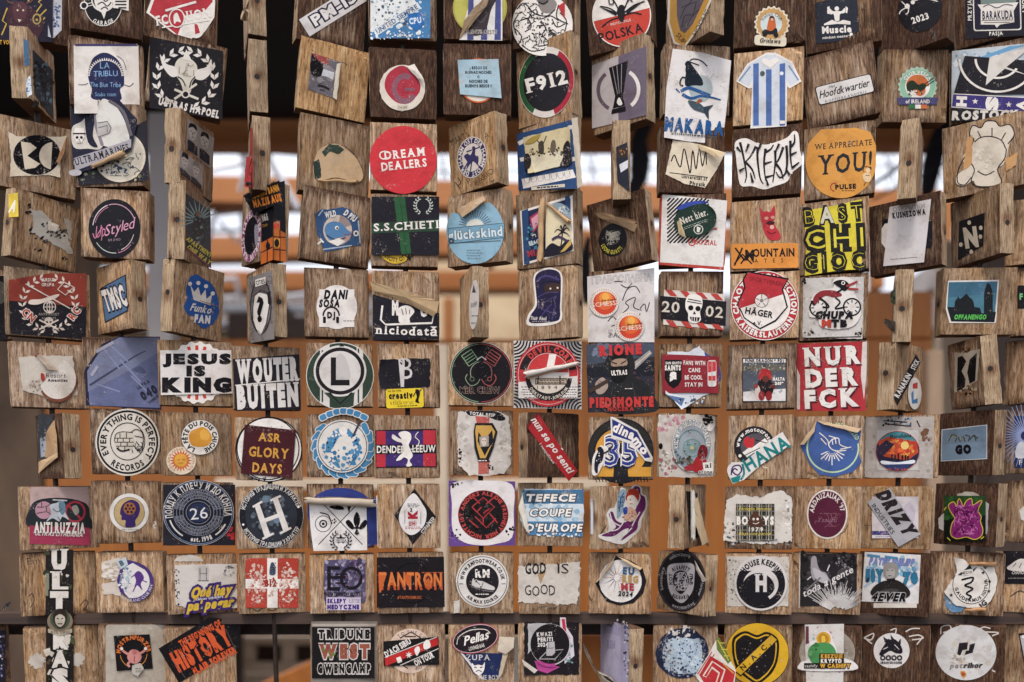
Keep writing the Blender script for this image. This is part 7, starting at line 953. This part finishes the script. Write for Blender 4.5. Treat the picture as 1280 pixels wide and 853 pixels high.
s('yellow disc with black shield', lift=.3); D(946.5,818,40,'1f1b1e',ry=39.5); D(946.5,818,39.4,'d0a51f',ry=38.8); PS([(915,802),(920,794),(932,789),(946,794),(958,790),(970,796),(974,806),(972,826),(966,840),(956,850),(946,856),(936,850),(922,838),(916,822)],'1f1b1e'); PS([(918,804),(922,797),(932,792),(946,797),(958,793),(968,798),(971,807),(969,826),(963,838),(955,847),(946,852),(937,847),(925,836),(919,821)],'d0a51f'); PS([(919.5,805),(923,799),(932,794),(946,799),(958,795),(967,800),(969.5,808),(967.5,826),(962,837),(954,845),(946,850),(938,845),(926,835),(920.5,821)],'211d20'); P([(916,838),(964,792),(973,800),(926,846)],'211d20'); P([(918,838),(964,794),(971,800),(926,844)],'d0a51f'); T('N.A.C.',944,820,6.5,'211d20',w=48,rot=-43,bold=.04,gap=.7); specks(945,818,26,26,['a8a09a'],26,.9)
b('J12', 1033, 820, 84, 84, 0, 0, 0.7, .25, 'dark block with a green piggy bank cut-out and gold coin on pale paper')
s('clear scuffed disc', z=0, kind='p'); D(1034,816,35,'9d9286',ry=30); specks(1036,820,30,26,['a89d92','8f8478','b5aca2'],50,4)
s('pale paper', z=1, kind='p'); P([(1006,781),(1055,780),(1054,866),(1008,866)],'cdc8c3'); specks(1030,815,22,32,['b58a9a','8fa0a8','d9d4d0','bdb7b2'],44,2.2,'r'); P([(1007,783),(1011,783),(1011,804),(1007,806)],'6a3a4a')
s('piggy bank cut-out', z=2, lift=.3); PS([(1012,804),(1020,800),(1024,790),(1036,790),(1042,802),(1046,812),(1048,820),(1068,828),(1067,838),(1002,838),(1001,828),(1010,824)],'dcd6d2'); D(1029.5,799,9,'d0a233'); D(1029.5,799,6.6,'b5862a'); T('B',1029.5,799,7,'e0bc4a',w=5,bold=.08); PS([(1010,816),(1013,808),(1022,804),(1036,804),(1044,812),(1045,822),(1040,830),(1018,830),(1012,824)],'4f8f56'); PS([(1016,808),(1020,803),(1024,808)],'3d7545'); D(1013,817,2.6,'6aa86a',ry=3.2); D(1020,812,1.1,K,n=8); Q(1024,817,1055,836,'2a2622'); Q(1005,829,1024,836,'2a2622'); T('KESZUJĘ',1040,820.5,4.4,'cf9f3c',w=28,bold=.1); T('KRYPTO',1039,826.5,4.4,W,w=26,bold=.1); T('W CASHIFY',1044,832.5,4.6,'cf9f3c',w=38,bold=.1,ol='2a2622',olw=.2); T('cashify',1014,832.5,3.6,'d5cfc8',w=16,sh=.2)
b('J13', 1117.5, 820, 84, 84, 0, 0, 0.9, .35, 'dark stained block with a white disc of a black dragon head over four rings')
s('white dragon disc', lift=.3); D(1114.5,813.5,22.5,'d5cfcc',ry=22); PS([(1099,818),(1103,810),(1107,804),(1110,799),(1114,800),(1118,799),(1124,804),(1128,812),(1127,817),(1120,817),(1113,814),(1107,817),(1102,820)],'26222a'); P([(1106,804),(1104,796),(1112,801)],'26222a'); P([(1114,800),(1113,793),(1119,801)],'26222a'); P([(1122,804),(1126,798),(1126,806)],'26222a'); CC([[(1104,812),(1110,809)],[(1118,806),(1124,812)]],.8,'d5cfcc')
for x in (1103.5,1110.5,1117.5,1124.5): N(x,822.5,1.6,3.4,'26222a'); 
T('URBAN DRAGONS',1114,828.5,2.6,'26222a',w=27,bold=.08)
pen([[(1081,797),(1092,792),(1089,800),(1080,798)],[(1080,797),(1090,805)],[(1113,788),(1120,786),(1119,793)],[(1132,790),(1140,786),(1150,786)],[(1136,796),(1148,794),(1154,798),(1140,800)],[(1153,797),(1146,806)]],1.6,True)
b('J14', 1208, 820, 88, 86, 0, 0, 0.9, .3, 'dark stained block with a large off-white disc of a black angular mark')
s('large off-white disc', lift=.3); D(1207.5,816,38,'cfcccb',ry=34.5); specks(1215,820,28,24,['d6d3d1','c5c1be','c9bfb4'],60,5); P([(1199,804),(1210,803),(1209,812),(1203,813),(1201,819),(1196,820)],'2b2529'); P([(1212,806),(1219,804),(1216,816),(1206,819),(1207,814),(1211,813)],'2b2529'); P([(1195,822),(1203,821),(1202,826),(1195,826)],'a8a19c',.6); T('petrihor',1208,832,6,'8a8482',w=40,rot=-1,bold=.06,sh=.25); T('rihor',1217,831.8,6,'2b2529',w=23,rot=-1,bold=.07,sh=.25); PS([(1200,840),(1206,839),(1208,844),(1204,848)],'c99a5a',); D(1204,843,2.6,'a8522c',rough=.2,n=10); specks(1196,824,10,6,['b9aa98','d8d5d2'],22,2.4)
pen([[(1176,793),(1177,784),(1187,782),(1188,788),(1179,791)],[(1197,784),(1202,782),(1208,785)],[(1222,788),(1230,784),(1238,786)],[(1222,790),(1248,791),(1240,795)],[(1240,838),(1244,840)]],1.6,True)
b('J15', 1300, 820, 88, 84, -2, 0, 0.17, .5, 'block cut by the frame beside the angular mark disc, edge of a black pennant showing')
s('black pennant edge'); P([(1273,792),(1330,788),(1330,850),(1280,830)],'231f24'); P([(1275,795),(1283,794),(1285,830),(1281,826)],'b9b4b8'); D(1279,796,2,W)
b('J0', -36, 822, 88, 86, 2, 0, .6, .2, 'block cut by the frame beside the monkey badge strip, a dark violet sticker on it')
s('dark violet sticker'); Q(-70,788,7,866,'2a2833'); specks(2,820,4,26,['8a86a8','c9c4cc','4a4470'],24,2,'r'); F([(5,756,0),(14,752,8),(10,760,10),(4,764,3)],'1d1a20')
# ================================================================ turning the drawings into objects
def subdivide(v, f, c, Lmax=4.6):
    for _ in range(7):
        mid = {}; nf, nc, any_ = [], [], False
        def m(i, j):
            k = (i, j) if i < j else (j, i)
            if k not in mid:
                a, q = v[i], v[j]
                if (a[0]-q[0])**2+(a[1]-q[1])**2 > Lmax*Lmax: mid[k] = len(v); v.append(((a[0]+q[0])/2, (a[1]+q[1])/2, a[2]))
                else: mid[k] = None
            return mid[k]
        for t, cc_ in zip(f, c):
            if len(t) != 3:
                for i in range(1, len(t)-1): nf.append((t[0], t[i], t[i+1])); nc.append(cc_)
                any_ = True; continue
            i, j, k = t; a, q, r = m(i, j), m(j, k), m(k, i)
            n_ = (a is not None)+(q is not None)+(r is not None)
            if n_ == 0: nf.append(t); nc.append(cc_); continue
            any_ = True
            if n_ == 3: new = [(i, a, r), (a, j, q), (r, q, k), (a, q, r)]
            elif n_ == 2:
                if a is None: i, j, k, a, q, r = k, i, j, r, a, q
                if r is not None and q is None: i, j, k, a, q, r = k, i, j, r, a, q
                if a is None: i, j, k, a, q, r = k, i, j, r, a, q
                if a is not None and q is not None and r is None: new = [(a, j, q), (i, a, q), (i, q, k)]
                elif q is not None and r is not None and a is None: new = [(q, k, r), (i, j, q), (i, q, r)]
                else: new = [(r, i, a), (r, a, j), (r, j, k)]
            else:
                if a is not None: new = [(i, a, k), (a, j, k)]
                elif q is not None: new = [(j, q, i), (q, k, i)]
                else: new = [(k, r, j), (r, i, j)]
            nf += new; nc += [cc_]*len(new)
        f, c = nf, nc
        if not any_: break
    return v, f, c
LC = {}
def lcol(h):
    if h not in LC: LC[h] = tuple(x**1.1 for x in lin(h))
    return LC[h]
def smooth_flap(pts, r2):               # torn paper: no ruler-straight edges
    o = []
    for i in range(len(pts)):
        a, q = pts[i], pts[(i+1) % len(pts)]; L_ = math.dist(a[:2], q[:2]); n = max(1, int(L_/5))
        for j in range(n):
            t = j/n; w_ = .5 if 0 < j else 0
            o.append((lerp(a[0], q[0], t)+r2.uniform(-w_, w_), lerp(a[1], q[1], t)+r2.uniform(-w_, w_), max(0, lerp(a[2], q[2], t)+r2.uniform(-w_, w_)*.6)))
    return o
GROUP = 'stickered wooden blocks strung on the rods'
lean_a = math.atan(LEAN)
RL = Matrix(((1, 0, 0), (0, 1, LEAN), (0, -LEAN, 1)))
RL.normalize() if 0 else None
cn = 1/math.sqrt(1+LEAN*LEAN)
RW = Matrix(((1, 0, 0), (0, cn, -LEAN*cn), (0, LEAN*cn, cn)))      # local Y into the wall, local Z up along it
CAM = Vector((0, 0, CZ))
cols = {}
for key, q in BLOCKS.items():
    rng = random.Random(key)
    c = on_wall(q['cx'], q['cy'], TH/2); t = (c-CAM).y-TH/2
    phi = math.atan((q['cx']-640)/FPX); rot0 = RW @ Matrix.Rotation(R(q['roll']), 3, 'Y') @ Matrix.Rotation(-phi-R(q['av']), 3, 'Z')
    if abs(q['av']) > 75:                      # only the cut edge shows: measured on that edge, nearer than the rod
        hw = q['w']*t/FPX/2; ax = rot0 @ Vector((hw*(1 if q['av'] > 0 else -1), 0, 0))
        nf = on_wall(q['cx'], q['cy'], TH/2+ax.y+LEAN*ax.z); t = (nf-CAM).y; c = nf-ax
    k = t/FPX
    w_, h_ = (q['w']-2)*k, (q['h']-3.5)*k
    phi = math.atan((q['cx']-640)/FPX)
    rot = RW @ Matrix.Rotation(R(q['roll']), 3, 'Y') @ Matrix.Rotation(-phi-R(q['av']), 3, 'Z')
    M = Matrix.Translation(c) @ rot.to_4x4()
    root = link('wooden_block', None, None, q['label'], 'wooden block', GROUP)
    root.matrix_world = M
    cols.setdefault(key[1:], []).append(c)
    pnl = link('panel', boxmesh('panel', -w_/2, w_/2, -TH/2, TH/2, -h_/2, h_/2, .0007, 2, .0006, rng), root, m=M_WOOD)
    pnl['stain'] = float(q['stain']); pnl['warm'] = float(q['warm'])
    for sg in (1, -1):
        if q['av']*sg > 4 or (abs(q['av']) > 50 and q['av']*sg > 0) or (q['av'] == 0 and sg*phi < -.25):
            z = rng.uniform(-.006, .004); yy = rng.uniform(-.002, .002)
            link('plug', bar_mesh('plug', Vector((sg*(w_/2-.002), yy, z)), Vector((sg*(w_/2+.0003), yy, z)), .0036, 12), root, m=M_SCREW)
    Mi = M.inverted(); o = Mi @ CAM; R3 = Mi.to_3x3()
    def loc(u, v, face='F', h=0.0):
        d = R3 @ ray(u, v)
        if face == 'F': y = -TH/2-h; s_ = (y-o.y)/d.y
        elif face == 'R': s_ = (w_/2+h-o.x)/d.x
        else: s_ = (-w_/2-h-o.x)/d.x
        return o+d*s_
    for si, st in enumerate(q['st']):
        r2 = st.rng
        vs = list(st.v); vs, fs, cs = subdivide(vs, list(st.f), list(st.c))
        if not fs: continue
        xs = [p[0] for p in vs]; ys = [p[1] for p in vs]
        x0, x1, y0, y1 = min(xs), max(xs), min(ys), max(ys); cx_, cy_ = (x0+x1)/2, (y0+y1)/2; hx, hy = max(1, (x1-x0)/2), max(1, (y1-y0)/2)
        dirs = []
        for _ in range(r2.choice((1, 2, 2, 3))):
            a = R(r2.choice((45, 135, 225, 315))+r2.uniform(-18, 18)); dirs.append((math.cos(a), math.sin(a), r2.uniform(.5, 2.2)*.001*st.lift*(1.6 if st.lift > 1 else 1)))
        p1, p2 = r2.uniform(0, 6), r2.uniform(0, 6); f1 = r2.uniform(.06, .12)
        co = []
        for x, y, z in vs:
            hh = .0004+st.z*.0013+z*6e-5+st.lift*.00015*(1+math.sin(x*f1+p1)*math.sin(y*f1*1.2+p2))
            for dx, dy, amp in dirs:
                e = ((x-cx_)/hx*dx+(y-cy_)/hy*dy-.72)/.6
                if e > 0: hh += amp*e*e
            co.append(loc(x, y, st.face, hh))
        me = mesh('sticker', co, fs)
        ca = me.color_attributes.new('ink', 'FLOAT_COLOR', 'POINT'); vc = [(0, 0, 0, 1)]*len(co)
        for f_, c_ in zip(fs, cs):
            l_ = lcol(c_)
            for i in f_: vc[i] = l_
        ca.data.foreach_set('color', [x for p in vc for x in p])
        so_ = link('sticker', me, root, st.label if len(q['st']) > 1 else None, m=M_STK[st.kind])
        for ex in st.extra:
            if ex[0] == 'flap':
                pts = smooth_flap(ex[1], r2); top = [loc(p[0], p[1], st.face, .0006+st.z*.0013+st.layer*6e-5+p[2]*.001) for p in pts]
                n_ = len(top); ctr = sum(top, Vector())/n_
                me = mesh('flap', top+[ctr+Vector((0, -.0012, 0))], [(i, (i+1) % n_, n_) for i in range(n_)]); nm = 'peeled_flap'; cc_ = ex[2]
            else:
                _, ax, ay, bx, by, ra, rb, cc_, turns, ph = ex
                A_, B_ = loc(ax, ay, st.face), loc(bx, by, st.face); d = (B_-A_).normalized(); nrm = Vector((0, -1, 0)); sd_ = d.cross(nrm).normalized()
                NS, NT_ = 14, 16; pts, ff = [], []
                ln = (B_-A_).length; sdn = r2.uniform(0, 50); endj = [(r2.uniform(-.06, .06), r2.uniform(-.06, .06)) for _ in range(NT_+1)]
                for i in range(NS+1):
                    ti = i/NS; nz = noise.noise(Vector((ti*3.1, sdn, 0))); cpt = A_.lerp(B_, ti)+sd_*(nz*.0016); rr = lerp(ra, rb, ti)*k*(1+.32*noise.noise(Vector((ti*4, sdn+9, 0)))); base = .0008+st.z*.0013+st.layer*6e-5
                    for j in range(NT_+1):
                        a = R(ph)+2*math.pi*turns*j/NT_; rj = rr*(1-.3*j/NT_)*(1+.14*noise.noise(Vector((ti*5, sdn+j*.45, 3))))
                        pts.append(cpt+sd_*(math.cos(a)*rj)+nrm*(base+(rr+math.sin(a)*rj)*.72)+d*ln*(endj[j][0]*max(0, 1-ti*6)+endj[j][1]*max(0, ti*6-5)))
                for i in range(NS):
                    for j in range(NT_): ff.append((i*(NT_+1)+j, i*(NT_+1)+j+1, (i+1)*(NT_+1)+j+1, (i+1)*(NT_+1)+j))
                me = mesh('curl', pts, ff); nm = 'curled_edge'
                for p_ in me.polygons: p_.use_smooth = True
            ca = me.color_attributes.new('ink', 'FLOAT_COLOR', 'POINT'); l_ = lcol(cc_)
            ca.data.foreach_set('color', list(l_)*len(me.vertices))
            link(nm, me, so_, m=M_STK['p'])
    for chalk in (False, True):
        S = Sticker(q, 'pen', None, 0, 0, 'p', 'F', 5); n_ = 0
        for lines, wd, ch in q['pen']:
            if ch != chalk: continue
            n_ += 1
            if isinstance(lines, tuple): _, t_, u, v, h, w2, rt, sh, bo = lines; T(t_, u, v, h, K, w2, rt, bo, sh, wob=.08)
            else: CC(lines, wd, K)
        if n_: link('handwriting', mesh('handwriting', [loc(p[0], p[1], 'F', .00012+p[2]*2e-5) for p in S.v], S.f), root, m=M_CHALK if chalk else M_INKPEN)

# ---------------------------------------------------------------- rods and the frame bars
ORD = ['', 'first', 'second', 'third', 'fourth', 'fifth', 'sixth', 'seventh', 'eighth', 'ninth', 'tenth', 'eleventh', 'twelfth', 'thirteenth', 'fourteenth', 'fifteenth']
up_w = Vector((0, -LEAN, 1))
for ck, pts in cols.items():
    if ck == '0': continue
    n_ = len(pts); mz = sum(p.z for p in pts)/n_; mx = sum(p.x for p in pts)/n_
    den = sum((p.z-mz)**2 for p in pts) or 1; sl = sum((p.z-mz)*(p.x-mx) for p in pts)/den
    def rp(z): y = (D0+TH/2)-LEAN*(z-CZ); return Vector((mx+sl*(z-mz), y, z))
    link('iron_rod', bar_mesh('iron_rod', rp(CZ-.26), rp(CZ+.86), .0036, 10), None, 'thin dark iron rod threading the %s column of blocks counted from the stone pillar' % ORD[int(ck)], 'rod', 'iron rods carrying the blocks', m=M_IRON)
def wallbar(name, v0, v1, off, th, m, label):
    a, q = on_wall(-120, (v0+v1)/2, off+th/2), on_wall(1400, (v0+v1)/2, off+th/2); hh = (v1-v0)/2*(D0/FPX)
    link(name, bar_mesh(name, a, q, th/2, square=True, ry=hh), None, label, 'beam', m=m)
wallbar('cross_beam', 765.5, 779, .010, .045, M_BEAM, 'dark stained cross beam running between the two lowest rows of blocks')
wallbar('dark_bar', 776, 793, .065, .03, M_IRON, 'black bar just behind and below the dark cross beam')  # near-black strip set deeper, filling the dark band under the cross beam
